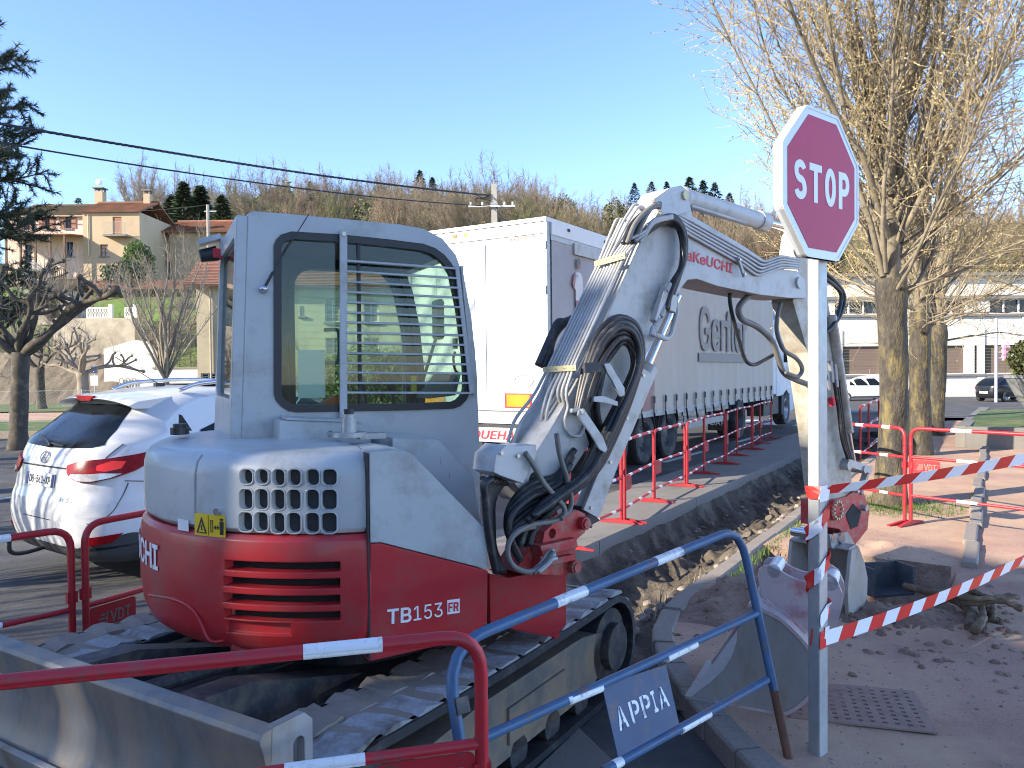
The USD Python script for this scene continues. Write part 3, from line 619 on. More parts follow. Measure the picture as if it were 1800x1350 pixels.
for i in range(22): mb.box(o2 + V(bx0 + .03 + i * (bx1 - bx0 - .06) / 21, -.97, door[1] + .5), (.015, .015, .9))
obj('railing', mb, 'pole_concrete', bal)
obj('drainpipe', MB().tube([o2 + V(.5, -.08, 2.2), o2 + V(.5, -.08, H2 - .2)], .05, 6), 'render_beige', h)
gable_roof(h, 'roof_tile', o2, ex, W2, 6.2, H2 + .05, 1.25, .25)
chimney(h, o2 + V(W2 - .6, 2.9, H2 + .9), .55, 1.2)
# lean-to below the tan house
l = thing('lean_to', 'open timber lean-to with a red tiled roof below the tan house', 'shed', o2 + V(1.0, -1, -1.6)); mb = MB(); b0 = o2 + V(1.0, -.3, 0)
for i in range(7): mb.box(b0 + V(4.2, -.15 - i * .32, .1 - i * .14), (9.0, .36, .09))
obj('roof', mb, 'roof_tile', l)
for i in range(5): obj('post', MB().box(b0 + V(.1 + i * 2.05, -2.3, -1.7), (.14, .14, 2.0)), 'timber', l)
obj('beam', MB().box(b0 + V(4.2, -2.3, -.75), (8.8, .12, .16)), 'timber', l)
# barn roof to the right of the houses
ob = V(*(atd(298, 420, 70)[:2]), 9.0); pw = (440 - 298) / FPX * 70
h = thing('barn', 'low tan barn with a bright red tiled roof, behind the excavator cab', 'barn', ob)
zt = 1.69 + (655 - 408) / FPX * 70 - 9.0
facade(h, 'wall', 'render_tan', ob, ex, pw, zt, [(3.3, 1.0, 4.4, 2.2)]); mb = MB(); mb.box(ob + V(.15, 3.2, zt / 2), (.3, 5.6, zt)); mb.box(ob + V(pw - .15, 3.2, zt / 2), (.3, 5.6, zt)); obj('wall', mb, 'render_tan', h)
window(h, ob, ex, (3.3, 1.0, 4.4, 2.2)); gable_roof(h, 'roof_tile', ob, ex, pw, 6.2, zt + .05, 1.3, .5)
# beige building seen left of the cab and through its windows
ob = V(*(atd(347, 660, 41)[:2]), -.4); exb = nrm(V(1, .16, 0)); nb = np.cross(exb, V(0, 0, 1)); pb = lambda x: onp(x, 600, ob, nb); px = lambda x: (pb(x) - ob) @ exb
pz = lambda y: (onp(470, y, ob, nb)[2] + .4)
Hb = pz(500); Wb = px(760)
h = thing('house', 'long beige house with white windows and a brown tiled roof, seen through the cab', 'house', ob)
wins = [(px(572), pz(566), px(598), pz(526)), (px(572), pz(622), px(598), pz(594)), (px(430), pz(560), px(450), pz(526)), (px(640), pz(566), px(666), pz(526)), (px(640), pz(622), px(666), pz(594)), (px(352), pz(672), px(378), pz(655)), (px(528), pz(556), px(536), pz(538))]
facade(h, 'wall', 'render_beige', ob, exb, Wb, Hb, wins, .35)
for w in wins: window(h, ob, exb, w, pane_m='curtain_grey' if w[1] > 2 else 'window_dark')
mb = MB(); mb.box(ob - nb * 4.3 + exb * .18 + V(0, 0, Hb / 2), (.35, 7.8, Hb), exb, -nb); mb.box(ob - nb * 4.3 + exb * (Wb - .18) + V(0, 0, Hb / 2), (.35, 7.8, Hb), exb, -nb); obj('wall', mb, 'render_beige', h)
mb = MB(); mb.prism([(0, 0), (7.9, 0), (3.95, 1.9)], ob + V(0, 0, Hb) - nb * .35, -nb, V(0, 0, 1), -.3, 0); obj('gable', mb, 'render_beige', h)
gable_roof(h, 'roof_tile', ob, exb, Wb, 8.6, Hb + .05, 2.1, .5)
obj('drainpipe', MB().tube([ob + exb * .7 + nb * .08 + V(0, 0, .3), ob + exb * .7 + nb * .08 + V(0, 0, Hb - .1)], .05, 6), 'old_wall', h)
# retaining walls under the houses
w0 = thing('retaining_wall', 'stained old retaining wall with a white lattice parapet on top', 'wall', V(-27, 46, -.5))
pa, pc = atd(95, 650, 46), atd(238, 650, 46); zt = 1.69 + (660 - 563) / FPX * 46
mb = MB(); mb.box(V((pa[0] + pc[0]) / 2, 46.4, (zt - .8) / 2), (pc[0] - pa[0], .8, zt + .8)); obj('wall', mb, 'old_wall', w0)
def lattice(x0, x1, y, z, n, hh=.55):
    mb = MB(); mb.box(V((x0 + x1) / 2, y, z + hh + .04), (x1 - x0, .14, .09)); mb.box(V((x0 + x1) / 2, y, z + .04), (x1 - x0, .14, .08)); mb.box(V((x0 + x1) / 2, y, z + hh / 2 + .03), (x1 - x0, .1, .07))
    for i in range(n + 1): mb.box(V(x0 + (x1 - x0) * i / n, y, z + hh / 2 + .03), (.08, .1, hh - .02))
    return mb
for (q0, q1, n) in ((152, 194, 9), (219, 237, 4)):
    xa, xb = atd(q0, 555, 46)[0], atd(q1, 555, 46)[0]; obj('lattice_parapet', lattice(xa, xb, 46.1, zt, n), 'render_white', w0); obj('end_post', MB().box(V(xb, 46.1, zt + .4), (.2, .2, .8)), 'render_white', w0)
pa, pc = atd(183, 650, 44), atd(272, 650, 44); zt2 = 1.69 + (660 - 602) / FPX * 44
w1 = thing('garden_wall', 'whitewashed garden wall with a rounded gable top at the road', 'wall', V(-21, 44, -.5))
mb = MB(); mb.prism([(0, -1), (pc[0] - pa[0], -1), (pc[0] - pa[0], zt2 - .7), ((pc[0] - pa[0]) * .86, zt2 - .1), ((pc[0] - pa[0]) * .6, zt2), (0, zt2 - .5)], V(pa[0], 44, 0), ex, V(0, 0, 1), -.4, 0)
obj('wall', mb, 'render_white', w1)
for i in range(3): obj('pipe_loop', MB().tube(rounded([V(pa[0] + .9 + i * .35, 43.95, .3), V(pa[0] + .9 + i * .35, 43.9, 1.4), V(pa[0] + 1.1 + i * .35, 43.9, 1.4), V(pa[0] + 1.1 + i * .35, 43.95, .9)], .1), .03, 6), 'pole_concrete', w1)
pa, pc = atd(270, 650, 43), atd(350, 650, 43)
w2 = thing('garden_wall', 'white low garden wall left of the beige house, behind the forked bare tree', 'wall', V(-19, 43, -.5))
obj('wall', MB().box(V((pa[0] + pc[0]) / 2, 43.2, .4), (pc[0] - pa[0], .4, 3.0)), 'render_white', w2)
obj('coping', MB().box(V((pa[0] + pc[0]) / 2, 43.2, 1.95), (pc[0] - pa[0] + .1, .5, .1)), 'concrete', w2)
sh = thing('garden_shed', 'small weathered garden shed with a brown tiled roof among bare shrubs', 'shed', atd(85, 545, 52)); oo = atd(66, 560, 52)
facade(sh, 'wall', 'old_wall', oo + V(0, 0, -.4), ex, 2.2, 2.3, [(.7, .2, 1.5, 1.9)]); mb = MB(); mb.box(oo + V(.1, 1.1, .7), (.2, 1.8, 2.3)); mb.box(oo + V(2.1, 1.1, .7), (.2, 1.8, 2.3)); obj('wall', mb, 'old_wall', sh)
gable_roof(sh, 'roof_tile_brown', oo + V(0, 0, -.4), ex, 2.2, 2.2, 2.3, .7, .25, .08)
# rock bank at the foot of the walls
X_, Y_ = np.meshgrid(np.linspace(-44, -14, 90), np.linspace(42.8, 46.5, 16), indexing='ij')
zz_ = -.6 + np.clip((Y_ - 42.8) / 3.2, 0, 1) * np.interp(X_, [-44, -34, -26, -21.5, -19, -14], [3.5, 3.8, 3.4, 2.8, .8, .2]) + (meshkit.fbm(np.stack([X_, Y_, 0 * X_], -1) * .8, 4, 6) - .5) * 1.1 * np.clip((Y_ - 42.8), 0, 1)
Pk = np.stack([X_, Y_ - .5, zz_], -1); obj('rock_bank', MB().grid(Pk), 'rock', kind='structure', label='brown rocky bank behind the park trees', cat='rock bank')

# white industrial building across the far street on the right
ob = V(*(atd(1300, 690, 53)[:2]), -.6); pb = lambda x: (x - 900) / FPX * 53 - ob[0]; pz = lambda y: 1.69 + (644 - y) / FPX * 53 + .6
Wd = pb(2010); Ht = pz(487)
h = thing('warehouse', 'long white workshop building with brown shutters and a strip of dark windows', 'building', ob)
doors = [(pb(a_), pz(657), pb(b_), pz(608)) for a_, b_ in ((1338, 1360), (1470, 1549), (1556, 1600), (1655, 1696), (1713, 1805), (1830, 1900))]
strip = [(pb(1337), pz(551), pb(1372), pz(531)), (pb(1468), pz(551), pb(1700), pz(530)), (pb(1740), pz(551), pb(1900), pz(528))]
facade(h, 'wall', 'render_white', ob, ex, Wd, Ht, doors + strip, .4)
for d in doors:
    n = 9; zz_ = np.linspace(d[1], d[3], n + 1)
    for i in range(n): obj('shutter_slat', MB().box(ob + V((d[0] + d[2]) / 2, .22, (zz_[i] + zz_[i + 1]) / 2), (d[2] - d[0], .05, zz_[i + 1] - zz_[i] - .015)), 'brown_door', h)
for d in strip:
    obj('pane', MB().box(ob + V((d[0] + d[2]) / 2, .3, (d[1] + d[3]) / 2), (d[2] - d[0], .03, d[3] - d[1])), 'window_dark', h)
    n = max(2, int((d[2] - d[0]) / .9))
    for i in range(n + 1): obj('mullion', MB().box(ob + V(d[0] + (d[2] - d[0]) * i / n, .2, (d[1] + d[3]) / 2), (.08, .1, d[3] - d[1])), 'frame_white', h)
for z_, t_ in ((pz(555), .16), (pz(524), .22), (pz(660), .12)): obj('ledge', MB().box(ob + V(Wd / 2, -.08, z_), (Wd, .2, t_)), 'concrete', h)
mb = MB(); mb.box(ob + V(.2, 6.2, Ht / 2), (.4, 11.6, Ht)); mb.box(ob + V(Wd - .2, 6.2, Ht / 2), (.4, 11.6, Ht)); obj('wall', mb, 'render_white', h)
obj('roof', MB().box(ob + V(Wd / 2, 6, Ht + .1), (Wd + .8, 13, .2)), 'concrete', h)
for i in range(5): obj('pilaster', MB().box(ob + V(pb(1630 + 0 * i) + i * 4.8 - 6, -.04, pz(600) / 2), (.5, .08, pz(560))), 'render_white', h)

# the house behind the photographer that shades the digger
qv = V(-SUN_H[1] * -1, SUN_H[0] * -1, 0); tv = V(-SUN_H[0], -SUN_H[1], 0); qv = V(-tv[1], tv[0], 0)
TE = math.tan(SUN_EL)
def TQ(t, q, z=0): return tv * t + qv * q + V(0, 0, z)
hh = 1.05 + TE * (2.7 + 18)
h = thing('house', 'pale four storey house behind the photographer shading the digger', 'house', TQ(-22, -6, 0))
mb = MB(); mb.box(TQ(-22, -11.0, hh / 2 - .4), (8, 28.2, hh + .8), tv, qv); obj('wall', mb, 'render_beige', h)
mb = MB(); mb.box(TQ(-22, 4.02, hh / 2 - .2), (8, 1.75, hh + 2.0), tv, qv); obj('stair_tower', mb, 'render_beige', h)
for i in range(9):
    for k in range(4):
        obj('window', MB().box(TQ(-17.98, -23 + i * 2.9, 1.8 + k * 2.6), (.06, 1.1, 1.5), tv, qv), 'window_dark', h)
# ================================================================ the excavator
XC = V(-0.80, 3.95, ZR)                      # slewing centre on the road
EW = nrm(V(math.sin(math.radians(65.2)), math.cos(math.radians(65.2)), 0)); ES = V(EW[1], -EW[0], 0); UZ = V(0, 0, 1)
def E(f, lat, z): return XC + EW * f + ES * lat + UZ * z
def S(px, py, lat): return onp(px, py, XC + ES * lat, ES)
def FZ(px, py, lat):
    p = S(px, py, lat) - XC; return (p @ EW, p[2])
def fz_poly(pts, lat): return [FZ(*p, lat) for p in pts]
def side_prism(mb, poly, lat0, lat1):
    """polygon in (forward, up), solid from lat0 to lat1 (to the right)"""
    return mb.prism(poly, XC + ES * lat0, EW, UZ, 0, lat1 - lat0) if np.cross(EW, UZ) @ ES > 0 else mb.prism(poly, XC + ES * lat0, EW, UZ, -(lat1 - lat0), 0)
ex_ = thing('excavator', 'grey and red compact excavator with barred cab and folded hose-covered boom', 'excavator', XC)
def K(a, b, z): return XC + RU * a + RR * b + UZ * z       # undercarriage frame
rng = np.random.default_rng(11)
# tracks -------------------------------------------------------
def belt(n):
    r, h, L = .27, .28, .96; P_ = 2 * (2 * L) + 2 * math.pi * r; out = []
    for q in np.linspace(0, P_, n, endpoint=False):
        if q < 2 * L: x = -L + q; out.append((x, h + r - .018 * (1 - (x / L) ** 2), 0, 1))
        elif q < 2 * L + math.pi * r: t_ = (q - 2 * L) / r; out.append((L + r * math.sin(t_), h + r * math.cos(t_), math.sin(t_), math.cos(t_)))
        elif q < 4 * L + math.pi * r: out.append((L - (q - 2 * L - math.pi * r), h - r, 0, -1))
        else: t_ = (q - 4 * L - math.pi * r) / r; out.append((-L - r * math.sin(t_), h - r * math.cos(t_), -math.sin(t_), -math.cos(t_)))
    return np.array(out)
for b0, b1 in ((.6, 1.0), (-1.0, -.6)):
    q = belt(96); inner = np.stack([K(x - nx * .035, 0, z - nz * .035) for x, z, nx, nz in q]); outer = np.stack([K(x, 0, z) for x, z, nx, nz in q])
    mb = MB(); rings = np.stack([outer + RR * b0, outer + RR * b1, inner + RR * b1, inner + RR * b0], 1); rings = np.concatenate([rings, rings[:1]])
    mb.loft(list(rings), caps=False); tb_o = obj('track_belt', mb, 'rubber', ex_)
    q = belt(150); mw_ = meshkit.noise(np.stack([np.arange(151) % 150 * .31, np.zeros(151), np.zeros(151) + b0], -1), 4) * .008 + .003; rings = []
    for i_ in range(151):
        x, z, nx, nz = q[i_ % 150]; c = K(x, 0, z); nn = RU * nx + UZ * nz; h_ = mw_[i_ % 150]; rings.append([c + RR * (b0 + .02), c + RR * (b0 + .05) + nn * h_, c + RR * (b0 * .5 + b1 * .5) + nn * (h_ * 1.4), c + RR * (b1 - .05) + nn * h_, c + RR * (b1 - .02)])
    obj('packed_mud', MB().loft(rings, caps=False), 'track_mud_brown', tb_o, smooth=True)
    n = 30; q = belt(2 * n)
    for i in range(n):
        for side in (0, 1):
            x, z, nx, nz = q[(2 * i + side) % (2 * n)]; t_ = V(nz, 0, -nx); c = K(x, 0, z)
            tn = RU * nz - UZ * nx; nn = RU * nx + UZ * nz; w0 = b0 + .012 + side * .198; w1 = w0 + .178
            j = rng.uniform(-.007, .007, 8); hh = rng.uniform(.009, .018); rings = []
            for (w_, jj) in ((w0, 0), (w0 * .5 + w1 * .5, 2), (w1, 4)):
                sk = .02 * (1 if side else -1) * (0 if jj == 2 else (1 if jj == 4 else -1)); base = c + RR * w_
                rings.append([base + tn * (-.076 + sk), base + tn * (-.062 + sk + j[jj]) + nn * (hh * .7 + j[jj] * .6), base + tn * (-.02 + sk + j[jj + 1]) + nn * (hh + .006 + j[jj + 2] * .8), base + tn * (.02 + sk) + nn * (hh + .002 + j[jj + 3] * .8), base + tn * (.055 + sk + j[jj + 1]) + nn * (hh + j[jj + 1] * .9), base + tn * (.078 + sk)])
            obj('track_pad', MB().loft(rings), 'track_mud' if (i * 2 + side + (i % 3)) % 3 else 'track_mud_brown', tb_o)
    s = 1 if b0 > 0 else -1; bo = b1 - .04 if s > 0 else b0 + .04; bi = b0 + .04 if s > 0 else b1 - .04
    mb = MB(); pr = [(-.86, .13), (-.93, .24), (-.86, .37), (-.3, .42), (.62, .42), (.86, .38), (.90, .30), (.80, .15), (.6, .11), (-.6, .11)]
    mb.prism(pr, K(0, (bo + bi) / 2, 0), RU, UZ, -abs(bo - bi) / 2, abs(bo - bi) / 2); tf_o = obj('track_frame', mb, 'track_frame', ex_)
    mb = MB(); sg = 1 if s > 0 else -1
    mb.prism([(-.1, .17), (.42, .17), (.42, .33), (-.1, .33)], K(0, bo + .002 * sg, 0), RU, UZ, -.012, .012); obj('frame_plate', mb, 'track_frame', tf_o)
    mb = MB(); mb.cyl(K(.96, bi, .28), K(.96, bo, .28), .20, 24); mb.cyl(K(.96, bo - .05 * sg, .28), K(.96, bo + .05 * sg, .28), .125, 24); obj('drive_sprocket', mb, 'steel_dark', ex_)
    mb = MB(); mb.cyl(K(-.96, bi, .28), K(-.96, bo, .28), .21, 24); obj('idler_wheel', mb, 'steel_dark', ex_)
    for a_ in np.linspace(-.62, .62, 5):
        mb = MB(); mb.cyl(K(a_, bi, .095), K(a_, bo, .095), .075, 14); obj('roller', mb, 'steel_dark', tf_o)
mb = MB(); mb.box(K(0, 0, .36), (1.3, 1.25, .22), RU, -RR); mb.cyl(K(0, 0, .45), K(0, 0, .70), .45, 32); obj('car_body', mb, 'steel_dark', ex_)
# dozer blade --------------------------------------------------
arm = MB()
for b_ in (-.34, .34):
    arm.prism([(-.35, .28), (-.35, .46), (-1.0, .64), (-1.36, .66), (-1.36, .52), (-1.0, .46)], K(0, b_, 0), RU, UZ, -.06, .06)
arm.bar(K(-1.1, 0, .50), K(-.2, 0, .40), .09, .09); obj('blade_arm', arm, 'steel_dark', ex_)
prof = [(-1.40, .775), (-1.455, .77), (-1.465, .755)] + spline([(-1.45, .70, 0), (-1.43, .62, 0), (-1.425, .56, 0), (-1.435, .47, 0), (-1.475, .37, 0)], 5)[:, :2].tolist() + [(-1.445, .355), (-1.39, .46), (-1.375, .58), (-1.385, .69)]
mb = MB(); mb.prism(prof, K(0, 0, 0), RU, UZ, -1.0, 1.0); bl_o = obj('blade', mb, 'blade_paint', ex_, smooth=25)
mb = MB(); mb.box(K(-1.468, 0, .365), (.022, 2.0, .11), nrm(RU + UZ * .35), -RR); obj('cutting_edge', mb, 'steel_worn', bl_o)
for b_ in (-.985, .985):
    g = Polygon([(-1.41, .765), (-1.30, .765), (-1.275, .74), (-1.275, .50), (-1.35, .42), (-1.43, .42)]).buffer(.01).difference(LineString([(-1.32, .69), (-1.32, .58)]).buffer(.022))
    mb = MB(); mb.prism(g, K(0, b_, 0), RU, UZ, -.016, .016); obj('end_plate', mb, 'steel_worn', bl_o)
for b_ in (-.5, .1, .62):
    mb = MB(); mb.prism([(-1.385, .75), (-1.30, .62), (-1.30, .50), (-1.385, .44)], K(0, b_, 0), RU, UZ, -.012, .012); obj('rib', mb, 'steel_dark', bl_o)
mb = MB(); mb.tube([K(-.35, .05, .52), K(-.8, .05, .58)], .05, 14); mb.tube([K(-.8, .05, .58), K(-1.34, .05, .62)], .028, 12); obj('blade_cylinder', mb, 'steel_dark', ex_)

# house: rear body of revolution -------------------------------
RB = .98; F0 = -.20
th0 = math.acos(-F0 / RB)                     # right end of the rear arc
def outline(delta=0.0, n=56):
    """plan outline (f, lat): flat right side, rear arc, left side"""
    r = RB - delta; pts = [(-.165, .956 - delta)]
    th = np.linspace(th0, -th0, n); pts += [(-r * math.cos(t), r * math.sin(t)) for t in th]
    pts += [(-.165, -.956 + delta)]; return np.array(pts)
def shell(levels):
    mb = MB(); mb.loft([[E(f, l, z) for f, l in outline(d)] for z, d in levels]); return man_of(mb)
def cyl_hit(px, py, r=RB):
    d = ray(px, py); o = EYE - XC; a_ = d[0] ** 2 + d[1] ** 2; b_ = 2 * (o[0] * d[0] + o[1] * d[1]); c_ = o[0] ** 2 + o[1] ** 2 - r * r
    q = b_ * b_ - 4 * a_ * c_; t_ = (-b_ - math.sqrt(max(q, 0))) / (2 * a_); p = o + d * t_
    return math.atan2(p @ ES, -(p @ EW)), p[2]            # angle from the rear, towards the right; height
def RP(th, z, off=0.0):
    r = RB + off; return E(-r * math.cos(th), r * math.sin(th), z)
def wedge(th_a, th_b, z_a, z_b, r_in, r_out, n=14):
    mb = MB(); rings = []
    for t in np.linspace(th_a, th_b, n):
        rings.append([E(-r * math.cos(t), r * math.sin(t), z) for r, z in ((r_in, z_a), (r_out, z_a), (r_out, z_b), (r_in, z_b))])
    mb.loft(rings); return man_of(mb)
ZS = 1.165
red_low = shell([(.685, .12), (.695, .075), (.73, .035), (.79, .012), (.88, .0), (.98, .0), (1.10, .004), (ZS - .025, .012), (ZS - .005, .03)])
grey_up = shell([(ZS, .045), (ZS + .02, .022), (1.25, .018), (1.39, .022), (1.432, .032), (1.46, .055), (1.475, .09), (1.482, .2)])
slots = [((390, 987), (598, 1004)), ((388, 1016), (598, 1032)), ((388, 1045), (598, 1061)), ((388, 1074), (598, 1089))]
tsl = []
for (xa, ya), (xb, yb) in slots:
    t0, z0 = cyl_hit(xa + 4, (ya + yb) / 2); t1, z1 = cyl_hit(min(xb, 600), (ya + yb) / 2 - 2); zc = (z0 + z1) / 2
    tsl.append((t0, t1, zc)); red_low = red_low - wedge(t0, t1, zc - .019, zc + .019, .86, 1.1)
t0, z0 = cyl_hit(392, 1105); t1, z1 = cyl_hit(510, 1105); zc = (z0 + z1) / 2
red_low = red_low - wedge(t0, t1, zc - .026, zc + .026, .945, 1.1)
obj('counterweight', MB().man(red_low), 'red_paint', ex_, smooth=28)
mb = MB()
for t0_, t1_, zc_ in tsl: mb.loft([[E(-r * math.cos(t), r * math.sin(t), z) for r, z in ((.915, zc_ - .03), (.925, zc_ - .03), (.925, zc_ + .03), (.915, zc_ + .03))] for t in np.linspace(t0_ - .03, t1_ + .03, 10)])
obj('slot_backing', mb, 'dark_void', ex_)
# raised fold in the counterweight, lower left
fold = [(262, 1046), (305, 1053), (335, 1068), (352, 1092), (368, 1125), (382, 1150)]
p = [RP(*cyl_hit(x, y), .001) for x, y in fold[:5]] + [RP(cyl_hit(382, 1145)[0], .735, -.035)]
obj('counterweight_fold', MB().tube(spline(p, 8), .006, 6), 'red_paint', ex_, smooth=True)
# engine cover grille
gx = [(414, 440), (442, 468), (472, 498), (500, 527), (533, 560), (562, 592)]
gy = [((826, 852), (826, 855)), ((861, 897), (862, 898)), ((902, 936), (903, 939))]
cells = []
for r_ in range(3):
    for c_ in range(6):
        ya, yb = gy[r_][0] if c_ < 2 else gy[r_][1]; ta, z1 = cyl_hit(gx[c_][0] + (2 - r_) * 1.0, ya); tb, z0 = cyl_hit(gx[c_][1], yb); zt = cyl_hit((gx[c_][0] + gx[c_][1]) / 2, ya)[1]; zb = cyl_hit((gx[c_][0] + gx[c_][1]) / 2, yb)[1]
        cells.append((ta + .001, tb - .001, zb, zt))
rim = MB()
for ta, tb, za, zb in cells:
    r_o = RB - .02; g = rrect(ta * r_o, za, tb * r_o, zb, .02)
    cut = trimesh.creation.extrude_polygon(g, .14, engine='earcut'); w = cut.vertices
    ang = w[:, 0] / r_o; rr = r_o - .09 + w[:, 2]
    grey_up = grey_up - man_of(MB().add(np.stack([E(-r * math.cos(t), r * math.sin(t), z) for t, z, r in zip(ang, w[:, 1], rr)]), cut.faces))
    ring = np.array(g.buffer(.002).exterior.coords)[:-1]; ring = np.vstack([ring, ring[:1]])
    rim.tube([E(-(r_o + .001) * math.cos(a / r_o), (r_o + .001) * math.sin(a / r_o), b) for a, b in ring], .0035, 5, caps=False)
seam_t = cyl_hit(336, 880)[0]
grey_up = grey_up - wedge(seam_t - .006, seam_t + .006, 1.0, 1.46, .92, 1.1)
obj('engine_cover', MB().man(grey_up), 'grey_paint', ex_, smooth=28); obj('grille_rim', rim, 'grey_paint', ex_, smooth=True)
ta, tb = min(c[0] for c in cells) - .02, max(c[1] for c in cells) + .02; za, zb = min(c[2] for c in cells) - .02, max(c[3] for c in cells) + .006
mb = MB(); mb.loft([[E(-r * math.cos(t), r * math.sin(t), z) for r, z in ((.922, za), (.926, za), (.926, zb), (.922, zb))] for t in np.linspace(ta, tb, 24)]); obj('grille_mesh', mb, 'mesh_dark', ex_)
t_, z_ = cyl_hit(378, 900); mb = MB(); mb.cyl(RP(t_, z_, -.02), RP(t_, z_, -.004), .014, 14); obj('cover_lock', mb, 'chrome', ex_)
# decals wrapped on the rear
def wrap_rect(xa, ya, xb, yb, off, r0=RB - .02):
    ta, z1 = cyl_hit(xa, ya); tb, z0 = cyl_hit(xb, yb); zl = (cyl_hit(xa, ya)[1], cyl_hit(xa, yb)[1]); zr = (cyl_hit(xb, ya)[1], cyl_hit(xb, yb)[1]); z1, z0 = (zl[0] + zr[0]) / 2, (zl[1] + zr[1]) / 2
    return ta, tb, z0, z1
def wrap_poly(polys, ta, tb, z0, z1, off, th=.0015, sub=.02):
    mb = MB(); r = RB + off; w_, h_ = (tb - ta), (z1 - z0)
    for g in polys:
        for q in getattr(g, 'geoms', [g]):
            t3 = trimesh.creation.extrude_polygon(q, th, engine='earcut'); v, f = trimesh.remesh.subdivide_to_size(t3.vertices, t3.faces, .2)
            mb.add(np.stack([E(-(r + z) * math.cos(ta + x * w_), (r + z) * math.sin(ta + x * w_), z0 + y * h_) for x, y, z in v]), f)
    return mb
R4 = wrap_rect(336, 905, 391, 944, 0)
obj('warning_label', wrap_poly([sbox(0, 0, 1, 1)], *R4, -.0175), 'label_yellow', ex_)
tri = Polygon([(.07, .12), (.25, .85), (.43, .12)]); tri = tri.difference(tri.buffer(-.045))
man_ = ops.unary_union([Point(.90, .80).buffer(.055), sbox(.84, .42, .96, .72), sbox(.85, .12, .895, .45), sbox(.905, .12, .95, .45)])
arr = ops.unary_union([sbox(.69, .40, .79, .45), Polygon([(.66, .425), (.72, .53), (.72, .32)]), Polygon([(.83, .425), (.77, .53), (.77, .32)])])
frm = sbox(.55, .2, .63, .75).difference(sbox(.565, .23, .615, .72)); line = sbox(.475, .04, .482, .96); lt = ops.unary_union([sbox(.235, .25, .26, .5), sbox(.235, .25, .29, .29)])
obj('label_print', wrap_poly([tri, man_, arr, frm, line, lt], *R4, -.0155), 'label_black', ex_)
obj('small_sticker', wrap_poly([sbox(0, 0, 1, 1)], *wrap_rect(306, 914, 325, 934, 0), -.0175), 'plate_white', ex_)
def wrap_text(txt, ta, tb, z0, z1, off, bold=True):
    t3 = meshkit.text_mesh(txt, 1.0, .001, bold); v = t3.vertices; v, f = trimesh.remesh.subdivide_to_size(v, t3.faces, .5); x = v[:, 0]; x = (x - x.min()) / (x.max() - x.min()); r = RB + off
    return MB().add(np.stack([E(-(r + z) * math.cos(ta + a_ * (tb - ta)), (r + z) * math.sin(ta + a_ * (tb - ta)), z0 + y * (z1 - z0)) for a_, y, z in zip(x, v[:, 1], v[:, 2])]), f)
tb_, zb_ = cyl_hit(279, 1002); zt_ = cyl_hit(279, 960)[1]
obj('maker_lettering', wrap_text('TAKEUCHI', tb_ - .74, tb_, zb_, zt_, .003), 'decal_white', ex_)
# right-hand side panel
LP = .955
red = fz_poly([(651, 956), (669, 955), (857, 1003), (856, 1092), (845, 1108), (800, 1128), (648, 1163)], LP)
gry = fz_poly([(649, 795), (690, 791), (716, 794), (725, 799), (853, 930), (857, 940), (857, 1001), (669, 953), (651, 954)], LP)
mb = MB(); side_prism(mb, red, .62, LP); obj('side_panel', mb, 'red_paint', ex_)
mb = MB(); side_prism(mb, gry, .62, LP); obj('side_panel', mb, 'grey_paint', ex_)
def side_text(txt, x0, y0, x1, y1, hpx, lat, bold, m, name='model_lettering'):
    """lettering whose base line runs from (x0, y0) to (x1, y1) on the panel"""
    A_, B_ = S(x0, y0, lat), S(x1, y1, lat); C_ = S(x0, y0 - hpx, lat); e1 = nrm(B_ - A_); e2 = nrm(np.cross(ES, e1)); e2 = e2 if e2[2] > 0 else -e2
    t3 = meshkit.text_mesh(txt, 1.0, .002, bold); v = t3.vertices; x = v[:, 0]; x = (x - x.min()) / (x.max() - x.min()) * np.linalg.norm(B_ - A_); y = v[:, 1] * np.linalg.norm(C_ - A_)
    obj(name, MB().add(A_ + x[:, None] * e1 + y[:, None] * e2 + v[:, 2:] * ES + ES * .0005, t3.faces), m, ex_)
side_text('TB', 680, 1097, 723, 1092, 25, LP, True, 'decal_white'); side_text('153', 727, 1091, 778, 1083, 25, LP, False, 'decal_white')
A_, B_, C_ = S(786, 1080, LP), S(808, 1077, LP), S(786, 1055, LP)
mb = MB(); mb.prism([(0, 0), (np.linalg.norm(B_ - A_), 0), (np.linalg.norm(B_ - A_), np.linalg.norm(C_ - A_)), (0, np.linalg.norm(C_ - A_))], A_, nrm(B_ - A_), nrm(np.cross(ES, nrm(B_ - A_))) * (1 if np.cross(ES, nrm(B_ - A_))[2] > 0 else -1), -.0015, .0015); obj('model_badge', mb, 'decal_white', ex_)
side_text('FR', 788, 1075, 806, 1073, 15, LP + .002, True, 'decal_red', 'badge_lettering')
mb = MB(); mb.box(E(-.1755, .936, 1.075), (.007, .05, .80), EW, -ES); obj('panel_seal', mb, 'rubber', ex_)
# inner cover beside the cab foot and red subframe
mb = MB(); side_prism(mb, fz_poly([(690, 770), (772, 774), (831, 839), (846, 925), (852, 1010), (690, 1000)], .50), .10, .50); obj('fuel_tank_cover', mb, 'grey_paint', ex_)
mb = MB(); mb.box(E(-.05, -.08, .78), (1.2, 1.5, .22), EW, -ES); obj('turntable', mb, 'red_worn', ex_)
mb = MB(); side_prism(mb, fz_poly([(860, 1008), (893, 1016), (920, 1011), (995, 988), (995, 1098), (985, 1108), (972, 1120), (930, 1112), (862, 1098)], .80), .30, .80); obj('front_frame', mb, 'red_paint', ex_)
mb = MB(); side_prism(mb, fz_poly([(970, 1112), (984, 1108), (983, 1120), (975, 1124)], .80), .76, .80); obj('frame_lug', mb, 'red_paint', ex_)
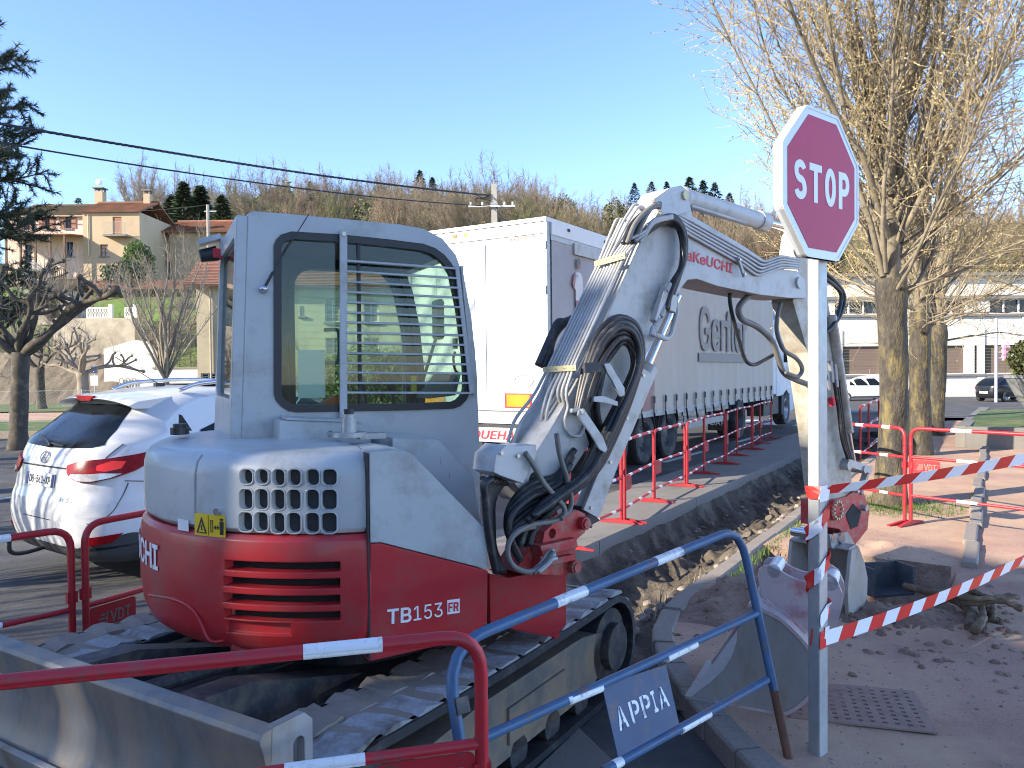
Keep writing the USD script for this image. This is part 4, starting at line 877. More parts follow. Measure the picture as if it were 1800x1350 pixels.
# things on the engine cover
zt = 1.50
c = atz(316, 756, zt + ZR + .02); mb = MB(); mb.cyl(c - UZ * .02, c + UZ * .012, .042, 20); mb.cyl(c + UZ * .012, c + UZ * .03, .03, 16); obj('filler_cap', mb, 'black_plastic', ex_)
q = [S(314, 728, -.30), S(320, 730, -.30), S(338, 757, -.30), S(314, 757, -.30)]
mb = MB(); mb.prism([((p - q[0]) @ EW, (p - q[0]) @ UZ) for p in q], q[0], EW, UZ, -.01, .01); obj('cover_hook', mb, 'black_plastic', ex_)
c = E(-.13, .46, 1.5); mb = MB(); mb.cyl(c, c + UZ * .02, .075, 24); mb.cyl(c + UZ * .02, c + UZ * .085, .034, 20); mb.cyl(c + UZ * .085, c + UZ * .10, .026, 16); mb.box(c + EW * .10, (.12, .07, .025), EW, -ES); tc_o = obj('tank_cap', mb, 'galvanised', ex_, smooth=30)
mb = MB(); mb.cyl(c + UZ * .10, c + UZ * .122, .022, 12); obj('cap_knob', mb, 'black_plastic', tc_o)
tb0 = fz_poly([(491, 739), (634, 743), (660, 775), (634, 780), (491, 783)], .27); mb = MB()
side_prism(mb, [tb0[0], tb0[1], (tb0[1][0] + .05, tb0[1][1] - .05), (tb0[3][0] + .05, tb0[3][1]), tb0[3], tb0[4]], .085, .27); tx_o = obj('tool_box', mb, 'grey_paint', ex_)
c = S(580, 762, .27); mb = MB(); mb.cyl(c - ES * .005, c + ES * .008, .014, 14); obj('lock', mb, 'chrome', tx_o)
mb = MB(); side_prism(mb, [(tb0[0][0] + .03, tb0[0][1]), (tb0[1][0] - .0, tb0[1][1]), (tb0[1][0] - .02, tb0[1][1] + .012), (tb0[0][0] + .03, tb0[0][1] + .012)], .09, .275); obj('lid', mb, 'grey_paint', tx_o)

# cab ----------------------------------------------------------
LC, LL = .06, -.90
outer = fz_poly([(424, 786), (436, 375), (446, 371), (520, 377), (700, 394), (745, 402), (778, 420), (801, 448), (815, 486), (829, 560), (838, 650), (842, 770), (845, 965), (640, 955), (620, 820), (424, 800)], LC)
outp = Polygon(outer).buffer(.012, quad_segs=3).buffer(-.012, quad_segs=3)
win = Polygon(fz_poly([(487, 433), (491, 424), (497, 418), (513, 413), (599, 418), (678, 426), (742, 434), (762, 441), (777, 452), (788, 465), (796, 480), (809, 541), (819, 621), (822, 668), (821, 687), (815, 700), (806, 709), (796, 713), (710, 716), (522, 719), (509, 717), (498, 710), (490, 701), (487, 691)], LC))
g = outp.difference(win.buffer(-.004)); mb = MB(); side_prism(mb, g, LC - .05, LC); obj('cab_side', mb, 'grey_paint', ex_)
mb = MB(); side_prism(mb, win.buffer(.016).difference(win.buffer(-.020)), LC - .03, LC + .008); obj('window_seal', mb, 'black_plastic', ex_)
mb = MB(); side_prism(mb, win.buffer(-.01), LC - .024, LC - .018); obj('window_pane', mb, 'cab_glass', ex_)
mb = MB(); fw = FZ(633, 560, LC)[0]; lim = win.bounds; g = sbox(fw - .007, lim[1], fw + .007, lim[3]).intersection(win); side_prism(mb, g, LC - .04, LC - .006); obj('window_divider', mb, 'black_plastic', ex_)
# left side with door frame
fr = outp.buffer(-.0); minf, minz, maxf, maxz = outp.bounds
def opening(f0, z0, f1, z1, r): return rrect(f0, z0, f1, z1, r)
op = [opening(minf + .09, 1.75, minf + .27, 2.38, .06), opening(minf + .40, 1.02, maxf - .13, 2.40, .11).intersection(outp.buffer(-.10))]
g = fr
for o_ in op: g = g.difference(o_)
mb = MB(); side_prism(mb, g, LL, LL + .05); obj('cab_side', mb, 'cab_trim', ex_)
mb = MB(); side_prism(mb, g.buffer(.0), LL - .012, LL - .002); obj('cab_door_skin', mb, 'grey_paint', ex_)
mb = MB()
for o_ in op: side_prism(mb, o_, LL + .02, LL + .025)
obj('window_pane', mb, 'cab_glass', ex_)
mb = MB(); side_prism(mb, op[1].buffer(.035).difference(op[1].buffer(-.0)), LL + .05, LL + .075); obj('door_frame', mb, 'black_plastic', ex_)
# roof, front frame, rear wall
band = outp.difference(outp.buffer(-.055)).intersection(sbox(minf - 1, FZ(801, 452, LC)[1], maxf + 1, 9)); mb = MB(); side_prism(mb, band, LL + .05, LC - .05); obj('cab_roof', mb, 'grey_paint', ex_)
lin = outp.buffer(-.057).difference(outp.buffer(-.07)).intersection(sbox(minf + .1, FZ(801, 452, LC)[1], maxf + 1, 9)); mb = MB(); side_prism(mb, lin, LL + .06, LC - .06); obj('head_lining', mb, 'headliner', ex_)
mb = MB(); side_prism(mb, outp.difference(outp.buffer(-.05)).intersection(sbox(maxf - .3, minz, maxf + 1, 1.25)), LL + .05, LC - .05); obj('cab_front', mb, 'grey_paint', ex_)
wsz = outp.buffer(-.02).difference(outp.buffer(-.026)).intersection(sbox(maxf - .5, 1.25, maxf + 1, FZ(801, 452, LC)[1])); mb = MB(); side_prism(mb, wsz, LL + .05, LC - .05); obj('windscreen', mb, 'cab_glass', ex_)
for l0 in (LL + .05, LC - .085):
    fb = outp.difference(outp.buffer(-.05)).intersection(sbox(maxf - .5, 1.25, maxf + 1, FZ(801, 452, LC)[1])); mb = MB(); side_prism(mb, fb, l0, l0 + .035); obj('windscreen_frame', mb, 'black_plastic' if l0 < 0 else 'red_worn', ex_)
rb = np.array(FZ(424, 786, LC)); rt = np.array(FZ(436, 375, LC)); d = nrm(rt - rb); Lr = np.linalg.norm(rt - rb); e2 = EW * d[0] + UZ * d[1]
o = XC + EW * rb[0] + UZ * rb[1] + ES * (LC - .002)
g = sbox(0, -.02, LC - LL - .004, Lr - .012).difference(rrect(.07, .22, LC - LL - .07, Lr - .10, .06)); mb = MB(); mb.prism(g, o, -ES, e2, -.05, 0); obj('cab_rear', mb, 'grey_paint', ex_)
mb = MB(); mb.prism(rrect(.06, .21, LC - LL - .06, Lr - .09, .06).difference(rrect(.085, .235, LC - LL - .085, Lr - .115, .05)), o, -ES, e2, -.03, .006); obj('window_seal', mb, 'black_plastic', ex_)
mb = MB(); mb.prism(rrect(.08, .23, LC - LL - .08, Lr - .11, .05), o, -ES, e2, -.03, -.024); obj('rear_window', mb, 'cab_glass', ex_)
mb = MB(); mb.box(E((minf + maxf) / 2, (LC + LL) / 2, .93), (maxf - minf - .1, LC - LL - .1, .05), EW, -ES); obj('cab_floor', mb, 'cab_trim', ex_)
for i in range(8):
    c = o - ES * (.10 + i * .08) + e2 * .035 - EW * .001; obj('vent_slit', MB().box(c, (.04, .008, .01), -ES, EW), 'dark_void', ex_)
# grid of bars in front of the window
G0 = LC + .03
p0, p1 = S(603.5, 405, G0), S(603.5, 736, G0); mb = MB(); mb.bar(p0, p1, .012, .036, up=EW); obj('guard_post', mb, 'grey_paint', ex_)
mb = MB(); q = [S(803, 468, G0), S(829, 692, G0)]; mb.bar(q[0], q[1], .01, .022, up=EW); mb.bar(S(810, 468, LC + .012), S(832, 694, LC + .012), .03, .012, up=EW); obj('guard_bracket', mb, 'grey_paint', ex_)
L_ = [340, 398, 455, 512, 568, 625, 680, 737, 793, 850, 905, 957, 1015, 1068]; R_ = [383, 437, 490, 545, 597, 652, 698, 752, 805, 860, 912, 963, 1015, 1070]
for i in range(14):
    a = S(608, 350 + L_[i] / 3.14, G0 + .004); b = S(803 + 26 * i / 13, 350 + R_[i] / 3.14, G0 + .004); obj('guard_bar', MB().cyl(a, b, .006, 8), 'grey_paint', ex_, smooth=True)
for y in (412, 727):
    c = S(603.5, y, G0); obj('bolt', MB().cyl(c, c + ES * .016, .011, 6), 'bolt_zinc', ex_)
mb = MB(); a = S(463.5, 508, LC + .02); mb.sphere(a, .018); mb.cyl(S(463.5, 508, LC), a, .02, 12); obj('antenna_base', mb, 'badge_chrome', ex_, smooth=True)
mb = MB(); mb.tube([a, S(480, 478, LC + .03)], .007, 8); mb.tube([S(480, 478, LC + .03), S(543, 376, LC + .05)], .0028, 6); obj('antenna', mb, 'black_plastic', ex_)
# inside
mb = MB(); a, b = S(523, 615, LC - .03), S(572, 699, LC - .03); mb.box((a + b) / 2, (abs((b - a) @ EW), .003, abs(b[2] - a[2])), EW, -ES); obj('paper_sheet', mb, 'paper', ex_)
sc = E(-.05, -.42, 0); mb = MB()
def rbox(c, s, r=.05):
    h = np.array(s) / 2 - r; return m3.Manifold.batch_hull([m3.Manifold.sphere(r, 12).translate([float(c[0] + i * h[0]), float(c[1] + j * h[1]), float(c[2] + k * h[2])]) for i in (-1, 1) for j in (-1, 1) for k in (-1, 1)])
def emesh(m):
    q = MB().man(m); v, f = q.arrays(); return MB().add(XC + v[:, :1] * EW - v[:, 1:2] * ES + v[:, 2:] * UZ, f)
obj('seat', emesh(rbox((-.10, .42, 1.36), (.5, .48, .14))), 'seat_cloth', ex_, smooth=30); obj('seat_back', emesh(rbox((-.34, .42, 1.62), (.14, .46, .46))), 'seat_cloth', ex_, smooth=30)
obj('seat_base', emesh(rbox((-.10, .42, 1.15), (.45, .4, .3), .03)), 'black_plastic', ex_)
for l_ in (.12, .72): obj('arm_console', emesh(rbox((.08, l_, 1.43), (.42, .14, .16), .03)), 'interior_grey', ex_, smooth=30)
for l_ in (-.12, -.72):
    p = [E(.24, l_, 1.5), E(.25, l_, 1.62), E(.23, l_, 1.72)]; mb = MB(); mb.tube(p, .012, 8); mb.sphere(p[-1], (.022, .022, .045)); obj('joystick', mb, 'black_plastic', ex_, smooth=True)
mb = MB(); side_prism(mb, fz_poly([(745, 700), (790, 694), (800, 655), (780, 655)], -.35), -.5, -.25); obj('display_console', mb, 'interior_grey', ex_)
mb = MB(); mb.box(S(727, 675, -.2), (.025, .03, .09), EW, -ES); obj('lever_grip', mb, 'label_yellow', ex_)
mb = MB(); mb.prism([(0, 0), (.16, 0), (.08, .05)], S(560, 712, -.2), EW, UZ, -.05, .05); obj('safety_vest', mb, 'orange_plastic', ex_)
mb = MB(); mb.tube(spline([S(570, 580, LL + .10), S(592, 580, LL + .10), S(596, 590, LL + .10), S(596, 630, LL + .10), S(590, 638, LL + .10), S(572, 638, LL + .10)], 5), .012, 8); obj('grab_rail', mb, 'interior_grey', ex_, smooth=True)
mb = MB(); mb.tube(spline([S(800, 618, -.02), S(797, 630, -.02), S(800, 650, -.02), S(806, 656, -.02)], 5), .007, 6); obj('grab_handle', mb, 'red_worn', ex_)
for x_, y_ in ((508, 597), (800, 604)): obj('window_latch', MB().box(S(x_, y_, LC - .035), (.022, .02, .055), EW, -ES), 'black_plastic', ex_)
# mirror on the front left, black column of the cab front
c = E(maxf + .12, LL - .05, 2.12); obj('mirror', emesh(rbox((maxf + .12, -(LL - .02), 2.12), (.05, .13, .26), .02)), 'black_plastic', ex_, smooth=30)
obj('mirror_arm', MB().tube([c - UZ * .1, c - UZ * .4 - EW * .1, E(maxf - .02, LL, 1.6)], .011, 6), 'black_plastic', ex_)
# lamp on the rear left corner of the roof
c = E(minf - .03, LL + .14, maxz - .08); mb = MB(); mb.box(c + UZ * .06 - EW * .04, (.12, .11, .03), nrm(EW + UZ * .35), -ES); mb.box(c + UZ * .02 + EW * .03, (.03, .12, .10), EW, -ES); obj('work_lamp_hood', mb, 'grey_paint', ex_)
mb = MB(); mb.cyl(c - EW * .0 - UZ * .01, c - EW * .09 - UZ * .03, .042, 18, .034); obj('work_lamp', mb, 'black_plastic', ex_); mb = MB(); mb.box(c - UZ * .015, (.05, .1, .05), EW, -ES); obj('work_lamp_bracket', mb, 'decal_red', ex_)

# boom ---------------------------------------------------------
BH = math.radians(49.0); BD = V(math.sin(BH), math.cos(BH), 0); BN = V(BD[1], -BD[0], 0); FT = V(.104, 3.596, 1.19)
def Bp(px, py, off=0.0): return onp(px, py, FT + BN * off, BN)
def bprism(mb, pts, o0, o1, ref=None):
    P = [Bp(*p, ref if ref is not None else o1) for p in pts]; b = FT + BN * 0
    poly = [((p - b) @ BD, (p - b) @ UZ) for p in P]
    return mb.prism(poly, b, BD, UZ, o0, o1)          # BD x UZ = BN
def bpoly(pts, ref): return Polygon([((Bp(*p, ref) - FT) @ BD, (Bp(*p, ref) - FT) @ UZ) for p in pts])
HB = .105
low = spline([(936, 805), (975, 742), (1022, 655), (1068, 555), (1113, 452), (1142, 398), (1168, 356), (1183, 331)], 4).tolist() + [[1197, 326], [1207, 334], [1211, 352], [1217, 380], [1300, 428], [1345, 458], [1380, 474], [1400, 476], [1415, 492], [1417, 524], [1390, 524], [1336, 518], [1262, 503], [1225, 490], [1208, 492], [1196, 508], [1175, 545], [1135, 625], [1085, 710], [1030, 790], [990, 850], [965, 880], [935, 885], [905, 850]]
hole_ear = Point((Bp(1197, 345, HB) - FT) @ BD, (Bp(1197, 345, HB) - FT) @ UZ).buffer(.018)
g = bpoly(low, HB).buffer(0); mb = MB(); mb.prism(g.difference(hole_ear), FT, BD, UZ, -HB, HB); obj('boom', mb, 'boom_paint', ex_)
mb = MB(); mb.cyl(Bp(1197, 345, HB) - BN * .23, Bp(1197, 345, HB) + BN * .034, .024, 16); obj('pin', mb, 'clamp_yellow', ex_)
# far ear and folded cover at the boom top
mb = MB(); bprism(mb, [(1150, 350), (1178, 330), (1197, 326), (1209, 336), (1212, 372), (1170, 385)], HB, HB + .022); obj('boom_ear', mb, 'boom_paint', ex_)
mb = MB(); bprism(mb, [(1090, 420), (1120, 380), (1150, 345), (1160, 336), (1148, 360), (1118, 400), (1100, 440)], -HB - .10, -HB - .08, -.2); obj('boom_ear', mb, 'boom_paint', ex_)
# weld strip and a dark foot opening
mb = MB(); c = Bp(940, 843, HB); mb.cyl(c - BN * .02, c + BN * .004, .034, 20); obj('boom_foot_pin', mb, 'dark_void', ex_)
mb = MB(); bprism(mb, [(872, 800), (890, 782), (905, 785), (942, 782), (943, 800), (920, 850), (880, 836), (868, 830)], .05, .19); obj('foot_cover', mb, 'boom_paint', ex_)
for x_, y_ in ((880, 796), (909, 801)):
    c = Bp(x_, y_, .19); obj('bolt', MB().cyl(c, c + BN * .012, .010, 6), 'bolt_zinc', ex_)
# boom lift cylinder with its guard plate
a, b = Bp(1021, 918, .0), Bp(1190, 520, .0); m_ = a + (b - a) * .66
mb = MB(); mb.cyl(a, m_, .06, 20); obj('lift_cylinder', mb, 'boom_paint', ex_, smooth=30); obj('lift_cylinder_rod', MB().cyl(m_, b, .028, 16), 'chrome', ex_, smooth=30)
mb = MB(); bprism(mb, [(1128, 646), (1146, 657), (1144, 664), (1056, 900), (1050, 910), (1026, 896), (1030, 885)], .085, .10); obj('cylinder_guard', mb, 'boom_paint', ex_)
for x_, y_ in ((1130, 660), (1101, 735), (1072, 812), (1038, 892)): c = Bp(x_, y_, .10); obj('bolt', MB().cyl(c, c + BN * .01, .009, 6), 'bolt_zinc', ex_)
mb = MB(); bprism(mb, [(1022, 890), (1045, 905), (1055, 915), (1035, 925), (1020, 912)], -.06, .06); obj('guard_end', mb, 'black_plastic', ex_)
# swing post
kp_ = [(945, 1010), (957, 935), (975, 918), (1000, 903), (1016, 897), (1028, 903), (1031, 914), (1028, 936), (1014, 948), (1012, 962), (1012, 985), (1010, 1006), (990, 1012)]
gk = bpoly(kp_, .12).buffer(0).difference(Point((Bp(971, 938, .12) - FT) @ BD, (Bp(971, 938, .12) - FT) @ UZ).buffer(.022))
mb = MB(); mb.prism(gk, FT, BD, UZ, .07, .12); mb.prism(gk, FT, BD, UZ, -.12, -.07); obj('swing_post', mb, 'red_worn', ex_)
mb = MB(); bprism(mb, [(905, 1005), (940, 950), (960, 960), (1008, 950), (1010, 1006), (960, 1016)], -.07, .07); obj('swing_post_core', mb, 'red_worn', ex_)
mb = MB(); bprism(mb, [(950, 960), (1013, 946), (1016, 962), (955, 978)], .1, .16); bprism(mb, [(958, 985), (1008, 975), (1008, 985), (960, 996)], .1, .15); obj('swing_bracket', mb, 'red_worn', ex_)
for x_, y_ in ((1021, 919), (1004, 995)):
    c = Bp(x_, y_, .12); mb = MB(); mb.cyl(c - BN * .01, c + BN * .035, .030, 20); mb.cyl(c + BN * .035, c + BN * .045, .022, 16); obj('pin', mb, 'red_worn', ex_, smooth=30)
# arm cylinder
a, b, c = Bp(1200, 347, .0), Bp(1345, 391, .0), Bp(1412, 408, .0)
mb = MB(); mb.cyl(a, b, .052, 24); mb.cyl(b - nrm(b - a) * .09, b, .059, 24); obj('arm_cylinder', mb, 'boom_paint', ex_, smooth=30); obj('arm_cylinder_rod', MB().cyl(b, c, .027, 16), 'chrome', ex_, smooth=30)
mb = MB(); mb.sphere(a, .06); mb.tube([Bp(1215, 362, .07), Bp(1310, 392, .07)], .009, 8); obj('cylinder_fittings', mb, 'boom_paint', ex_, smooth=30)
# the arm
armp = [(1394, 530), (1402, 480), (1412, 410), (1419, 398), (1426, 402), (1437, 450), (1452, 512), (1466, 590), (1484, 700), (1496, 800), (1497, 868), (1485, 884), (1462, 886), (1452, 872), (1440, 760), (1420, 620), (1404, 565)]
ga = bpoly(armp, .075); mb = MB(); mb.prism(ga, FT, BD, UZ, -.075, .075); obj('arm', mb, 'arm_paint', ex_)
c = Bp(1404, 497, .11); mb = MB(); mb.cyl(c - BN * .24, c + BN * .01, .036, 20); obj('pin', mb, 'boom_paint', ex_, smooth=30)
mb = MB(); mb.cyl(Bp(1462, 555, .10), Bp(1492, 760, .10), .032, 16); obj('bucket_cylinder', mb, 'arm_paint', ex_, smooth=30)
obj('bucket_cylinder_rod', MB().cyl(Bp(1492, 760, .10), Bp(1502, 818, .10), .016, 12), 'chrome', ex_, smooth=30)
mb = MB(); mb.bar(Bp(1484, 812, .09), Bp(1526, 826, .09), .05, .055, up=BN); c = Bp(1494, 818, .13); mb.cyl(c - BN * .2, c, .034, 18); c = Bp(1522, 826, .13); mb.cyl(c - BN * .2, c, .026, 16); obj('bucket_link', mb, 'galvanised', ex_, smooth=30)
mb = MB(); mb.bar(Bp(1524, 826, .08), Bp(1510, 868, .08), .03, .04, up=BN); mb.bar(Bp(1524, 826, -.08), Bp(1510, 868, -.08), .03, .04, up=BN); obj('bucket_link', mb, 'arm_paint', ex_)
# quick hitch
mb = MB(); bprism(mb, [(1452, 882), (1490, 872), (1508, 856), (1519, 868), (1528, 896), (1525, 930), (1503, 958), (1488, 950), (1476, 930), (1452, 926)], -.09, .09); obj('quick_hitch', mb, 'red_worn', ex_)
mb = MB(); bprism(mb, [(1487, 905), (1500, 885), (1514, 900), (1508, 925), (1496, 930)], .09, .094); obj('hitch_opening', mb, 'dark_void', ex_)
c = Bp(1468, 896, .10); mb = MB(); mb.cyl(c - BN * .02, c + BN * .012, .072, 28); mb.cyl(c, c + BN * .016, .03, 18); hr_o = obj('hitch_ring', mb, 'red_worn', ex_)
for i in range(13):
    an = i * 2 * math.pi / 13; p = c + BN * .016 + (BD * math.cos(an) + UZ * math.sin(an)) * .058; obj('ring_bolt', MB().cyl(p, p + BN * .012, .009, 6), 'clamp_yellow', hr_o)
for x_, y_ in ((1507, 861), (1521, 893)): c = Bp(x_, y_, .12); obj('pin', MB().cyl(c - BN * .24, c + BN * .012, .022, 14), 'galvanised', ex_, smooth=30)
mb = MB(); c = Bp(1466, 946, .12); mb.cyl(c - BN * .3, c, .03, 16); c = Bp(1481, 946, .13); mb.cyl(c - BN * .3, c, .036, 18); obj('hitch_pin', mb, 'chrome', ex_, smooth=30)
# digging bucket
HW = .21; lp_ = [(1494, 966), (1507, 962), (1517, 990), (1522, 1015), (1521, 1050), (1510, 1082), (1490, 1096), (1487, 1040)]
bk = bpoly(lp_, HW)
for s_ in (-1, 1):
    mb = MB(); mb.prism(bk, FT, BD, UZ, s_ * HW - .012, s_ * HW + .012); obj('bucket_side', mb, 'steel_worn', ex_)
arc = np.array([((Bp(*p, HW) - FT) @ BD, (Bp(*p, HW) - FT) @ UZ) for p in [(1494, 966)] + lp_[1:7]]); arc = spline(np.c_[arc, 0 * arc[:, 0]], 6)[:, :2]
mb = MB(); mb.prism(LineString(arc).buffer(.012), FT, BD, UZ, -HW, HW); obj('bucket_shell', mb, 'steel_worn', ex_, smooth=35)
for s_ in (-.10, .10):
    mb = MB(); bprism(mb, [(1458, 940), (1490, 935), (1506, 962), (1494, 970), (1462, 964)], s_ - .014, s_ + .014); obj('bucket_ear', mb, 'steel_worn', ex_)
# hydraulic pipes on the boom side -----------------------------
def pipe(pts, off, r, m, name, n=6, corner=.05):
    offs = np.broadcast_to(off, (len(pts),)); P = [Bp(x, y, o_) for (x, y), o_ in zip(pts, offs)]
    obj(name, MB().tube(rounded(P, corner, 4) if corner else spline(P, n), r, 7), m, ex_, smooth=True)
for i in range(9):
    t = i / 8; c1 = (1053 + 45 * t, 460 - 11 * t); c2 = (962 + 46 * t, 649 - 2 * t); pts = []
    if i < 2: pts = [(893 + 8 * i, 777 + 8 * i), (903 + 8 * i, 738 + 10 * i), (938 + 8 * i, 696 + 3 * i)]
    elif i < 4: pts = [(903 + 5 * (i - 2), 792 + 7 * (i - 2)), (936 + 10 * (i - 2), 764), (950 + 9 * (i - 2), 735)]
    elif i < 6: pts = [(1006 - 6 * (i - 4), 800 - 8 * (i - 4)), (962 + 8 * (i - 4), 772), (950 + 8 * (i - 4), 738), (962 + 8 * (i - 4), 690)]
    else: pts = [(1020 + 4 * (i - 6), 756 - 4 * (i - 6)), (1012 + 4 * (i - 6), 784 - 8 * (i - 6)), (992 + 3 * (i - 6), 782 - 9 * (i - 6)), (980 + 6 * (i - 6), 748 - 6 * (i - 6)), (988 + 6 * (i - 6), 716), (978 + 8 * (i - 6), 690)]
    pts = pts + [c2, c1]
    if i < 2: pts += [(1080 + 9 * i, 392), (1085 + 8 * i, 384), (1094 + 6 * i, 388)]
    elif i < 4: pts += [(1092 + 9 * (i - 2), 395), (1112 + 8 * (i - 2), 362 + 3 * (i - 2)), (1120 + 8 * (i - 2), 358 + 4 * (i - 2)), (1128 + 8 * (i - 2), 372)]
    else: pts += [(1113 + 4 * (i - 4), 402 + 3 * (i - 4)), (1140 + 5 * (i - 4), 372 + 5 * (i - 4)), (1165 + 4 * (i - 4), 362 + 6 * (i - 4))]
    pipe(pts, [-.085 + .205 * t + .004 * (i % 2)] * len(pts), .0080, 'boom_paint', 'hydraulic_pipe')
for j in range(5):
    pipe([(1150 + 3 * j, 354 + 5 * j), (1210, 386 + 6.5 * j), (1303, 438 + 6.5 * j), (1343 - 3 * j, 461 + 6 * j), (1372, 450 + 5 * j), (1404, 456 + 4 * j)], HB + .012, .0085, 'boom_paint', 'hydraulic_pipe', corner=.04)
def strip(x0, y0, x1, y1, w_, off, name='pipe_clamp', m='clamp_yellow', nb=4):
    a, b = Bp(x0, y0, off - (.21 if nb == 4 else 0)), Bp(x1, y1, off); mb = MB(); mb.bar(a, b, w_, .012, up=BN - BD if nb == 4 else BN); t = obj(name, mb, m, ex_)
    for q in np.linspace(.12, .88, nb): p = a + (b - a) * q; obj('bolt', MB().cyl(p, p + BN * .014, .008, 6), 'bolt_zinc', t)
strip(1046, 464, 1100, 449, .028, HB + .05); strip(956, 650, 1014, 646, .026, HB + .05); strip(1297, 452, 1308, 486, .02, HB + .03, m='boom_paint', nb=2)
# white valve block and elbow on the boom side
mb = MB(); mb.bar(Bp(1172, 500, .15), Bp(1150, 566, .15), .035, .035, up=BN); mb.bar(Bp(1180, 520, .14), Bp(1176, 548, .14), .05, .05, up=BN); obj('valve_block', mb, 'boom_paint', ex_)
pipe([(1187, 528), (1190, 545), (1180, 588), (1172, 596), (1150, 588)], .15, .014, 'boom_paint', 'elbow_pipe'); 
for (x0, y0, x1, y1) in ((1150, 575, 1146, 590), (1158, 560, 1150, 582), (1168, 540, 1160, 556), (1176, 498, 1170, 512)): obj('hose_fitting', MB().cyl(Bp(x0, y0, .16), Bp(x1, y1, .16), .017, 8), 'galvanised', ex_)
# hose brackets
mb = MB(); mb.bar(Bp(1027, 647, .25), Bp(1065, 644, .25), .045, .012, up=BN); obj('hose_strap', mb, 'rubber', ex_)
for pl, off in (([(1062, 640), (1072, 638), (1098, 682), (1098, 695), (1090, 698), (1078, 672), (1068, 656)], .255), ([(1018, 722), (1026, 718), (1060, 768), (1068, 790), (1064, 796), (1054, 790), (1040, 765), (1016, 730)], .255), ([(1044, 697), (1062, 696), (1086, 706), (1086, 714), (1062, 708), (1044, 706)], .25)):
    mb = MB(); bprism(mb, pl, off, off + .008); obj('hose_bracket', mb, 'boom_paint', ex_)
mb = MB(); mb.cyl(Bp(1004, 722, .24), Bp(1026, 722, .24), .010, 12); mb.cyl(Bp(1023, 724, .24), Bp(1023, 724, .268), .012, 12); obj('bracket_arm', mb, 'boom_paint', ex_)
def hose(pts, off, r, m='hose_black', name='hydraulic_hose'): pipe(pts, off, r, m, name, 7, 0)
for k_ in range(6):                                   # coiled black hoses on the side
    d_ = 9 * k_; hose([(1012 + 3 * k_, 730), (1018 + 4 * k_, 690 + d_ * .3), (1030 + d_ * .62, 640 + d_ * .2), (1052 + d_ * .45, 585 + d_ * .9), (1086 + d_ * .12, 558 + d_), (1118 - d_ * .25, 573 + d_ * .8), (1129 - d_ * .35, 622 + d_ * .5), (1112 - d_ * .5, 690 + d_ * .2), (1082 - d_ * .6, 765), (1050 - d_ * .8, 825 + 3 * k_), (1000 - d_, 870 + 2 * k_), (945 - d_ * .5, 900 + 4 * k_)], .15 + .026 * ((k_ * 2) % 5) * .8, .0165)
for k_ in range(4): hose([(1030 + 10 * k_, 650), (1022 + 9 * k_, 720), (1040 + 8 * k_, 790), (1030 + 5 * k_, 830), (985 + 8 * k_, 862), (930 + 5 * k_, 905 + 6 * k_), (905 + 8 * k_, 960)], .10 + .03 * (k_ % 2), .0165)
for k_ in range(5): hose([(893 - 7 * k_, 846 - k_), (880 - 7 * k_, 852), (866 - 3 * k_, 880), (862 - 2 * k_ + 3, 920), (868 - k_, 965), (885 - 3 * k_, 1006)], .04 + .03 * k_, .018)
for k_ in range(6): hose([(1010 - 4 * k_, 790 + 12 * k_), (980, 835 + 9 * k_), (935, 850 + 11 * k_), (900, 885 + 10 * k_), (892 + 2 * k_, 930 + 6 * k_), (915, 985)], .13 + .02 * (k_ % 3), .016)
for k_ in range(3): hose([(962 - 8 * k_, 650 - 4 * k_), (970, 600 - 6 * k_), (985 - 2 * k_, 575 - 4 * k_), (1005 - 6 * k_, 560 + 3 * k_)], -.13, .02)
hose([(923, 796), (936, 815), (955, 848), (975, 872), (990, 890), (992, 903), (985, 912)], .21, .0125, 'hose_dusty')
hose([(978, 762), (984, 800), (998, 845), (1004, 880), (998, 900), (975, 915), (935, 922), (905, 938), (892, 965), (900, 992), (925, 1005), (952, 995), (972, 970)], .20, .012, 'hose_dusty')
hose([(940, 925), (915, 932), (897, 950), (892, 975), (900, 996)], .19, .012, 'hose_dusty')
for k_ in range(3): hose([(930 + 8 * k_, 1008 - k_), (950 + 6 * k_, 992), (962 + 4 * k_, 975 + 4 * k_), (972 + 3 * k_, 966 + 8 * k_)], .18 + .02 * k_, .0105, 'boom_paint', 'hydraulic_pipe')
for k_ in range(3): hose([(1128 + 5 * k_, 415 - 8 * k_), (1160, 393 - 4 * k_), (1186, 392 - 5 * k_), (1199 + 2 * k_, 420 - 4 * k_), (1199 + k_, 462), (1186 - 4 * k_, 505), (1172 - 3 * k_, 545)], .145 + .02 * (k_ % 2), .0165)
for k_ in range(4): hose([(1095 + 7 * k_, 428), (1110 + 6 * k_, 395 - k_), (1135 + 4 * k_, 372 - 3 * k_), (1160, 358 + 2 * k_)], .16 + .015 * (k_ % 2), .013, 'hose_dusty' if k_ % 2 else 'hose_black')
for k_ in range(3): hose([(1108 + 8 * k_, 420 + 3 * k_), (1135, 405 + 4 * k_), (1150, 386 + 3 * k_), (1182, 379 + 2 * k_)], .18, .008, 'boom_paint', 'hydraulic_pipe')
hose([(1284, 505), (1283, 530), (1290, 565), (1300, 600), (1310, 632), (1325, 641), (1345, 632), (1366, 620)], .0, .012)
hose([(1322, 515), (1306, 530), (1298, 545), (1306, 562), (1332, 575), (1356, 598), (1368, 630), (1378, 655), (1400, 668), (1426, 678)], .04, .019, 'hose_dusty')
hose([(1372, 532), (1366, 560), (1366, 585), (1378, 615), (1400, 630), (1410, 648), (1402, 662), (1380, 655)], .06, .014, 'hose_dusty')
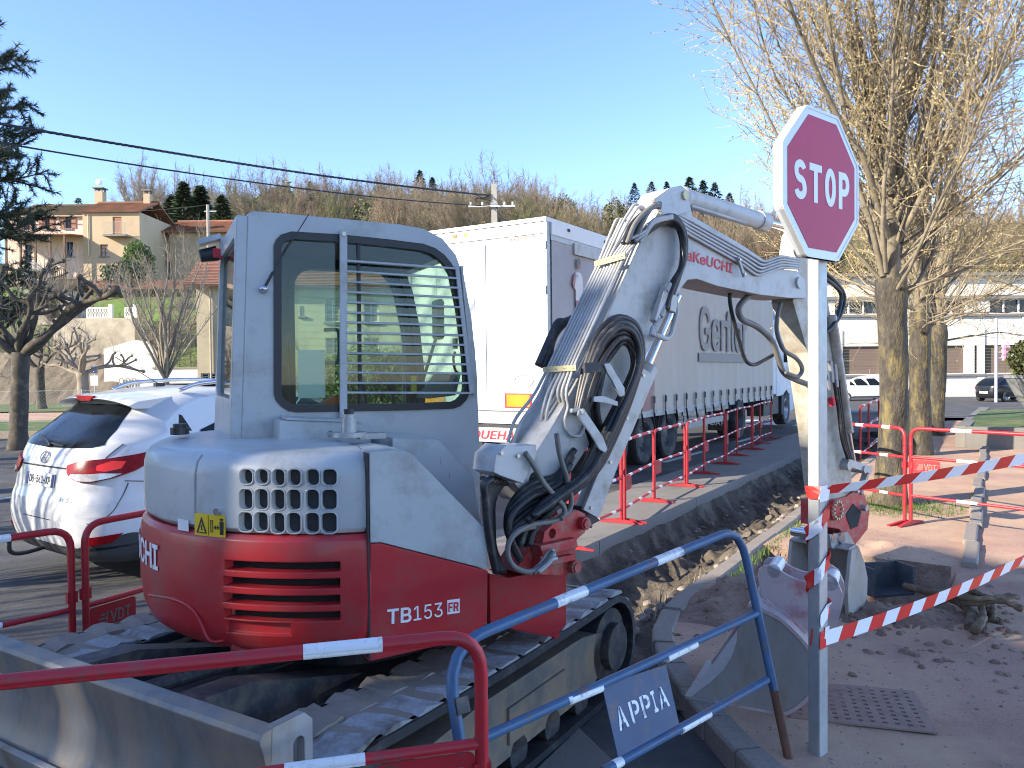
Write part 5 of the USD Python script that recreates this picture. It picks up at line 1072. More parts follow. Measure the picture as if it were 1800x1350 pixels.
for k_ in range(2): hose([(1448, 478 + 10 * k_), (1468, 495 + 8 * k_), (1484 - 5 * k_, 520), (1478 - 5 * k_, 552), (1462, 575), (1450, 585)], .12, .014)
for k_ in range(3): hose([(1466 + 4 * k_, 668), (1474 + 3 * k_, 720), (1480 + 3 * k_, 770), (1490 + 3 * k_, 806)], .13, .012)
for (x0, y0, x1, y1) in ((1458, 635, 1462, 672), (1466, 640, 1470, 680), (1452, 650, 1456, 685)): obj('hose_fitting', MB().cyl(Bp(x0, y0, .13), Bp(x1, y1, .13), .018, 8), 'galvanised', ex_)
obj('hose_fitting', MB().cyl(Bp(1461, 700, .12), Bp(1463, 712, .12), .022, 10), 'decal_red', ex_)
# maker's name on the upper boom
a, b, c = Bp(1206, 456, HB + .001), Bp(1286, 480, HB + .001), Bp(1206, 434, HB + .001); e1 = nrm(b - a); e2 = nrm(np.cross(BN, e1)); e2 = e2 * (1 if e2[2] > 0 else -1)
a0 = a - e1 * np.linalg.norm(b - a) * .145
mb = MB(); mb.text('TaKeUCHI', .80 * np.linalg.norm(c - a), a0, e1, e2, .002, True, np.linalg.norm(b - a) * 1.145); obj('maker_lettering', mb, 'decal_red', ex_)
# ================================================================ barriers, sign, tape
def striped(root, pts, r, whites, red='barrier_red', white='barrier_white', wr=.0012, name='rail'):
    """tube rail with white sleeves at the fractions (f0, f1) of its length"""
    pts = np.asarray(pts, float); L = np.concatenate([[0], np.cumsum(np.linalg.norm(np.diff(pts, axis=0), axis=1))]); fo = obj(name, MB().tube(pts, r, 12), red, root, smooth=True)
    at = lambda s: np.stack([np.interp(s, L, pts[:, i]) for i in range(3)], -1)
    for a, b in whites:
        s = np.linspace(a, b, 4) * L[-1]; obj('white_band', MB().tube(at(s), r + wr, 12), white, fo, smooth=30)
def vdt_plate(root, o, e1, e2, w, h, m='barrier_red', flip=False, scale=.5):
    g = rrect(0, 0, w, h, .02); mb = MB(); mb.prism(g, o, e1, e2, -.002, .002); po = obj('name_plate', mb, m, root)
    mb = MB()
    for sd in ((1, -1) if not flip else (1,)):
        n = np.cross(e1, e2) * sd; x1 = e1 * sd; st = o + (e1 * w if sd < 0 else 0) + n * .0025
        mb.text('VDT', h * .42, st + x1 * w * .42 + e2 * h * .30, x1, e2, .0012, True, w * .45)
        for q in range(3): mb.prism([(0, 0), (w * .17, 0), (w * .19, h * .07), (w * .02, h * .07)], st + x1 * (w * .14 + .01 * q) + e2 * h * (.30 + .15 * q), x1, e2, 0, .0012)
        mb.prism([(0, 0), (w * .03, 0), (w * .06, h * .44), (w * .03, h * .44)], st + x1 * w * .33 + e2 * h * .30, x1, e2, 0, .0012)
    obj('lettering', mb, 'kerb_stone', po)
def red_barrier(name, label, p0, p1, h=1.0, r=.019, z0=0.0, top_w=((.12, .2), (.45, .53), (.78, .86)), plate='p0', mid=.56, low=.2, foot=.42, group=None, feet=True, lean=V(0, 0, 0), legs=None):
    """round-topped crowd barrier from p0 to p1 (foot points)"""
    p0, p1 = np.asarray(p0, float), np.asarray(p1, float); d = nrm(p1 - p0); n = V(-d[1], d[0], 0); up = nrm(UZ + lean)
    t = thing(name, label, 'barrier', (p0 + p1) / 2, group=group)
    a0, a1 = p0 + up * h, p1 + up * h; R = .11
    frame = rounded([p0, a0, a1, p1], R, 7); L0, L1 = h, h + np.linalg.norm(a1 - a0); T_ = 2 * h + np.linalg.norm(a1 - a0)
    wb = [((L0 + w0 * (L1 - L0)) / T_, (L0 + w1 * (L1 - L0)) / T_) for w0, w1 in top_w]
    striped(t, frame, r, wb, name='frame')
    for f_ in (mid, low): striped(t, [p0 + up * h * f_ + d * .01, p1 + up * h * f_ - d * .01], r * .8, [(w0 + .03, w1 + .03) for w0, w1 in top_w])
    if feet:
        for p in (p0, p1):
            mb = MB(); mb.prism([(-foot / 2, 0), (foot / 2, 0), (foot / 2, .012), (.05, .04), (-.05, .04), (-foot / 2, .012)], p + V(0, 0, .003), n, UZ, -.018, .018); obj('foot', mb, 'barrier_red', t)
            obj('hinge_lug', MB().box(p + up * h * .62 + d * .0, (.05, .03, .06), d, n), 'barrier_red', t)
    if plate:
        pp = p0 if plate == 'p0' else p1; s = 1 if plate == 'p0' else -1
        e1 = d * s; o = pp + up * (h * mid - .17) + d * s * .02
        if s < 0: o = pp + up * (h * mid - .17) - d * .30; e1 = d
        vdt_plate(t, o, e1, up, .28, .15)
    return t
# red barrier in the foreground
pA = atd(782, 1120, 2.20); pA_top = pA.copy(); d_ = nrm(V(-1.12, -.33, 0)); top = pA[2]
c0 = V(pA[0] + .10, pA[1] + .02, ZR); c1 = c0 + nrm(V(-1.14, -.31, 0)) * 1.95
red_barrier('barrier', 'red and white tube barrier across the bottom left, in front of the dozer blade', c0, c1, h=top - ZR + .0, r=.0195, top_w=((.135, .245), (.62, .73)), plate='p0', mid=.70, low=.33)
# two red barriers left of the counterweight
q0 = V(-2.36, 4.17, ZR); dl = nrm(V(-.30, -.36, 0)); hb = 1.0
hb = float(onp(135, 928, q0, FW)[2] - ZR)
red_barrier('barrier', 'red barrier at the left edge, in front of the white car bumper', q0, q0 + dl * 1.7, h=hb, top_w=((.16, .27), (.55, .66)), plate=None, mid=.55, low=.12)
q1 = q0 + V(.055, .035, 0); dr = nrm(V(.22, .42, 0))
red_barrier('barrier', 'red barrier with a lettered plate, between the white car and the counterweight', q1, q1 + dr * 1.7, h=hb + .015, top_w=((.30, .42), (.7, .8)), plate='p0', mid=.55, low=.12)
# row of red barriers along the trench
bases = [(1078, 919), (1155.5, 883), (1226.7, 856.7), (1274, 838), (1295.5, 819), (1316.7, 805.5), (1332, 793), (1341, 782), (1349, 772)]
G = [atz(x, y, ZR - .0) for x, y in bases]
first = atz(985, 955, ZR)
A0 = AB(5.6, -3.95, float(road_z(8)) + .012)
row = [AB(a_, -3.86 - .0 * a_, 0) for a_ in ()]
line0, line1 = G[1], G[-1]
zb = lambda p: float(road_z(p @ RU)) + .013
names = ['nearest barrier of the red row, its left end behind the boom foot', 'second barrier of the red row, before the last trailer wheels', 'third barrier of the red row, before the middle trailer wheel', 'fourth barrier of the red row, before the lorry side guard', 'fifth barrier of the red row, before the lit tail lamp of the lorry', 'sixth barrier of the red row, before the lorry drive wheel', 'seventh barrier of the red row, behind the drive wheel', 'eighth barrier of the red row, beside the lorry cab', 'farthest barrier of the red row, at the front of the lorry cab']
line0, line1 = G[1], G[-1]; dirv = nrm(line1 - line0); pos = line0 - dirv * 3.06
for i in range(9):
    a, b = pos.copy(), pos + dirv * 1.45; jig = RR * (.04 if i % 2 else -.04); a = V(a[0], a[1], zb(a)) + jig; b = V(b[0], b[1], zb(b)) - jig * .6
    red_barrier('barrier', names[i], a, b, h=.95, top_w=((.10, .18), (.42, .5), (.76, .84)), plate='p0', mid=.55, low=.17, foot=.52); pos = pos + dirv * 1.53
# knotted tape ends on the row
def ribbon(pts, w, th=.0008, wdir=(0, 0, 1), twist=0.0):
    p = np.asarray(pts, float); n = len(p); t = np.gradient(p, axis=0); t /= np.linalg.norm(t, axis=1, keepdims=True); W = []
    for i in range(n):
        a = np.asarray(wdir, float); a = nrm(a - t[i] * (a @ t[i])); b = np.cross(t[i], a); an = twist * i / max(n - 1, 1); W.append(a * math.cos(an) + b * math.sin(an))
    W = np.array(W); N = np.cross(t, W)
    return [np.array([p[i] - W[i] * w / 2 - N[i] * th, p[i] + W[i] * w / 2 - N[i] * th, p[i] + W[i] * w / 2 + N[i] * th, p[i] - W[i] * w / 2 + N[i] * th]) for i in range(n)]
def tape(root, pts, w, stripe=.10, wdir=(0, 0, 1), slant=.5, phase=0, twist=0.0, start=0.0):
    """barrier tape: slanting red and white lengths, each its own part"""
    p = np.asarray(pts, float); L = np.concatenate([[0], np.cumsum(np.linalg.norm(np.diff(p, axis=0), axis=1))]); at = lambda s: np.stack([np.interp(s, L, p[:, i]) for i in range(3)], -1)
    n = int(L[-1] / stripe) + 1; tv_ = np.gradient(p, axis=0)
    for k_ in range(n):
        s0, s1 = k_ * stripe, min((k_ + 1) * stripe, L[-1])
        if s1 - s0 < .005: continue
        v, f = [], []; m_ = 5; rows = []
        for q in np.linspace(-.5, .5, 4):
            s = np.clip(np.linspace(s0, s1, m_) + slant * w * q, 0, L[-1]); c = at(s); t = at(np.minimum(s + .01, L[-1])) - at(np.maximum(s - .01, 0)); t /= np.linalg.norm(t, axis=1, keepdims=True)
            a = np.asarray(wdir, float) - t * (t @ np.asarray(wdir, float))[:, None]; a /= np.linalg.norm(a, axis=1, keepdims=True); b = np.cross(t, a); an = twist * s / L[-1] + start
            rows.append(c + (a * np.cos(an)[:, None] + b * np.sin(an)[:, None]) * w * q)
        P = np.array(rows); nn = nrm(np.cross(P[-1, 0] - P[0, 0], P[0, -1] - P[0, 0])); mb = MB(); mb.grid(P + nn * .0006); mb.grid(P[::-1] - nn * .0006)
        obj('tape_stripe', mb, 'tape_red' if (k_ + phase) % 2 == 0 else 'tape_white', root)
# the stop sign --------------------------------------------------
PB = atz(1438, 1322, 0.0); PB = V(PB[0], PB[1], 0); ph = math.radians(40.0)
ST = V(math.cos(ph), math.sin(ph), 0); SN = V(math.sin(ph), -math.cos(ph), 0)        # along the face; out of the face
sg = thing('stop_sign', 'red octagonal stop sign with white rim on a galvanised square post', 'road sign', PB)
zs = onp(1441, 326, PB + SN * .06, SN); ctr_ = PB + SN * .055 + UZ * zs[2]; ctr_ = onp(1442, 326, PB + SN * .055, SN)
mb = MB(); mb.prism(rrect(-.046, -.028, .046, .028, .006).difference(rrect(-.042, -.024, .042, .024, .004)), PB + UZ * 0, ST, -SN, 0, 0.001) if False else None
mb = MB(); topz = ctr_[2] + .12
pr = rrect(-.037, -.027, .037, .027, .006); ring = np.array(pr.exterior.coords)[:-1]
mb.loft([[PB + ST * x + SN * y + UZ * z for x, y in ring] for z in (-.4, topz)]); obj('post', mb, 'galvanised', sg)
def octa(af): k_ = af / 2; c_ = k_ * math.tan(math.pi / 8); return Polygon([(k_, c_), (c_, k_), (-c_, k_), (-k_, c_), (-k_, -c_), (-c_, -k_), (c_, -k_), (k_, -c_)])
AF = .622; o8 = octa(AF).buffer(-.03).buffer(.03, quad_segs=4)
mb = MB(); mb.prism(o8, ctr_, ST, UZ, -.012, .010); mb.prism(o8.difference(o8.buffer(-.012)), ctr_, ST, UZ, -.028, .012); sp_o = obj('sign_plate', mb, 'sign_white', sg)
r8 = octa(AF - .075); mb = MB(); mb.prism(r8, ctr_, ST, UZ, .010, .0118); obj('red_face', mb, 'sign_red', sp_o)
# letters in the round-shouldered style of the sign
def stroke(pts, w): return LineString(pts).buffer(w / 2, cap_style=2, join_style=1)
def arcp(cx, cy, rx, ry, a0, a1, n=18): return [(cx + rx * math.cos(t), cy + ry * math.sin(t)) for t in np.linspace(math.radians(a0), math.radians(a1), n)]
w_ = .19
LT = {'S': stroke(arcp(.28, .73, .19, .175, 20, 180) + arcp(.28, .73, .19, .21, 180, 270)[1:] + arcp(.28, .275, .20, .245, 90, 0)[0:] + arcp(.28, .275, .20, .18, 0, -165)[1:], w_),
      'T': ops.unary_union([sbox(0, 1 - w_, .62, 1), sbox(.31 - w_ / 2, 0, .31 + w_ / 2, 1)]),
      'O': stroke(arcp(.28, .5, .19, .41, 0, 360, 40), w_), 'P': ops.unary_union([sbox(0, 0, w_, 1), stroke([(.05, .905), (.30, .905)] + arcp(.30, .68, .18, .225, 90, -90) + [(.05, .455)], w_)])}
hL = .160; wid = [.56, .62, .56, .58]; tot = sum(wid) + .16 * 3; sx = .45 / tot; x = -.225
mb = MB()
for ch, wd in zip('STOP', wid):
    g = affinity.scale(LT[ch], sx, hL, origin=(0, 0)); g = affinity.translate(g, x, -hL / 2 - .003); mb.prism(g, ctr_, ST, UZ, .0118, .0128); x += (wd + .16) * sx
obj('stop_lettering', mb, 'sign_white', sp_o)
for dz in (-.14, .14):
    mb = MB(); mb.box(ctr_ + UZ * dz - SN * .022, (.42, .012, .035), ST, SN); obj('rear_bracket', mb, 'galvanised', sg)
# tape wound on the post and its two free lengths
tp = thing('barrier_tape', 'red and white warning tape wound round the sign post and pulled to the right', 'barrier tape', PB + V(0, 0, .5))
def roundpost(z0, z1, turns, e=.004, n=48):
    out = []
    for i in range(int(n * turns) + 1):
        u = i / n; k_ = u % 1 * 4; j = int(k_) % 4; f_ = k_ - int(k_); cs = [(-1, 1), (1, 1), (1, -1), (-1, -1)]; a, b = cs[j], cs[(j + 1) % 4]
        x, y = (a[0] + (b[0] - a[0]) * f_) * (.037 + e), (a[1] + (b[1] - a[1]) * f_) * (.027 + e); out.append(PB + ST * x + SN * y + UZ * (z0 + (z1 - z0) * i / (n * turns)))
    return out
zA = onp(1432, 872, PB + SN * .035, SN)[2]; zB = onp(1432, 1125, PB + SN * .035, SN)[2]
tape(tp, roundpost(zB - .02, zB + .0, 1.6), .075, .33, phase=0, slant=.2)
tape(tp, roundpost(zB + .06, zA - .02, 2.5, .006), .055, .085, phase=1, slant=.9)
tape(tp, roundpost(zA - .005, zA + .01, 1.2, .008), .055, .16, phase=1, slant=.4)
def free(px0, px1, d1, w, sag, stripe, phase, slant, twist=0, start=0.0):
    a = onp(*px0, PB + SN * .03, SN); b = atd(*px1, d1); t = np.linspace(0, 1, 40)[:, None]; p = a + (b - a) * t - UZ * sag * 4 * t * (1 - t); tape(tp, p, w, stripe, phase=phase, slant=slant, twist=twist, start=start)
free((1452, 861), (1830, 800), 3.9, .062, .012, .105, 0, .55, twist=-.5, start=.75)
free((1450, 1122), (1840, 962), 4.6, .066, .035, .115, 1, .55, twist=.35)
# blue barrier leaning behind the red one ------------------------------
bl = thing('barrier', 'rusty blue and white barrier leaning askew, with a stencilled blue plate', 'barrier', V(.5, 3.0, 0))
TL, TR = atd(792, 1112, 2.52), atd(1288, 931, 3.66); FR_ = atz(1386, 1333, 0.0); FL_ = TL + (FR_ - TR) * 1.0
dT = nrm(TR - TL); dS = nrm(FR_ - TR)
cL, cR = TL - dT * .03 + dS * .04, TR + dT * .06 - dS * .0
fr_ = rounded([FL_ + dS * .05, cL, cR, FR_], .16, 8); Lf = np.concatenate([[0], np.cumsum(np.linalg.norm(np.diff(fr_, axis=0), axis=1))])
def frac_at(px, py):
    d_ = [np.hypot(*(np.array(project(q)) - (px, py))) for q in np.stack([np.interp(np.linspace(0, Lf[-1], 400), Lf, fr_[:, i]) for i in range(3)], -1)]; return np.argmin(d_) / 399
rust = frac_at(1362, 1215)
s = np.stack([np.interp(np.linspace(0, rust, 60) * Lf[-1], Lf, fr_[:, i]) for i in range(3)], -1); obj('frame', MB().tube(s, .0195, 14), 'barrier_blue', bl, smooth=True)
s = np.stack([np.interp(np.linspace(rust, 1, 8) * Lf[-1], Lf, fr_[:, i]) for i in range(3)], -1); obj('rusty_leg', MB().tube(s, .0193, 14), 'barrier_rust', bl, smooth=True)
for (xa, ya), (xb, yb) in (((963, 1035), (1018, 1014)), ((1142, 969), (1190, 953))):
    fa, fb = frac_at(xa, ya), frac_at(xb, yb); s = np.stack([np.interp(np.linspace(fa, fb, 5) * Lf[-1], Lf, fr_[:, i]) for i in range(3)], -1); obj('white_band', MB().tube(s, .0208, 14), 'white_flaking', bl, smooth=30)
pn = nrm(np.cross(dT, dS))                                   # plane of the barrier
def Bl(px, py): return onp(px, py, TL, pn)
for (p0_, p1_, bands) in (((838, 1303), (1330, 1078), (((996, 1232), (1056, 1208)), ((1171, 1157), (1222, 1132)))), ((1060, 1356), (1348, 1195), (((1078, 1346), (1092, 1338)), ((1195, 1283), (1246, 1254))))):
    a, b = Bl(*p0_), Bl(*p1_); obj('rail', MB().tube([a, b], .0165, 12), 'barrier_blue', bl, smooth=True)
    for u_, v_ in bands: obj('white_band', MB().tube([Bl(*u_), Bl(*v_)], .0178, 12), 'white_flaking', bl, smooth=30)
cs = [Bl(1058, 1206), Bl(1170, 1168), Bl(1195, 1281), Bl(1088, 1340)]; e1 = nrm(cs[1] - cs[0]); e2 = nrm(np.cross(pn, e1)); e2 = e2 if e2[2] > 0 else -e2; e1 = e1 if np.cross(e1, e2) @ (EYE - cs[0]) > 0 else e1
nrm_ = np.cross(e1, e2)
mb = MB(); mb.prism([((c - cs[0]) @ e1, (c - cs[0]) @ e2) for c in cs], cs[0], e1, e2, -.002, .002); st_o = obj('stencil_plate', mb, 'blue_plate', bl)
a, b, c = Bl(1088, 1284), Bl(1180, 1237), Bl(1088, 1245); t1 = nrm(b - a); t2 = nrm(np.cross(nrm_, t1)); t2 = t2 if t2[2] > 0 else -t2
def stencil(txt, h):
    """capitals cut by stencil bridges"""
    t3 = meshkit.text_mesh(txt, h, .001, True); return t3
hC = np.linalg.norm(c - a) * .97; mb = MB(); tw = np.linalg.norm(b - a); letters = 'APPIA'; 
xs = [0, .22, .43, .655, .78]
for ch, x_ in zip(letters, xs): mb.text(ch, hC, a + t1 * (x_ * tw) + nrm_ * .0025 * np.sign(nrm_ @ (EYE - a)), t1, t2, .001, True, (.07 if ch == 'I' else .17) * tw)
obj('stencil_lettering', mb, 'white_flaking', st_o)
mb = MB()
for x_ in (.085, .30, .51, .855): mb.box(a + t1 * (x_ * tw) + t2 * hC * .52 + nrm_ * .004 * np.sign(nrm_ @ (EYE - a)), (.008, hC * .98, .0012), t1, t2)
obj('stencil_bridge', mb, 'blue_plate', st_o)
mb = MB(); a = onp(806, 1240, TL, pn); mb.box(a, (.05, .05, .05), e1, e2); obj('hook_clamp', mb, 'steel_dark', bl)
# barriers on the right ------------------------------------------------
P0 = atz(1601, 922, 0.0); z_ = .05
dR = nrm(V(.66, -.87, 0)); dL = nrm(V(-.42, .90, 0))
red_barrier('barrier', 'red barrier running to the right edge, right of the mossy tree', P0, P0 + dR * 2.0, h=1.03, r=.019, top_w=((.20, .30), (.62, .74)), plate='p0', mid=.70, low=.30, foot=.5)
P1 = P0 + V(-.055, .02, 0)
red_barrier('barrier', 'red barrier behind the digger arm, left of the mossy tree', P1, P1 + dL * 1.05, h=1.03, r=.019, top_w=((.16, .26), (.5, .6), (.84, .92)), plate=None, mid=.70, low=.30, foot=.5)
# far barriers behind the arm
for i, (lab, xa, ya, xb, yb, Za, Zb) in enumerate((('red barrier in the distance right of the digger arm, beside a grey one', 1512, 800, 1545, 780, 14.2, 17), ('grey steel barrier in the distance right of the digger arm', 1527, 797, 1552, 778, 15.6, 18.5))):
    a, b = atd(xa, ya, Za), atd(xb, yb, Zb); a[2] = b[2] = -.05
    t = red_barrier('barrier', lab, a, b, h=1.02, plate=None, mid=.6, low=.15, foot=.4)
# loose bucket on the sand, seen from its side ---------------------------
lb = thing('digger_bucket', 'spare pale pink digger bucket lying on the sand behind the sign post', 'bucket', V(1.2, 4.1, 0))
tip = atz(1212, 1229, .012); t2_ = atz(1372, 1257, .012); e1 = nrm(t2_ - tip); e1 = nrm(V(e1[0], e1[1], 0)); e2 = V(-e1[1], e1[0], 0); Wb = .50      # e2 leads away from the camera
def LP_(px, py, y): return onp(px, py, tip + e2 * y, e2)
def lpoly(pts, y): return [((p - tip) @ e1, (p - tip) @ UZ) for p in (LP_(*q, y) for q in pts)]
def lprism(mb, poly, y0, y1): return mb.prism(poly, tip, e1, UZ, -y1, -y0)      # e1 x up = -e2
dd = [(1211, 1227), (1252, 1169), (1295, 1110), (1318, 1064), (1326, 1063), (1338, 1071), (1370, 1088), (1392, 1107), (1420, 1138), (1438, 1172), (1436, 1202), (1421, 1226), (1396, 1247), (1372, 1256), (1330, 1255), (1278, 1246)]
D2 = np.array(lpoly(dd, 0)); D2[:, 1] = np.maximum(D2[:, 1], .004)
sm = spline(np.c_[np.vstack([D2[3:], D2[:1]]), np.zeros(14)], 5)[:, :2]
dp = Polygon(np.vstack([D2[:3], sm[:-1]])).buffer(0)
for y0, nm_ in ((0, 'steel_worn'), (Wb - .016, 'bucket_pink')):
    mb = MB(); lprism(mb, dp, y0, y0 + .016); obj('bucket_side', mb, nm_, lb)
mb = MB(); lprism(mb, LineString(sm).buffer(.009), -.004, Wb + .004); obj('bucket_shell', mb, 'bucket_pink', lb, smooth=35)
mb = MB(); sl = Polygon(lpoly([(1211, 1227), (1252, 1169), (1295, 1110), (1294, 1128), (1287, 1152), (1272, 1177), (1248, 1199), (1228, 1214)], 0)).buffer(.001); lprism(mb, sl, -.006, .0); obj('side_cutter', mb, 'worn_pale', lb)
mb = MB(); mb.bar(tip + e1 * .05 - e2 * .02 + UZ * .012, tip + e1 * .05 + e2 * (Wb + .02) + UZ * .012, .14, .018); obj('cutting_edge', mb, 'steel_worn', lb)
ears = [(1331, 1012), (1333, 1001), (1341, 995), (1352, 994), (1366, 1000), (1385, 1012), (1404, 1020), (1421, 1023), (1440, 1014), (1456, 1008), (1470, 1018), (1480, 1042), (1480, 1068), (1472, 1100), (1462, 1124), (1440, 1130), (1400, 1100), (1360, 1072), (1340, 1052)]
for y0 in (.13, .31):
    mb = MB(); lprism(mb, Polygon(lpoly(ears, .13)).buffer(-.012).buffer(.012), y0, y0 + .022); obj('bucket_ear', mb, 'bucket_pink', lb)
for q in ((1360, 1004), (1460, 1026)): a = LP_(*q, .13); mb = MB(); mb.cyl(a - e2 * .0, a + e2 * .20, .034, 18); obj('bucket_pin', mb, 'sign_white', lb, smooth=30)
mb = MB(); bc_ = lpoly([(1356, 1052), (1400, 1046), (1440, 1052), (1470, 1074), (1462, 1120), (1420, 1110), (1370, 1076)], .13); lprism(mb, bc_, .152, .31); obj('ear_brace', mb, 'red_worn', lb)
for q in (.25,): mb = MB(); a = LP_(1350, 1066, .0); lprism(mb, [((LP_(1340, 1072, 0) - tip) @ e1, (LP_(1340, 1072, 0) - tip) @ UZ), ((LP_(1344, 1060, 0) - tip) @ e1, (LP_(1344, 1060, 0) - tip) @ UZ), ((LP_(1416, 1118, 0) - tip) @ e1, (LP_(1416, 1118, 0) - tip) @ UZ), ((LP_(1410, 1126, 0) - tip) @ e1, (LP_(1410, 1126, 0) - tip) @ UZ)], .07, .082); obj('shell_rib', mb, 'bucket_pink', lb)
# cast iron cover in the sand
c = [atz(*q, .012) for q in ((1398, 1262), (1505, 1204), (1566, 1212), (1532, 1272))]
cc = sum(c) / 4; zc_ = float(pave_z(np.array(cc @ RU), np.array(cc @ RR))) + .004; ic = thing('drain_cover', 'dark cast iron cover with rows of slots in the sand by the sign post', 'drain cover', V(cc[0], cc[1], 0)); ci = nrm(V(.9, -.25, 0)); cj = V(-ci[1], ci[0], 0)
mb = MB(); g = sbox(-.32, -.24, .32, .24)
holes = [sbox(-.27 + i * .054 - .011, -.19 + j * .048 - .009, -.27 + i * .054 + .011, -.19 + j * .048 + .009) for i in range(11) for j in range(9)]
for h_ in holes: g = g.difference(h_)
mb.prism(g, V(cc[0], cc[1], zc_), ci, cj, -.006, .003); obj('slotted_plate', mb, 'iron_cover', ic); mb = MB(); mb.box(V(cc[0], cc[1], zc_ - .010), (.62, .46, .006), ci, cj); obj('pit', mb, 'dark_void', ic)
# plastic duct lying in the cross trench
du = thing('cable_duct', 'open dark grey duct lying in the cross trench right of the digging bucket', 'duct', atd(1555, 1040, 6.35)); c = atd(1556, 1036, 6.35); ci = nrm(V(.95, .2, 0)); cj = V(-ci[1], ci[0], 0)
c[2] = -.03
mb = MB(); mb.box(c + cj * .10 , (.36, .02, .22), ci, cj); obj('duct_side', mb, 'dark_pipe', du)
for s_ in (-1, 1): obj('duct_side', MB().box(c + ci * .18 * s_ + cj * .0, (.02, .22, .22), ci, cj), 'dark_pipe', du)
obj('duct_base', MB().box(c - UZ * .11, (.36, .22, .02), ci, cj), 'dark_pipe', du)
# dug-out roots
rng = np.random.default_rng(21); rc = atz(1735, 1072, .03)
specs = [((1640, 1040), (1700, 1070), (1708, 1105), .032, .05), ((1590, 1030), (1660, 1045), (1720, 1042), .024, .10), ((1690, 1060), (1760, 1058), (1796, 1068), .022, .12), ((1722, 1050), (1728, 1085), (1714, 1108), .026, .08), ((1735, 1072), (1750, 1090), (1756, 1095), .03, .03), ((1660, 1048), (1720, 1052), (1775, 1048), .020, .15), ((1745, 1066), (1748, 1085), (1740, 1092), .018, .05), ((1700, 1036), (1740, 1050), (1790, 1050), .016, .14)]
labs = ['thick bent root lying along the front of the root pile', 'pale curved root sticking out of the pile towards the trench', 'split brown root on top of the pile, pointing right', 'stubby cut root at the near end of the pile', 'short round log beside the root pile', 'long dark root across the top of the pile', 'thin broken root at the right of the pile', 'thin root at the back of the pile']
for (a, b, c, r_, z), lb_ in zip(specs, labs):
    P = spline([atz(*q, z + dz) for q, dz in zip((a, b, c), (0, .02, -.01))], 7); P = P + rng.normal(0, .004, P.shape); rr = r_ * (1 + .25 * np.sin(np.linspace(0, 5, len(P)) + r_ * 99)); mb = MB(); mb.tube(P, rr, 9); t = obj('root', mb, 'log_wood', smooth=True, label=lb_, cat='root')
# concrete patch sheet at the lower edge, beside the track
q = [atz(*p, ZR + .006) for p in ((1018, 1281), (1090, 1352), (1090, 1420), (900, 1420), (945, 1352))]
mb = MB(); mb.prism([(p[0], p[1]) for p in q], V(0, 0, ZR), V(1, 0, 0), V(0, 1, 0), .0, .012); obj('concrete_patch', mb, 'concrete', kind='structure', label='pale triangular concrete patch in the asphalt below the blue barrier', cat='patch')
# ================================================================ the lorry
TO = V(*(atd(963, 700, 11.4)[:2]), ZR)                # rear right corner of the trailer on the road
def TR_(x, y, z): return TO + RU * x + RR * y + UZ * z  # x forward, y right (trailer is at y < 0)
TW, TH, TLn = 2.55, 4.0, 13.6
tk = thing('lorry', 'white curtain-sided lorry seen from behind with worn grey lettering on its side', 'lorry', TO)
def tbox(x0, x1, y0, y1, z0, z1): return MB().box(TR_((x0 + x1) / 2, (y0 + y1) / 2, (z0 + z1) / 2), (abs(x1 - x0), abs(y1 - y0), abs(z1 - z0)), RU, -RR)
def top_at(px): return None
ZB = 1.12
obj('trailer_body', tbox(.05, TLn, -TW + .03, -.035, ZB, TH - .06), 'trailer_white', tk)
obj('trailer_roof', tbox(-.03, TLn + .02, -TW - .01, .01, TH - .06, TH), 'trailer_white', tk)
for k_ in range(2):
    y0, y1 = (-TW + .05, -TW / 2 - .004) if k_ == 0 else (-TW / 2 + .004, -.05)
    obj('rear_door', tbox(0, .05, y0, y1, ZB + .06, TH - .24), 'trailer_white', tk)
obj('rear_header', tbox(-.01, .05, -TW, 0, TH - .23, TH - .06), 'trailer_white', tk)
for y in (-TW + .02, -.02): obj('corner_post', tbox(-.005, .09, y - .025, y + .025, .98, TH - .06), 'galvanised', tk)
for z in (1.45, 2.2, 2.95, 3.6): obj('hinge', MB().box(TR_(-.012, -.035, z), (.03, .06, .12), RU, -RR), 'galvanised', tk)
for y in (-.55, -1.15, -1.42, -2.0): obj('door_seam', tbox(-.0015, .0, y - .004, y + .004, ZB + .08, TH - .26), 'boom_paint', tk)
for y in (-1.08, -1.46): obj('lock_rod', MB().tube([TR_(-.03, y, ZB + .1), TR_(-.03, y, TH - .3)], .008, 8), 'trailer_white', tk)
for y in (-1.42, -1.62): obj('marker_lamp', tbox(-.02, -.008, y - .03, y + .03, TH - .15, TH - .11), 'reflector_orange', tk)
mb = MB(); mb.text('Dandon', .075, TR_(-.003, -.62, 3.70), RR, UZ, .002, True, .42, shear=.25); obj('door_lettering', mb, 'print_grey', tk)
mb = MB(); mb.box(TR_(-.003, -.40, 3.66), (.002, .46, .006), RU, -RR); obj('door_underline', mb, 'print_grey', tk)
obj('reflector_plate', tbox(-.012, 0, -.70, -.30, 1.24, 1.42), 'reflector_orange', tk)
obj('reflector_rim', tbox(-.009, 0, -.73, -.27, 1.22, 1.44), 'decal_red', tk)
obj('reflector_plate', tbox(-.012, 0, -TW + .30, -TW + .70, 1.24, 1.42), 'reflector_orange', tk)
mb = MB(); ring = [TR_(-.004, -.40 + .16 * math.cos(t), 1.62 + .09 * math.sin(t)) for t in np.linspace(0, 2 * math.pi, 22)]; mb.tube(ring, .005, 5); obj('round_sticker', mb, 'print_grey', tk)
obj('rear_sill', tbox(-.02, .2, -TW, 0, .98, 1.14), 'galvanised', tk)
obj('rear_beam', tbox(-.0, .15, -TW + .1, -.1, .78, .97), 'mesh_dark', tk)
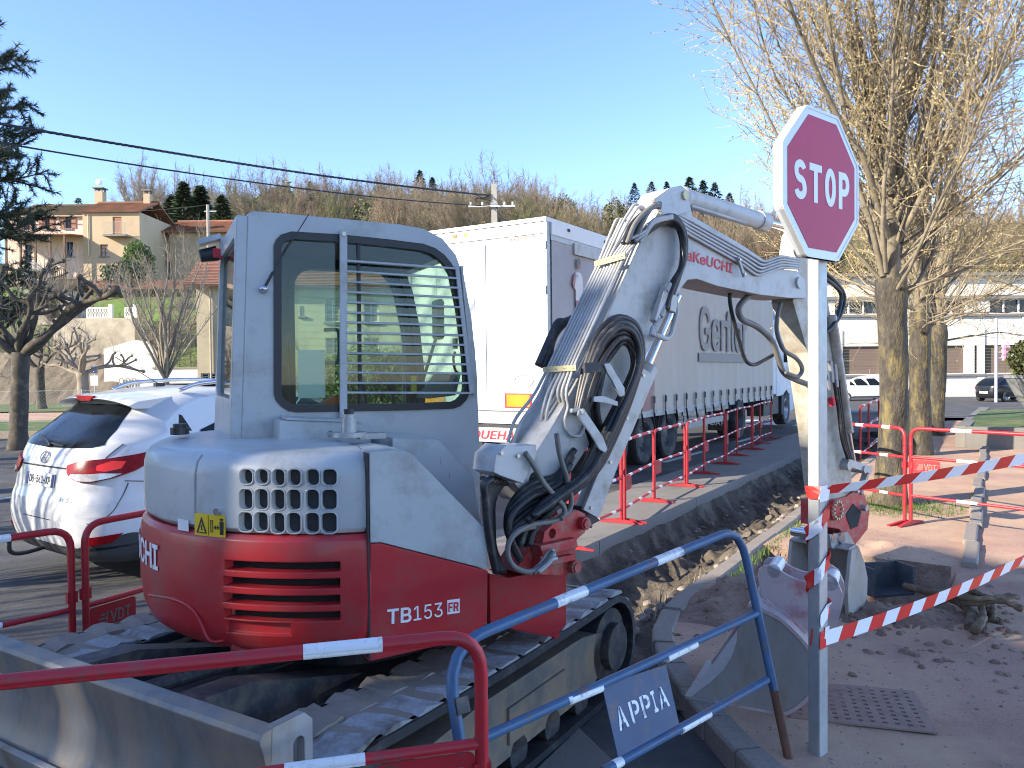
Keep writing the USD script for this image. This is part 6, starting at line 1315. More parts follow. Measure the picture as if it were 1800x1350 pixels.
obj('sign_panel', tbox(-.05, -.02, -TW + .12, -.12, .70, .92), 'boom_paint', tk)
mb = MB(); mb.text('TROUEHAUF', .12, TR_(-.053, -1.62, .75), RR, UZ, .002, True, 1.35, shear=.2); obj('panel_lettering', mb, 'decal_red', tk)
obj('bumper_bar', tbox(-.06, .06, -TW + .05, -.05, .38, .52), 'galvanised', tk)
np_o = obj('number_plate', tbox(-.06, -.05, -.82, -.28, .54, .66), 'plate_white', tk)
mb = MB(); mb.text('CV-665-XD', .075, TR_(-.063, -.80, .563), RR, UZ, .002, True, .44); obj('plate_lettering', mb, 'label_black', np_o)
obj('plate_band', tbox(-.0615, -.0605, -.33, -.285, .545, .655), 'plate_blue', tk)
for y in (-TW + .22, -.24): obj('rear_lamp', tbox(-.05, .03, y - .17, y + .17, .55, .68) if y < -1 else tbox(-.04, .03, y - .04, y + .12, .72, .92), 'light_red', tk)
# curtain side
n = 260; x = np.linspace(.12, TLn, n); zz = np.array([ZB - .12, ZB + .05, ZB + .3, 1.9, 2.6, 3.3, TH - .32])
wav = .010 * np.sin(x * 2 * math.pi / .60) + .006 * (meshkit.noise(np.stack([x * 2.2, 0 * x, 0 * x], -1), 3) - .5)
amp = np.array([1.5, 1.2, 1, .8, .7, .6, .3])
P = np.stack([TR_(0, .012, 0) + x[:, None] * RU + (wav * a_)[:, None] * RR + z_ * UZ for z_, a_ in zip(zz, amp)], 1)
xs = 4.15
i0 = int(np.searchsorted(x, xs)); obj('curtain', MB().grid(P[:i0 + 1]), 'curtain_red', tk, smooth=True) if False else None
i1 = int(np.searchsorted(x, 2.65))
mat('curtain_front', (0.32, 0.295, 0.30), 0.6, var=0.06, scale=1.0, dirt=(0.36, 0.33, 0.32), dirt_amt=0.4, dirt_scale=2)
obj('curtain', MB().grid(P[:i1 + 1]), 'curtain_front', tk, smooth=True); obj('curtain', MB().grid(P[i0:]), 'curtain_grey', tk, smooth=True); obj('curtain', MB().grid(P[i1:i0 + 1]), 'curtain_red', tk, smooth=True)
obj('side_rail', tbox(.1, TLn, -.03, .02, TH - .32, TH - .24), 'galvanised', tk); obj('roof_rail', tbox(.1, TLn, -.03, .03, TH - .24, TH - .06), 'trailer_white', tk)
obj('rail_cover', tbox(.8, 6.2, .02, .05, TH - .45, TH - .28), 'boom_paint', tk)
for i in range(10): obj('roof_lamp', tbox(.6 + i * 1.3, .66 + i * 1.3, .03, .045, TH - .13, TH - .09), 'mesh_dark', tk)
for i in range(22):
    xx = .42 + i * .61; mb = MB(); mb.box(TR_(xx, .035, ZB - .02), (.05, .006, .36), RU, -RR); mb.bar(TR_(xx, .035, ZB - .16), TR_(xx + .10, .035, ZB - .40), .008, .035, up=RR); obj('curtain_strap', mb, 'hose_black', tk)
    obj('strap_buckle', MB().box(TR_(xx, .045, ZB + .08), (.06, .02, .12), RU, -RR), 'mesh_dark', tk)
obj('chassis', tbox(.3, TLn - .2, -TW + .75, -.75, .80, ZB - .12), 'mesh_dark', tk); obj('side_sill', tbox(.1, TLn, -.06, .0, ZB - .24, ZB - .10), 'boom_paint', tk)
# picture of a footballer and big lettering on the curtain
def cur(poly, x0, z0, sx_, sz_, m, name, off=.026):
    off += .022
    mb = MB(); mb.prism(affinity.scale(poly, sx_ * .46, sz_ * .46, origin=(0, 0)), TR_(.78, off, 2.84), RU, UZ, -.001, .001); obj(name, mb, m, tk)
X0, Zc = 1.25, 1.95
body = Polygon([(.0, .55), (.08, .95), (.22, 1.02), (.42, 1.02), (.55, .92), (.62, .5), (.52, .3), (.52, .0), (.12, .0), (.12, .4)]).buffer(.03)
cur(body, X0, Zc + .35, 1.0, .92, 'print_white', 'print_shirt'); cur(Point(.33, 1.25).buffer(.13), X0, Zc + .30, 1, .95, 'print_skin', 'print_face', .0275); cur(Polygon([(.2, 1.2), (.2, 1.42), (.3, 1.5), (.42, 1.45), (.44, 1.34), (.3, 1.34), (.27, 1.2)]).buffer(.03), X0, Zc + .30, 1, .95, 'print_hair', 'print_hair', .029)
cur(Polygon([(.0, .55), (.1, .95), (-.02, .92), (-.12, .6), (-.02, .42)]).buffer(.02), X0, Zc + .35, 1, .92, 'print_skin', 'print_arm', .0285); cur(sbox(.1, -.42, .54, .02), X0, Zc + .35, 1, .92, 'print_red', 'print_shorts', .0285)
cur(ops.unary_union([sbox(.12, -1.0, .28, -.4), sbox(.36, -1.0, .52, -.4)]), X0, Zc + .35, 1, .92, 'print_skin', 'print_legs', .0285)
cur(ops.unary_union([sbox(.08, .86, .26, .89), sbox(.08, .93, .26, .96)]), X0, Zc + .35, 1, .92, 'print_grey', 'print_stripes', .0295)
def trx(px): return (onp(px, 600, TR_(0, .03, 0), RR) - TO) @ RU
def trz(px, py): return (onp(px, py, TR_(0, .03, 0), RR) - TO)[2]
x0, x1 = trx(1227), trx(1311); zb, zt_ = trz(1229, 613), trz(1229, 538)
mb = MB(); mb.text('Gerflor', (zt_ - zb) * .98, TR_(x0, .048, zb), RU, UZ, .002, True, x1 - x0); obj('side_lettering', mb, 'print_grey', tk)
mb = MB(); zz0 = trz(1229, 635); mb.box(TR_((x0 + x1) / 2, .049, zz0 + .09), (x1 - x0, .002, .2), RU, -RR); obj('lettering_bar', mb, 'print_grey', tk)
def wheel(root, c, ax, R, w, rim='alloy', steer=False, k=32):
    """tyre with treaded shoulder, rim with bolts; ax points out of the wheel"""
    ax = nrm(ax); e1 = nrm(np.cross(ax, UZ)); e2 = np.cross(ax, e1); pr = [(R * .62, -w * .48), (R * .92, -w * .5), (R * .985, -w * .42), (R, -w * .3), (R, w * .3), (R * .985, w * .42), (R * .92, w * .5), (R * .64, w * .46), (R * .60, w * .40)]
    ang = np.linspace(0, 2 * math.pi, k + 1)
    mb = MB(); mb.loft([np.array([c + ax * y + (e1 * math.cos(a) + e2 * math.sin(a)) * r for r, y in pr]) for a in ang], caps=False, closed=False); wo = obj('wheel', mb, 'tyre', root, smooth=40)
    mb = MB(); pr2 = [(R * .63, w * .44), (R * .60, w * .46), (R * .56, w * .38), (R * .50, w * .15), (R * .34, w * .08), (R * .30, w * .22), (R * .16, w * .28), (0.001, w * .28)]
    mb.loft([np.array([c + ax * y + (e1 * math.cos(a) + e2 * math.sin(a)) * r for r, y in pr2]) for a in ang], caps=False, closed=False)
    for i in range(10): an = i * .628; p = c + ax * w * .12 + (e1 * math.cos(an) + e2 * math.sin(an)) * R * .42; mb.cyl(p, p + ax * .03, R * .035, 6)
    obj('rim', mb, rim, wo, smooth=40)
def mudguard(c, R, name='mudguard'):
    a = np.linspace(math.radians(5), math.radians(175), 16); rows = []
    for t in a: p = TR_(c[0] + R * math.cos(t), 0, c[1] + R * math.sin(t)); nn = RU * math.cos(t) + UZ * math.sin(t); rows.append(np.array([p - RR * .04, p - RR * .42, p - RR * .42 + nn * .02, p - RR * .04 + nn * .02]))
    obj(name, MB().loft(rows), 'mesh_dark', tk)
axl = [trx(1068), trx(1138), trx(1180)]; axl = [3.0, 4.32, 5.64] if axl[2] - axl[1] < .4 else axl
ax0 = trx(1138); ax1 = trx(1180)
for xx in (ax0 - (ax1 - ax0) * 1.0, ax0, ax1):
    wheel(tk, TR_(xx, -.20, .50), RR, .50, .36, 'truck_rim'); wheel(tk, TR_(xx, -TW + .20, .50), -RR, .50, .36, 'truck_rim'); mudguard((xx, .50), .575)
for z in (.58, .86): obj('side_guard', tbox(ax1 + .9, ax1 + 4.2, -.09, -.05, z - .07, z + .07), 'galvanised', tk)
for i in range(4): obj('guard_post', tbox(ax1 + 1.1 + i * .95, ax1 + 1.16 + i * .95, -.12, -.09, .5, 1.0), 'galvanised', tk)
xt = TLn - 1.2
obj('tractor_chassis', tbox(xt - .9, TLn + 2.6, -TW + .8, -.8, .55, .9), 'mesh_dark', tk)
dx = trx(1300); wheel(tk, TR_(dx, -.20, .50), RR, .50, .5, 'truck_rim'); wheel(tk, TR_(dx, -TW + .2, .50), -RR, .50, .5); mudguard((dx, .5), .62)
obj('mud_flap', tbox(dx - .78, dx - .75, -.55, -.05, .25, .70), 'rubber', tk); mb = MB(); mb.text('DAF', .11, TR_(dx - .782, -.50, .38), RR, UZ, .002, True, .36); obj('flap_lettering', mb, 'plate_white', tk)
obj('tail_lamp', tbox(dx - .80, dx - .74, -.42, -.12, .74, .86), 'light_red_lit', tk)
xc0, xc1 = TLn + .55, TLn + 2.85
cabp = [(xc0, .95), (xc0, 3.05), (xc0 + .5, 3.65), (xc0 + 1.6, 3.55), (xc1 - .25, 3.0), (xc1, 1.9), (xc1, .45), (xc1 - .5, .42), (xc1 - .55, .95), (xc1 - 1.0, 1.12), (xc1 - 1.5, .95)]
mb = MB(); mb.prism(Polygon(cabp).buffer(.06).buffer(-.04), TR_(0, -TW + .03, 0), RU, UZ, -(TW - .06), 0) if np.cross(RU, UZ) @ RR < 0 else mb.prism(Polygon(cabp).buffer(.06).buffer(-.04), TR_(0, -.03, 0), RU, UZ, -(TW - .06), 0)
obj('cab', mb, 'truck_blue', tk)
obj('cab_window', tbox(xc1 - 1.35, xc1 - .35, -.032, -.018, 1.95, 2.75), 'dark_glass', tk); obj('cab_fairing', tbox(xc0 - .35, xc0, -.1, -.04, 1.0, 3.2), 'truck_blue', tk)
obj('cab_step', tbox(xc1 - 1.7, xc1 - 1.35, -.2, -.02, .35, .95), 'mesh_dark', tk); obj('fuel_tank', tbox(xt + .4, TLn + 1.0, -.55, -.08, .4, .95), 'steel_dark', tk)
obj('mirror', tbox(xc1 - .15, xc1 - .02, .02, .28, 1.95, 2.5), 'mesh_dark', tk); obj('mirror', tbox(xc1 - .2, xc1 - .05, .02, .2, 1.55, 1.85), 'mesh_dark', tk)
fx = xc1 - 1.0; wheel(tk, TR_(fx, -.2, .5), RR, .5, .34); wheel(tk, TR_(fx, -TW + .2, .5), -RR, .5, .34)

# ================================================================ cars
from scipy.interpolate import PchipInterpolator
class Car:
    """body of stacked rounded outlines: levels of (z, front x, rear x, half width, exponent)"""
    def __init__(s, c, fwd, levels, n=128):
        s.c = np.asarray(c, float); s.f = nrm(fwd); s.r = V(s.f[1], -s.f[0], 0); s.L = np.array(levels, float); s.n = n
    def lev(s, z):
        if not hasattr(s, 'pc'): s.pc = [PchipInterpolator(s.L[:, 0], s.L[:, i]) for i in range(1, 5)]
        return [float(q(min(max(z, s.L[0, 0]), s.L[-1, 0]))) for q in s.pc]
    def P(s, x, y, z): return s.c + s.f * x + s.r * y + UZ * z
    def ring(s, z, off=0.0):
        xf, xr, w, e = s.lev(z); xm, a = (xf + xr) / 2, (xf - xr) / 2; t = np.linspace(0, 2 * math.pi, s.n, endpoint=False) + math.pi
        cx, sy = np.cos(t), np.sin(t); r = (np.abs(cx) ** e + np.abs(sy) ** e) ** (-1 / e); return np.stack([xm + (a + off) * cx * r, (w + off) * sy * r], 1)
    def dense(s, z, off):
        xf, xr, w, e = s.lev(z); xm, a = (xf + xr) / 2, (xf - xr) / 2; t = np.linspace(math.pi / 2, 3 * math.pi / 2, 200); t = math.pi + np.linspace(-math.pi * .9, math.pi * .9, 500)
        cx, sy = np.cos(t), np.sin(t); r = (np.abs(cx) ** e + np.abs(sy) ** e) ** (-1 / e); p = np.stack([xm + (a + off) * cx * r, -(w + off) * -sy * r * -1], 1)
        q = np.concatenate([[0], np.cumsum(np.linalg.norm(np.diff(p, axis=0), axis=1))]); mid = np.interp(math.pi, t, q); return p, q - mid
    def at(s, S_, z, off=0.0):
        """S_ metres round the body from the middle of the tail, positive to the right"""
        p, q = s.dense(z, off); 
        if p[-1, 1] < p[0, 1]: S_ = -S_
        return s.P(np.interp(S_, q, p[:, 0]), np.interp(S_, q, p[:, 1]), z)
    def body(s, z0=None, z1=None, k=46):
        zs_ = np.unique(np.concatenate([np.linspace(s.L[0, 0], s.L[-1, 0], k), s.L[:, 0]])); return MB().loft([np.array([s.P(x, y, z) for x, y in s.ring(z)]) for z in zs_])
    def patch(s, poly, off=.003, th=.004, size=.05):
        g = poly if hasattr(poly, 'exterior') else Polygon(poly); t = trimesh.creation.extrude_polygon(g, th, engine='earcut'); v, f = trimesh.remesh.subdivide_to_size(t.vertices, t.faces, size)
        return MB().add(np.array([s.at(x, z, off + d) for x, z, d in v]), f)
    def line(s, pts, r=.004, off=.001, k=6):
        p = rounded([V(x, z, 0) for x, z in pts], .08, 6); m_ = np.vstack([np.linspace(p[i], p[i + 1], 4) for i in range(len(p) - 1)]); keep = [0]
        for i in range(1, len(m_)):
            if np.linalg.norm(m_[i] - m_[keep[-1]]) > 1e-4: keep.append(i)
        return MB().tube([s.at(x, z, off) for x, z, _ in m_[keep]], r, k)
hd = math.radians(36.5); CF = V(math.sin(hd), math.cos(hd), 0)
rc = atd(66, 830, 6.70); cc = V(rc[0], rc[1], ZR) + CF * 2.1
lv = [(.22, 2.0, -1.92, .83, 6), (.30, 2.12, -2.04, .88, 6), (.45, 2.18, -2.10, .905, 6), (.62, 2.20, -2.12, .912, 5.8), (.72, 2.18, -2.11, .912, 5.6), (.80, 2.12, -2.085, .91, 5.4), (.98, 1.95, -2.055, .905, 5.2), (1.10, 1.70, -2.02, .89, 5), (1.20, 1.30, -1.965, .865, 5), (1.32, 1.02, -1.84, .815, 4.2), (1.45, .72, -1.68, .755, 4.0), (1.56, .40, -1.52, .69, 3.6), (1.62, .10, -1.38, .62, 3.2), (1.655, -.25, -1.08, .48, 2.8), (1.67, -.45, -.85, .3, 2.4)]
car = Car(cc, CF, lv); ca = thing('car', 'white sport utility car seen from behind with lit red tail lamp', 'car', cc)
obj('body', car.body(k=70), 'car_white', ca, smooth=60)
mb = car.patch(Polygon([(-1.25, .215), (1.7, .215), (1.7, .40), (1.05, .47), (.8, .44), (.6, .36), (-.6, .36), (-.8, .44), (-1.25, .47)]), .004, .006, .12); obj('rear_bumper_trim', mb, 'bumper_plastic', ca, smooth=40)
obj('rear_window', car.patch(Polygon([(-.60, 1.175), (0, 1.155), (.60, 1.175), (.70, 1.20), (.645, 1.32), (.56, 1.47), (.50, 1.515), (-.50, 1.515), (-.56, 1.47), (-.645, 1.32), (-.70, 1.20)]), .003, .004, .06), 'dark_glass', ca, smooth=40)
for sg_ in (1, -1):
    fl = lambda pts: Polygon([(sg_ * x, z + (.105 if .78 < z < 1.06 else .06 if z > 1.06 else 0)) for x, z in pts])
    tl_o = obj('tail_lamp', car.patch(fl([(.43, .925), (.56, .965), (.80, .985), (1.02, 1.01), (1.22, 1.045), (1.25, 1.03), (1.16, .95), (1.02, .87), (.86, .82), (.72, .795), (.60, .80), (.50, .83), (.45, .87)]), .004, .014, .04), 'light_red', ca, smooth=40)
    obj('lamp_lens', car.patch(fl([(.50, .838), (.60, .808), (.72, .803), (.86, .828), (.95, .858), (.80, .868), (.62, .862), (.52, .862)]), .019, .004, .04), 'light_clear', tl_o, smooth=40)
    if sg_ > 0: obj('lit_lamp', car.patch(fl([(.74, .93), (.84, .965), (.95, .955), (.93, .90), (.82, .88), (.75, .89)]), .019, .004, .03), 'light_red_lit', tl_o, smooth=40)
    obj('fog_reflector', car.patch(fl([(.70, .455), (1.0, .478), (.90, .405), (.72, .385)]), .012, .008, .05), 'light_red', ca, smooth=40)
    obj('quarter_window', car.patch(fl([(1.40, 1.22), (1.50, 1.30), (1.75, 1.40), (2.2, 1.48), (2.2, 1.12), (1.75, 1.12), (1.50, 1.16)]), .004, .004, .06), 'dark_glass', ca, smooth=40)
    obj('side_window', car.patch(fl([(2.24, 1.48), (3.2, 1.46), (3.3, 1.10), (2.24, 1.12)]), .004, .004, .08), 'dark_glass', ca, smooth=40)
    p = [car.P(x, sg_ * y, z) for x, y, z in ((-1.15, .60, 1.63), (-.9, .62, 1.695), (-.2, .64, 1.715), (.35, .62, 1.66))]; obj('roof_rail', MB().tube(spline(p, 5), .02, 8), 'badge_chrome', ca, smooth=True)
sp = MB(); rows = []
for y in np.linspace(-.66, .66, 13):
    d_ = .06 * (abs(y) / .66) ** 3; rows.append([car.P(-1.20, y * .92, 1.64 - d_), car.P(-1.62 + d_, y, 1.605 - d_), car.P(-1.70 + d_, y, 1.57 - d_), car.P(-1.66 + d_, y, 1.545 - d_), car.P(-1.45, y * .95, 1.54 - d_)])
sp.loft(rows); obj('roof_spoiler', sp, 'car_white', ca, smooth=40)
mb = MB(); mb.prism([(-.17, 0), (.17, 0), (.10, -.045), (-.10, -.045)], car.P(-1.692, 0, 1.592), car.r, UZ, -.012, .012); obj('third_brake_lamp', mb, 'light_red', ca)
obj('tailgate_seam', car.line([(-.98, .88), (-.93, .66), (-.80, .57), (.80, .57), (.93, .66), (.98, .88)]), 'mesh_dark', ca, smooth=True); obj('tailgate_seam', car.line([(.84, 1.20), (.76, 1.09)]), 'mesh_dark', ca, smooth=True)
obj('tailgate_grip', car.line([(-.42, 1.0), (.40, 1.0)], .008), 'mesh_dark', ca, smooth=True)
obj('bumper_seam', car.line([(.95, .90), (1.3, .86), (1.7, .84)]), 'mesh_dark', ca, smooth=True)
np_o = obj('number_plate', car.patch(sbox(-.26, .835, .26, .945), .008, .006, .1), 'plate_white', ca); obj('plate_band', car.patch(sbox(.215, .836, .259, .944), .0145, .002, .1), 'plate_blue', np_o); obj('plate_band', car.patch(sbox(-.259, .836, -.215, .944), .0145, .002, .1), 'plate_blue', np_o)
def car_text(txt, x0, z0, w, h, off, m, name, bold=True):
    t3 = meshkit.text_mesh(txt, 1.0, .002, bold); v = t3.vertices; x_ = v[:, 0]; x_ = (x_ - x_.min()) / (x_.max() - x_.min()) * w
    obj(name, MB().add(np.array([car.at(x0 + a, z0 + b * h, off + d) for a, b, d in zip(x_, v[:, 1], v[:, 2])]), t3.faces), m, np_o if name == 'plate_lettering' else ca)
car_text('DB-561-XP', -.195, .858, .39, .062, .015, 'label_black', 'plate_lettering'); car_text('ix35', .40, .735, .17, .036, .004, 'badge_chrome', 'model_badge'); car_text('GEMINI', .43, .705, .13, .018, .004, 'badge_chrome', 'model_badge', False)
el = [(.075 * math.cos(t), 1.075 + .045 * math.sin(t)) for t in np.linspace(0, 2 * math.pi, 25)]; obj('emblem', MB().tube([car.at(x, z, .012) for x, z in el], .006, 6), 'badge_chrome', ca, smooth=True)
mb = MB(); mb.tube([car.at(-.045, 1.045, .012), car.at(-.02, 1.105, .012)], .007, 6); mb.tube([car.at(.02, 1.045, .012), car.at(.045, 1.105, .012)], .007, 6); mb.tube([car.at(-.035, 1.07, .012), car.at(.035, 1.08, .012)], .006, 6); obj('emblem', mb, 'badge_chrome', ca, smooth=True)
mb = MB(); mb.tube(spline([car.at(0.02, 1.175, .02), car.at(-.10, 1.21, .02), car.at(-.35, 1.245, .016)], 5), [.014] * 5 + [.009] * 5 + [.006], 6); mb.tube([car.at(.25, 1.175, .012), car.at(0, 1.19, .016), car.at(-.35, 1.24, .012)], .007, 6); obj('rear_wiper', mb, 'black_plastic', ca, smooth=True)
mb = MB(); mb.box(car.P(-1.0, 0, 1.675), (.09, .05, .035), CF, -car.r); mb.tube([car.P(-1.0, 0, 1.68), car.P(-1.42, 0, 1.94)], .004, 6); obj('aerial', mb, 'black_plastic', ca)
obj('roof_glass', MB().box(car.P(-.35, 0, 1.674), (.9, .9, .012), CF, -car.r), 'dark_glass', ca)
mb = MB(); mb.tube(spline([car.P(-1.95, -.05, .30), car.P(-2.20, -.05, .27), car.P(-2.30, -.05, .30), car.P(-2.31, -.05, .38)], 6), .018, 8); mb.sphere(car.P(-2.31, -.05, .405), .03); obj('tow_ball', mb, 'black_plastic', ca, smooth=True)
for x in (-1.30, 1.34):
    for y in (-.80, .80): wheel(ca, car.P(x, y, .34), car.r * (1 if y > 0 else -1), .34, .22)
# small far cars
def small_car(name, label, c, fwd, kind, paint, glass='dark_glass', side=1):
    prof = {'mpv': [(.20, 1.72, -1.70, .74, 4), (.32, 1.82, -1.78, .83, 4), (.55, 1.82, -1.80, .86, 4), (.80, 1.62, -1.80, .855, 4), (.95, 1.30, -1.78, .84, 4), (1.10, 1.02, -1.73, .80, 4), (1.30, .60, -1.63, .74, 4), (1.47, .15, -1.50, .66, 3.5), (1.555, -.25, -1.25, .5, 3), (1.575, -.5, -.95, .3, 2.5)],
            'hatch': [(.20, 1.95, -1.92, .76, 4), (.32, 2.06, -2.02, .85, 4), (.55, 2.08, -2.06, .88, 4), (.78, 1.95, -2.04, .88, 4), (.92, 1.2, -2.0, .86, 4), (1.05, .95, -1.88, .80, 4), (1.22, .55, -1.62, .72, 4), (1.35, .1, -1.32, .63, 3.5), (1.42, -.25, -1.05, .5, 3), (1.44, -.45, -.8, .3, 2.5)],
            'saloon': [(.20, 2.1, -2.05, .78, 4), (.32, 2.2, -2.15, .85, 4), (.60, 2.2, -2.2, .87, 4), (.82, 2.05, -2.15, .87, 4), (.92, 1.1, -1.7, .84, 4), (1.1, .85, -1.35, .78, 4), (1.28, .5, -.95, .70, 4), (1.38, .1, -.7, .58, 3), (1.40, -.1, -.5, .4, 2.5)]}[kind]
    cr = Car(c, fwd, prof, 56); t = thing(name, label, 'car', c); obj('body', cr.body(k=30), paint, t, smooth=40)
    z0, z1 = (.97, 1.42) if kind == 'mpv' else ((.90, 1.32) if kind == 'hatch' else (.92, 1.29))
    for sg_ in (1, -1):
        for a, b in ((1.55, 2.25), (2.32, 3.0), (3.05, 3.35)) if kind != 'saloon' else ((1.9, 2.6), (2.68, 3.3)):
            z2 = z1 - .04 if a < 3 else z1 - .2; obj('side_window', cr.patch(Polygon([(sg_ * a, z0), (sg_ * b, z0), (sg_ * (b - .06), z2), (sg_ * (a + .12), z2)]), .004, .004, .12), glass, t, smooth=40)
        for x in (.95, ): obj('door_handle', cr.patch(sbox(*sorted((sg_ * 1.75, sg_ * 1.93)), z0 - .13, z0 - .10) if sg_ > 0 else sbox(-1.93, z0 - .13, -1.75, z0 - .10), .006, .012, .1), paint, t)
        lm = Polygon([(sg_ * .55, .70), (sg_ * .86, .72), (sg_ * .98, .86), (sg_ * .62, .86)]); obj('tail_lamp', cr.patch(lm, .004, .01, .06), 'light_red', t, smooth=40)
        obj('wheel_trim', cr.patch(sbox(*((1.0, .26, 3.2, .34) if sg_ > 0 else (-3.2, .26, -1.0, .34))), .004, .006, .2), 'bumper_plastic', t)
    obj('rear_window', cr.patch(Polygon([(-.62, z0), (.62, z0), (.52, z1 - .03), (-.52, z1 - .03)]), .003, .004, .1), glass, t, smooth=40)
    obj('number_plate', cr.patch(sbox(-.26, .48, .26, .58), .006, .006, .2), 'plate_white', t)
    wb = {'mpv': 1.21, 'hatch': 1.29, 'saloon': 1.30}[kind]
    for x in (-wb - .02, wb + .04):
        for y in (-.74, .74): wheel(t, cr.P(x, y, .30), cr.r * (1 if y > 0 else -1), .30, .2, k=20)
    return t
zg = -.33
w_ = atd(1512, 690, 47); small_car('car', 'small white people carrier passing before the workshop, left of the mossy tree', V(w_[0] + .1, 47, zg - .05), V(-1, .02, 0), 'mpv', 'car_white', 'dark_glass')
w_ = atd(1768, 690, 44.5); small_car('car', 'black hatchback at the right edge before the brown workshop shutters', V(w_[0] + .2, 44.5, zg), nrm(V(.93, .37, 0)), 'hatch', 'car_black')
w_ = atd(98, 690, 54); small_car('car', 'white car parked behind the pollarded trees in the park', V(w_[0], 54, -.0), nrm(V(.95, -.3, 0)), 'saloon', 'car_white')
w_ = atd(22, 690, 58); small_car('car', 'dull silver car parked at the left edge behind the dark tree trunk', V(w_[0], 58, -.0), nrm(V(.95, -.3, 0)), 'saloon', 'car_silver')

# ================================================================ street furniture far away
# traffic light
tl = atd(1751, 660, 43); tl = V(tl[0], tl[1], -.35); t = thing('traffic_light', 'traffic light seen from the side with three pale heads, before the brown shutters', 'traffic light', tl); zt_ = 1.69 + (643 - 560) / FPX * 43
obj('post', MB().cyl(tl, V(tl[0], tl[1], zt_), .075, 12), 'signal_grey', t, smooth=30)
for i, y in enumerate((610, 619, 629)):
    z = 1.69 + (642.5 - y) / FPX * 43; c = V(tl[0] + .38, tl[1], z); mb = MB(); mb.box(c + V(.02, 0, 0), (.14, .24, .27)); mb.cyl(c + V(.08, 0, .0), c + V(.32, 0, -.02), .12, 14, .105); obj('signal_head', mb, 'signal_pink', t)
    obj('signal_arm', MB().box(c + V(-.2, 0, 0), (.28, .06, .05)), 'signal_grey', t)
p2 = atd(1789, 620, 41); c = V(p2[0], p2[1], p2[2]); t2 = thing('traffic_light', 'grey rear of a signal head at the right edge above the planter', 'traffic light', V(p2[0] + .3, p2[1], -.3)); mb = MB(); mb.box(c, (.5, .3, .3)); obj('signal_head', mb, 'signal_grey', t2); obj('post', MB().cyl(V(p2[0] + .35, p2[1] + .1, -.3), V(p2[0] + .35, p2[1] + .1, 4.2), .06, 10), 'signal_grey', t2)
# concrete electricity pole on the right with a transformer label
pe = atd(1607, 740, 27); t = thing('utility_pole', 'ladder-holed concrete electricity pole between the mossy trees', 'utility pole', V(pe[0], pe[1], -.1)); mb = MB(); zt_ = 9.0
for s_ in (-.13, .13): mb.box(V(pe[0] + s_, pe[1], zt_ / 2 - .1), (.07, .2, zt_))
obj('post', mb, 'pole_concrete', t)
for i in range(14): obj('rung', MB().box(V(pe[0], pe[1], .3 + i * .62), (.19, .16, .16)), 'pole_concrete', t)
z = 1.69 + (645 - 640) / FPX * 27 * 1; obj('warning_board', MB().box(V(pe[0] + .05, pe[1] - .13, 1.75), (.36, .02, .42)), 'label_yellow', t); obj('notice', MB().box(V(pe[0] + .05, pe[1] - .145, 1.85), (.32, .01, .2)), 'paper', t)
# grey site cabinet beyond the trench
cb = atd(1500, 745, 22); t = thing('site_cabinet', 'low grey cabinet standing behind the far barriers', 'cabinet', V(cb[0], cb[1], -.1)); mb = MB(); mb.box(V(cb[0], cb[1], .15), (1.2, .8, .5)); obj('cabinet_body', mb, 'planter_grey', t); obj('cabinet_top', MB().box(V(cb[0], cb[1], .43), (1.3, .9, .06)), 'planter_grey', t)
# planter, lawn mound with its low wall
mw = thing('garden_wall', 'low concrete wall round the small lawn at the right edge', 'wall', V(13, 20, 0))
pts = [atz(1697, 786, .0), atz(1850, 790, .0)]; pts = [V(p[0], p[1], 0) for p in pts]; dW = nrm(pts[1] - pts[0])
obj('wall', MB().bar(pts[0] + V(0, 0, .18), pts[0] + dW * 9 + V(0, 0, .18), .25, .5), 'concrete', mw)
pl = pts[0] + V(.3, .2, 0); back = V(.55, .84, 0); obj('wall', MB().bar(pts[0] + V(0, .12, .18), pts[0] + back * 9 + V(0, 0, .18), .25, .5), 'concrete', mw)
X_, Y_ = np.meshgrid(np.linspace(0, 9, 24), np.linspace(.2, 9, 20), indexing='ij'); bump_ = .38 + .35 * np.sin(np.clip(Y_ / 9, 0, 1) * math.pi) * np.clip(X_ / 4, .2, 1)
Pm = pts[0] + X_[..., None] * dW + Y_[..., None] * back + bump_[..., None] * UZ; obj('small_lawn', MB().grid(Pm), 'grass', smooth=True, kind='structure', label='small raised green lawn behind the low wall on the right', cat='lawn')
pc = pts[0] + dW * 1.3 + back * 1.6; zc = .55
t = thing('planter', 'flared grey planter with two legs on the raised lawn at the right edge', 'planter', pc + UZ * zc); mb = MB(); r0, r1 = .38, .62; mb.loft([[pc + V(r * math.cos(a), r * math.sin(a), z) for a in np.linspace(0, 2 * math.pi, 20, endpoint=False)] for r, z in ((r0, zc + .35), (r1, zc + .85), (r1 + .03, zc + .86), (r1 + .03, zc + .93), (r1 - .05, zc + .93), (r1 - .08, zc + .80))]); obj('bowl', mb, 'planter_grey', t, smooth=30)
for s_ in (-1, 1): obj('leg', MB().bar(pc + V(.15 * s_, 0, zc), pc + V(.4 * s_, 0, zc + .5), .06, .06), 'galvanised', t)
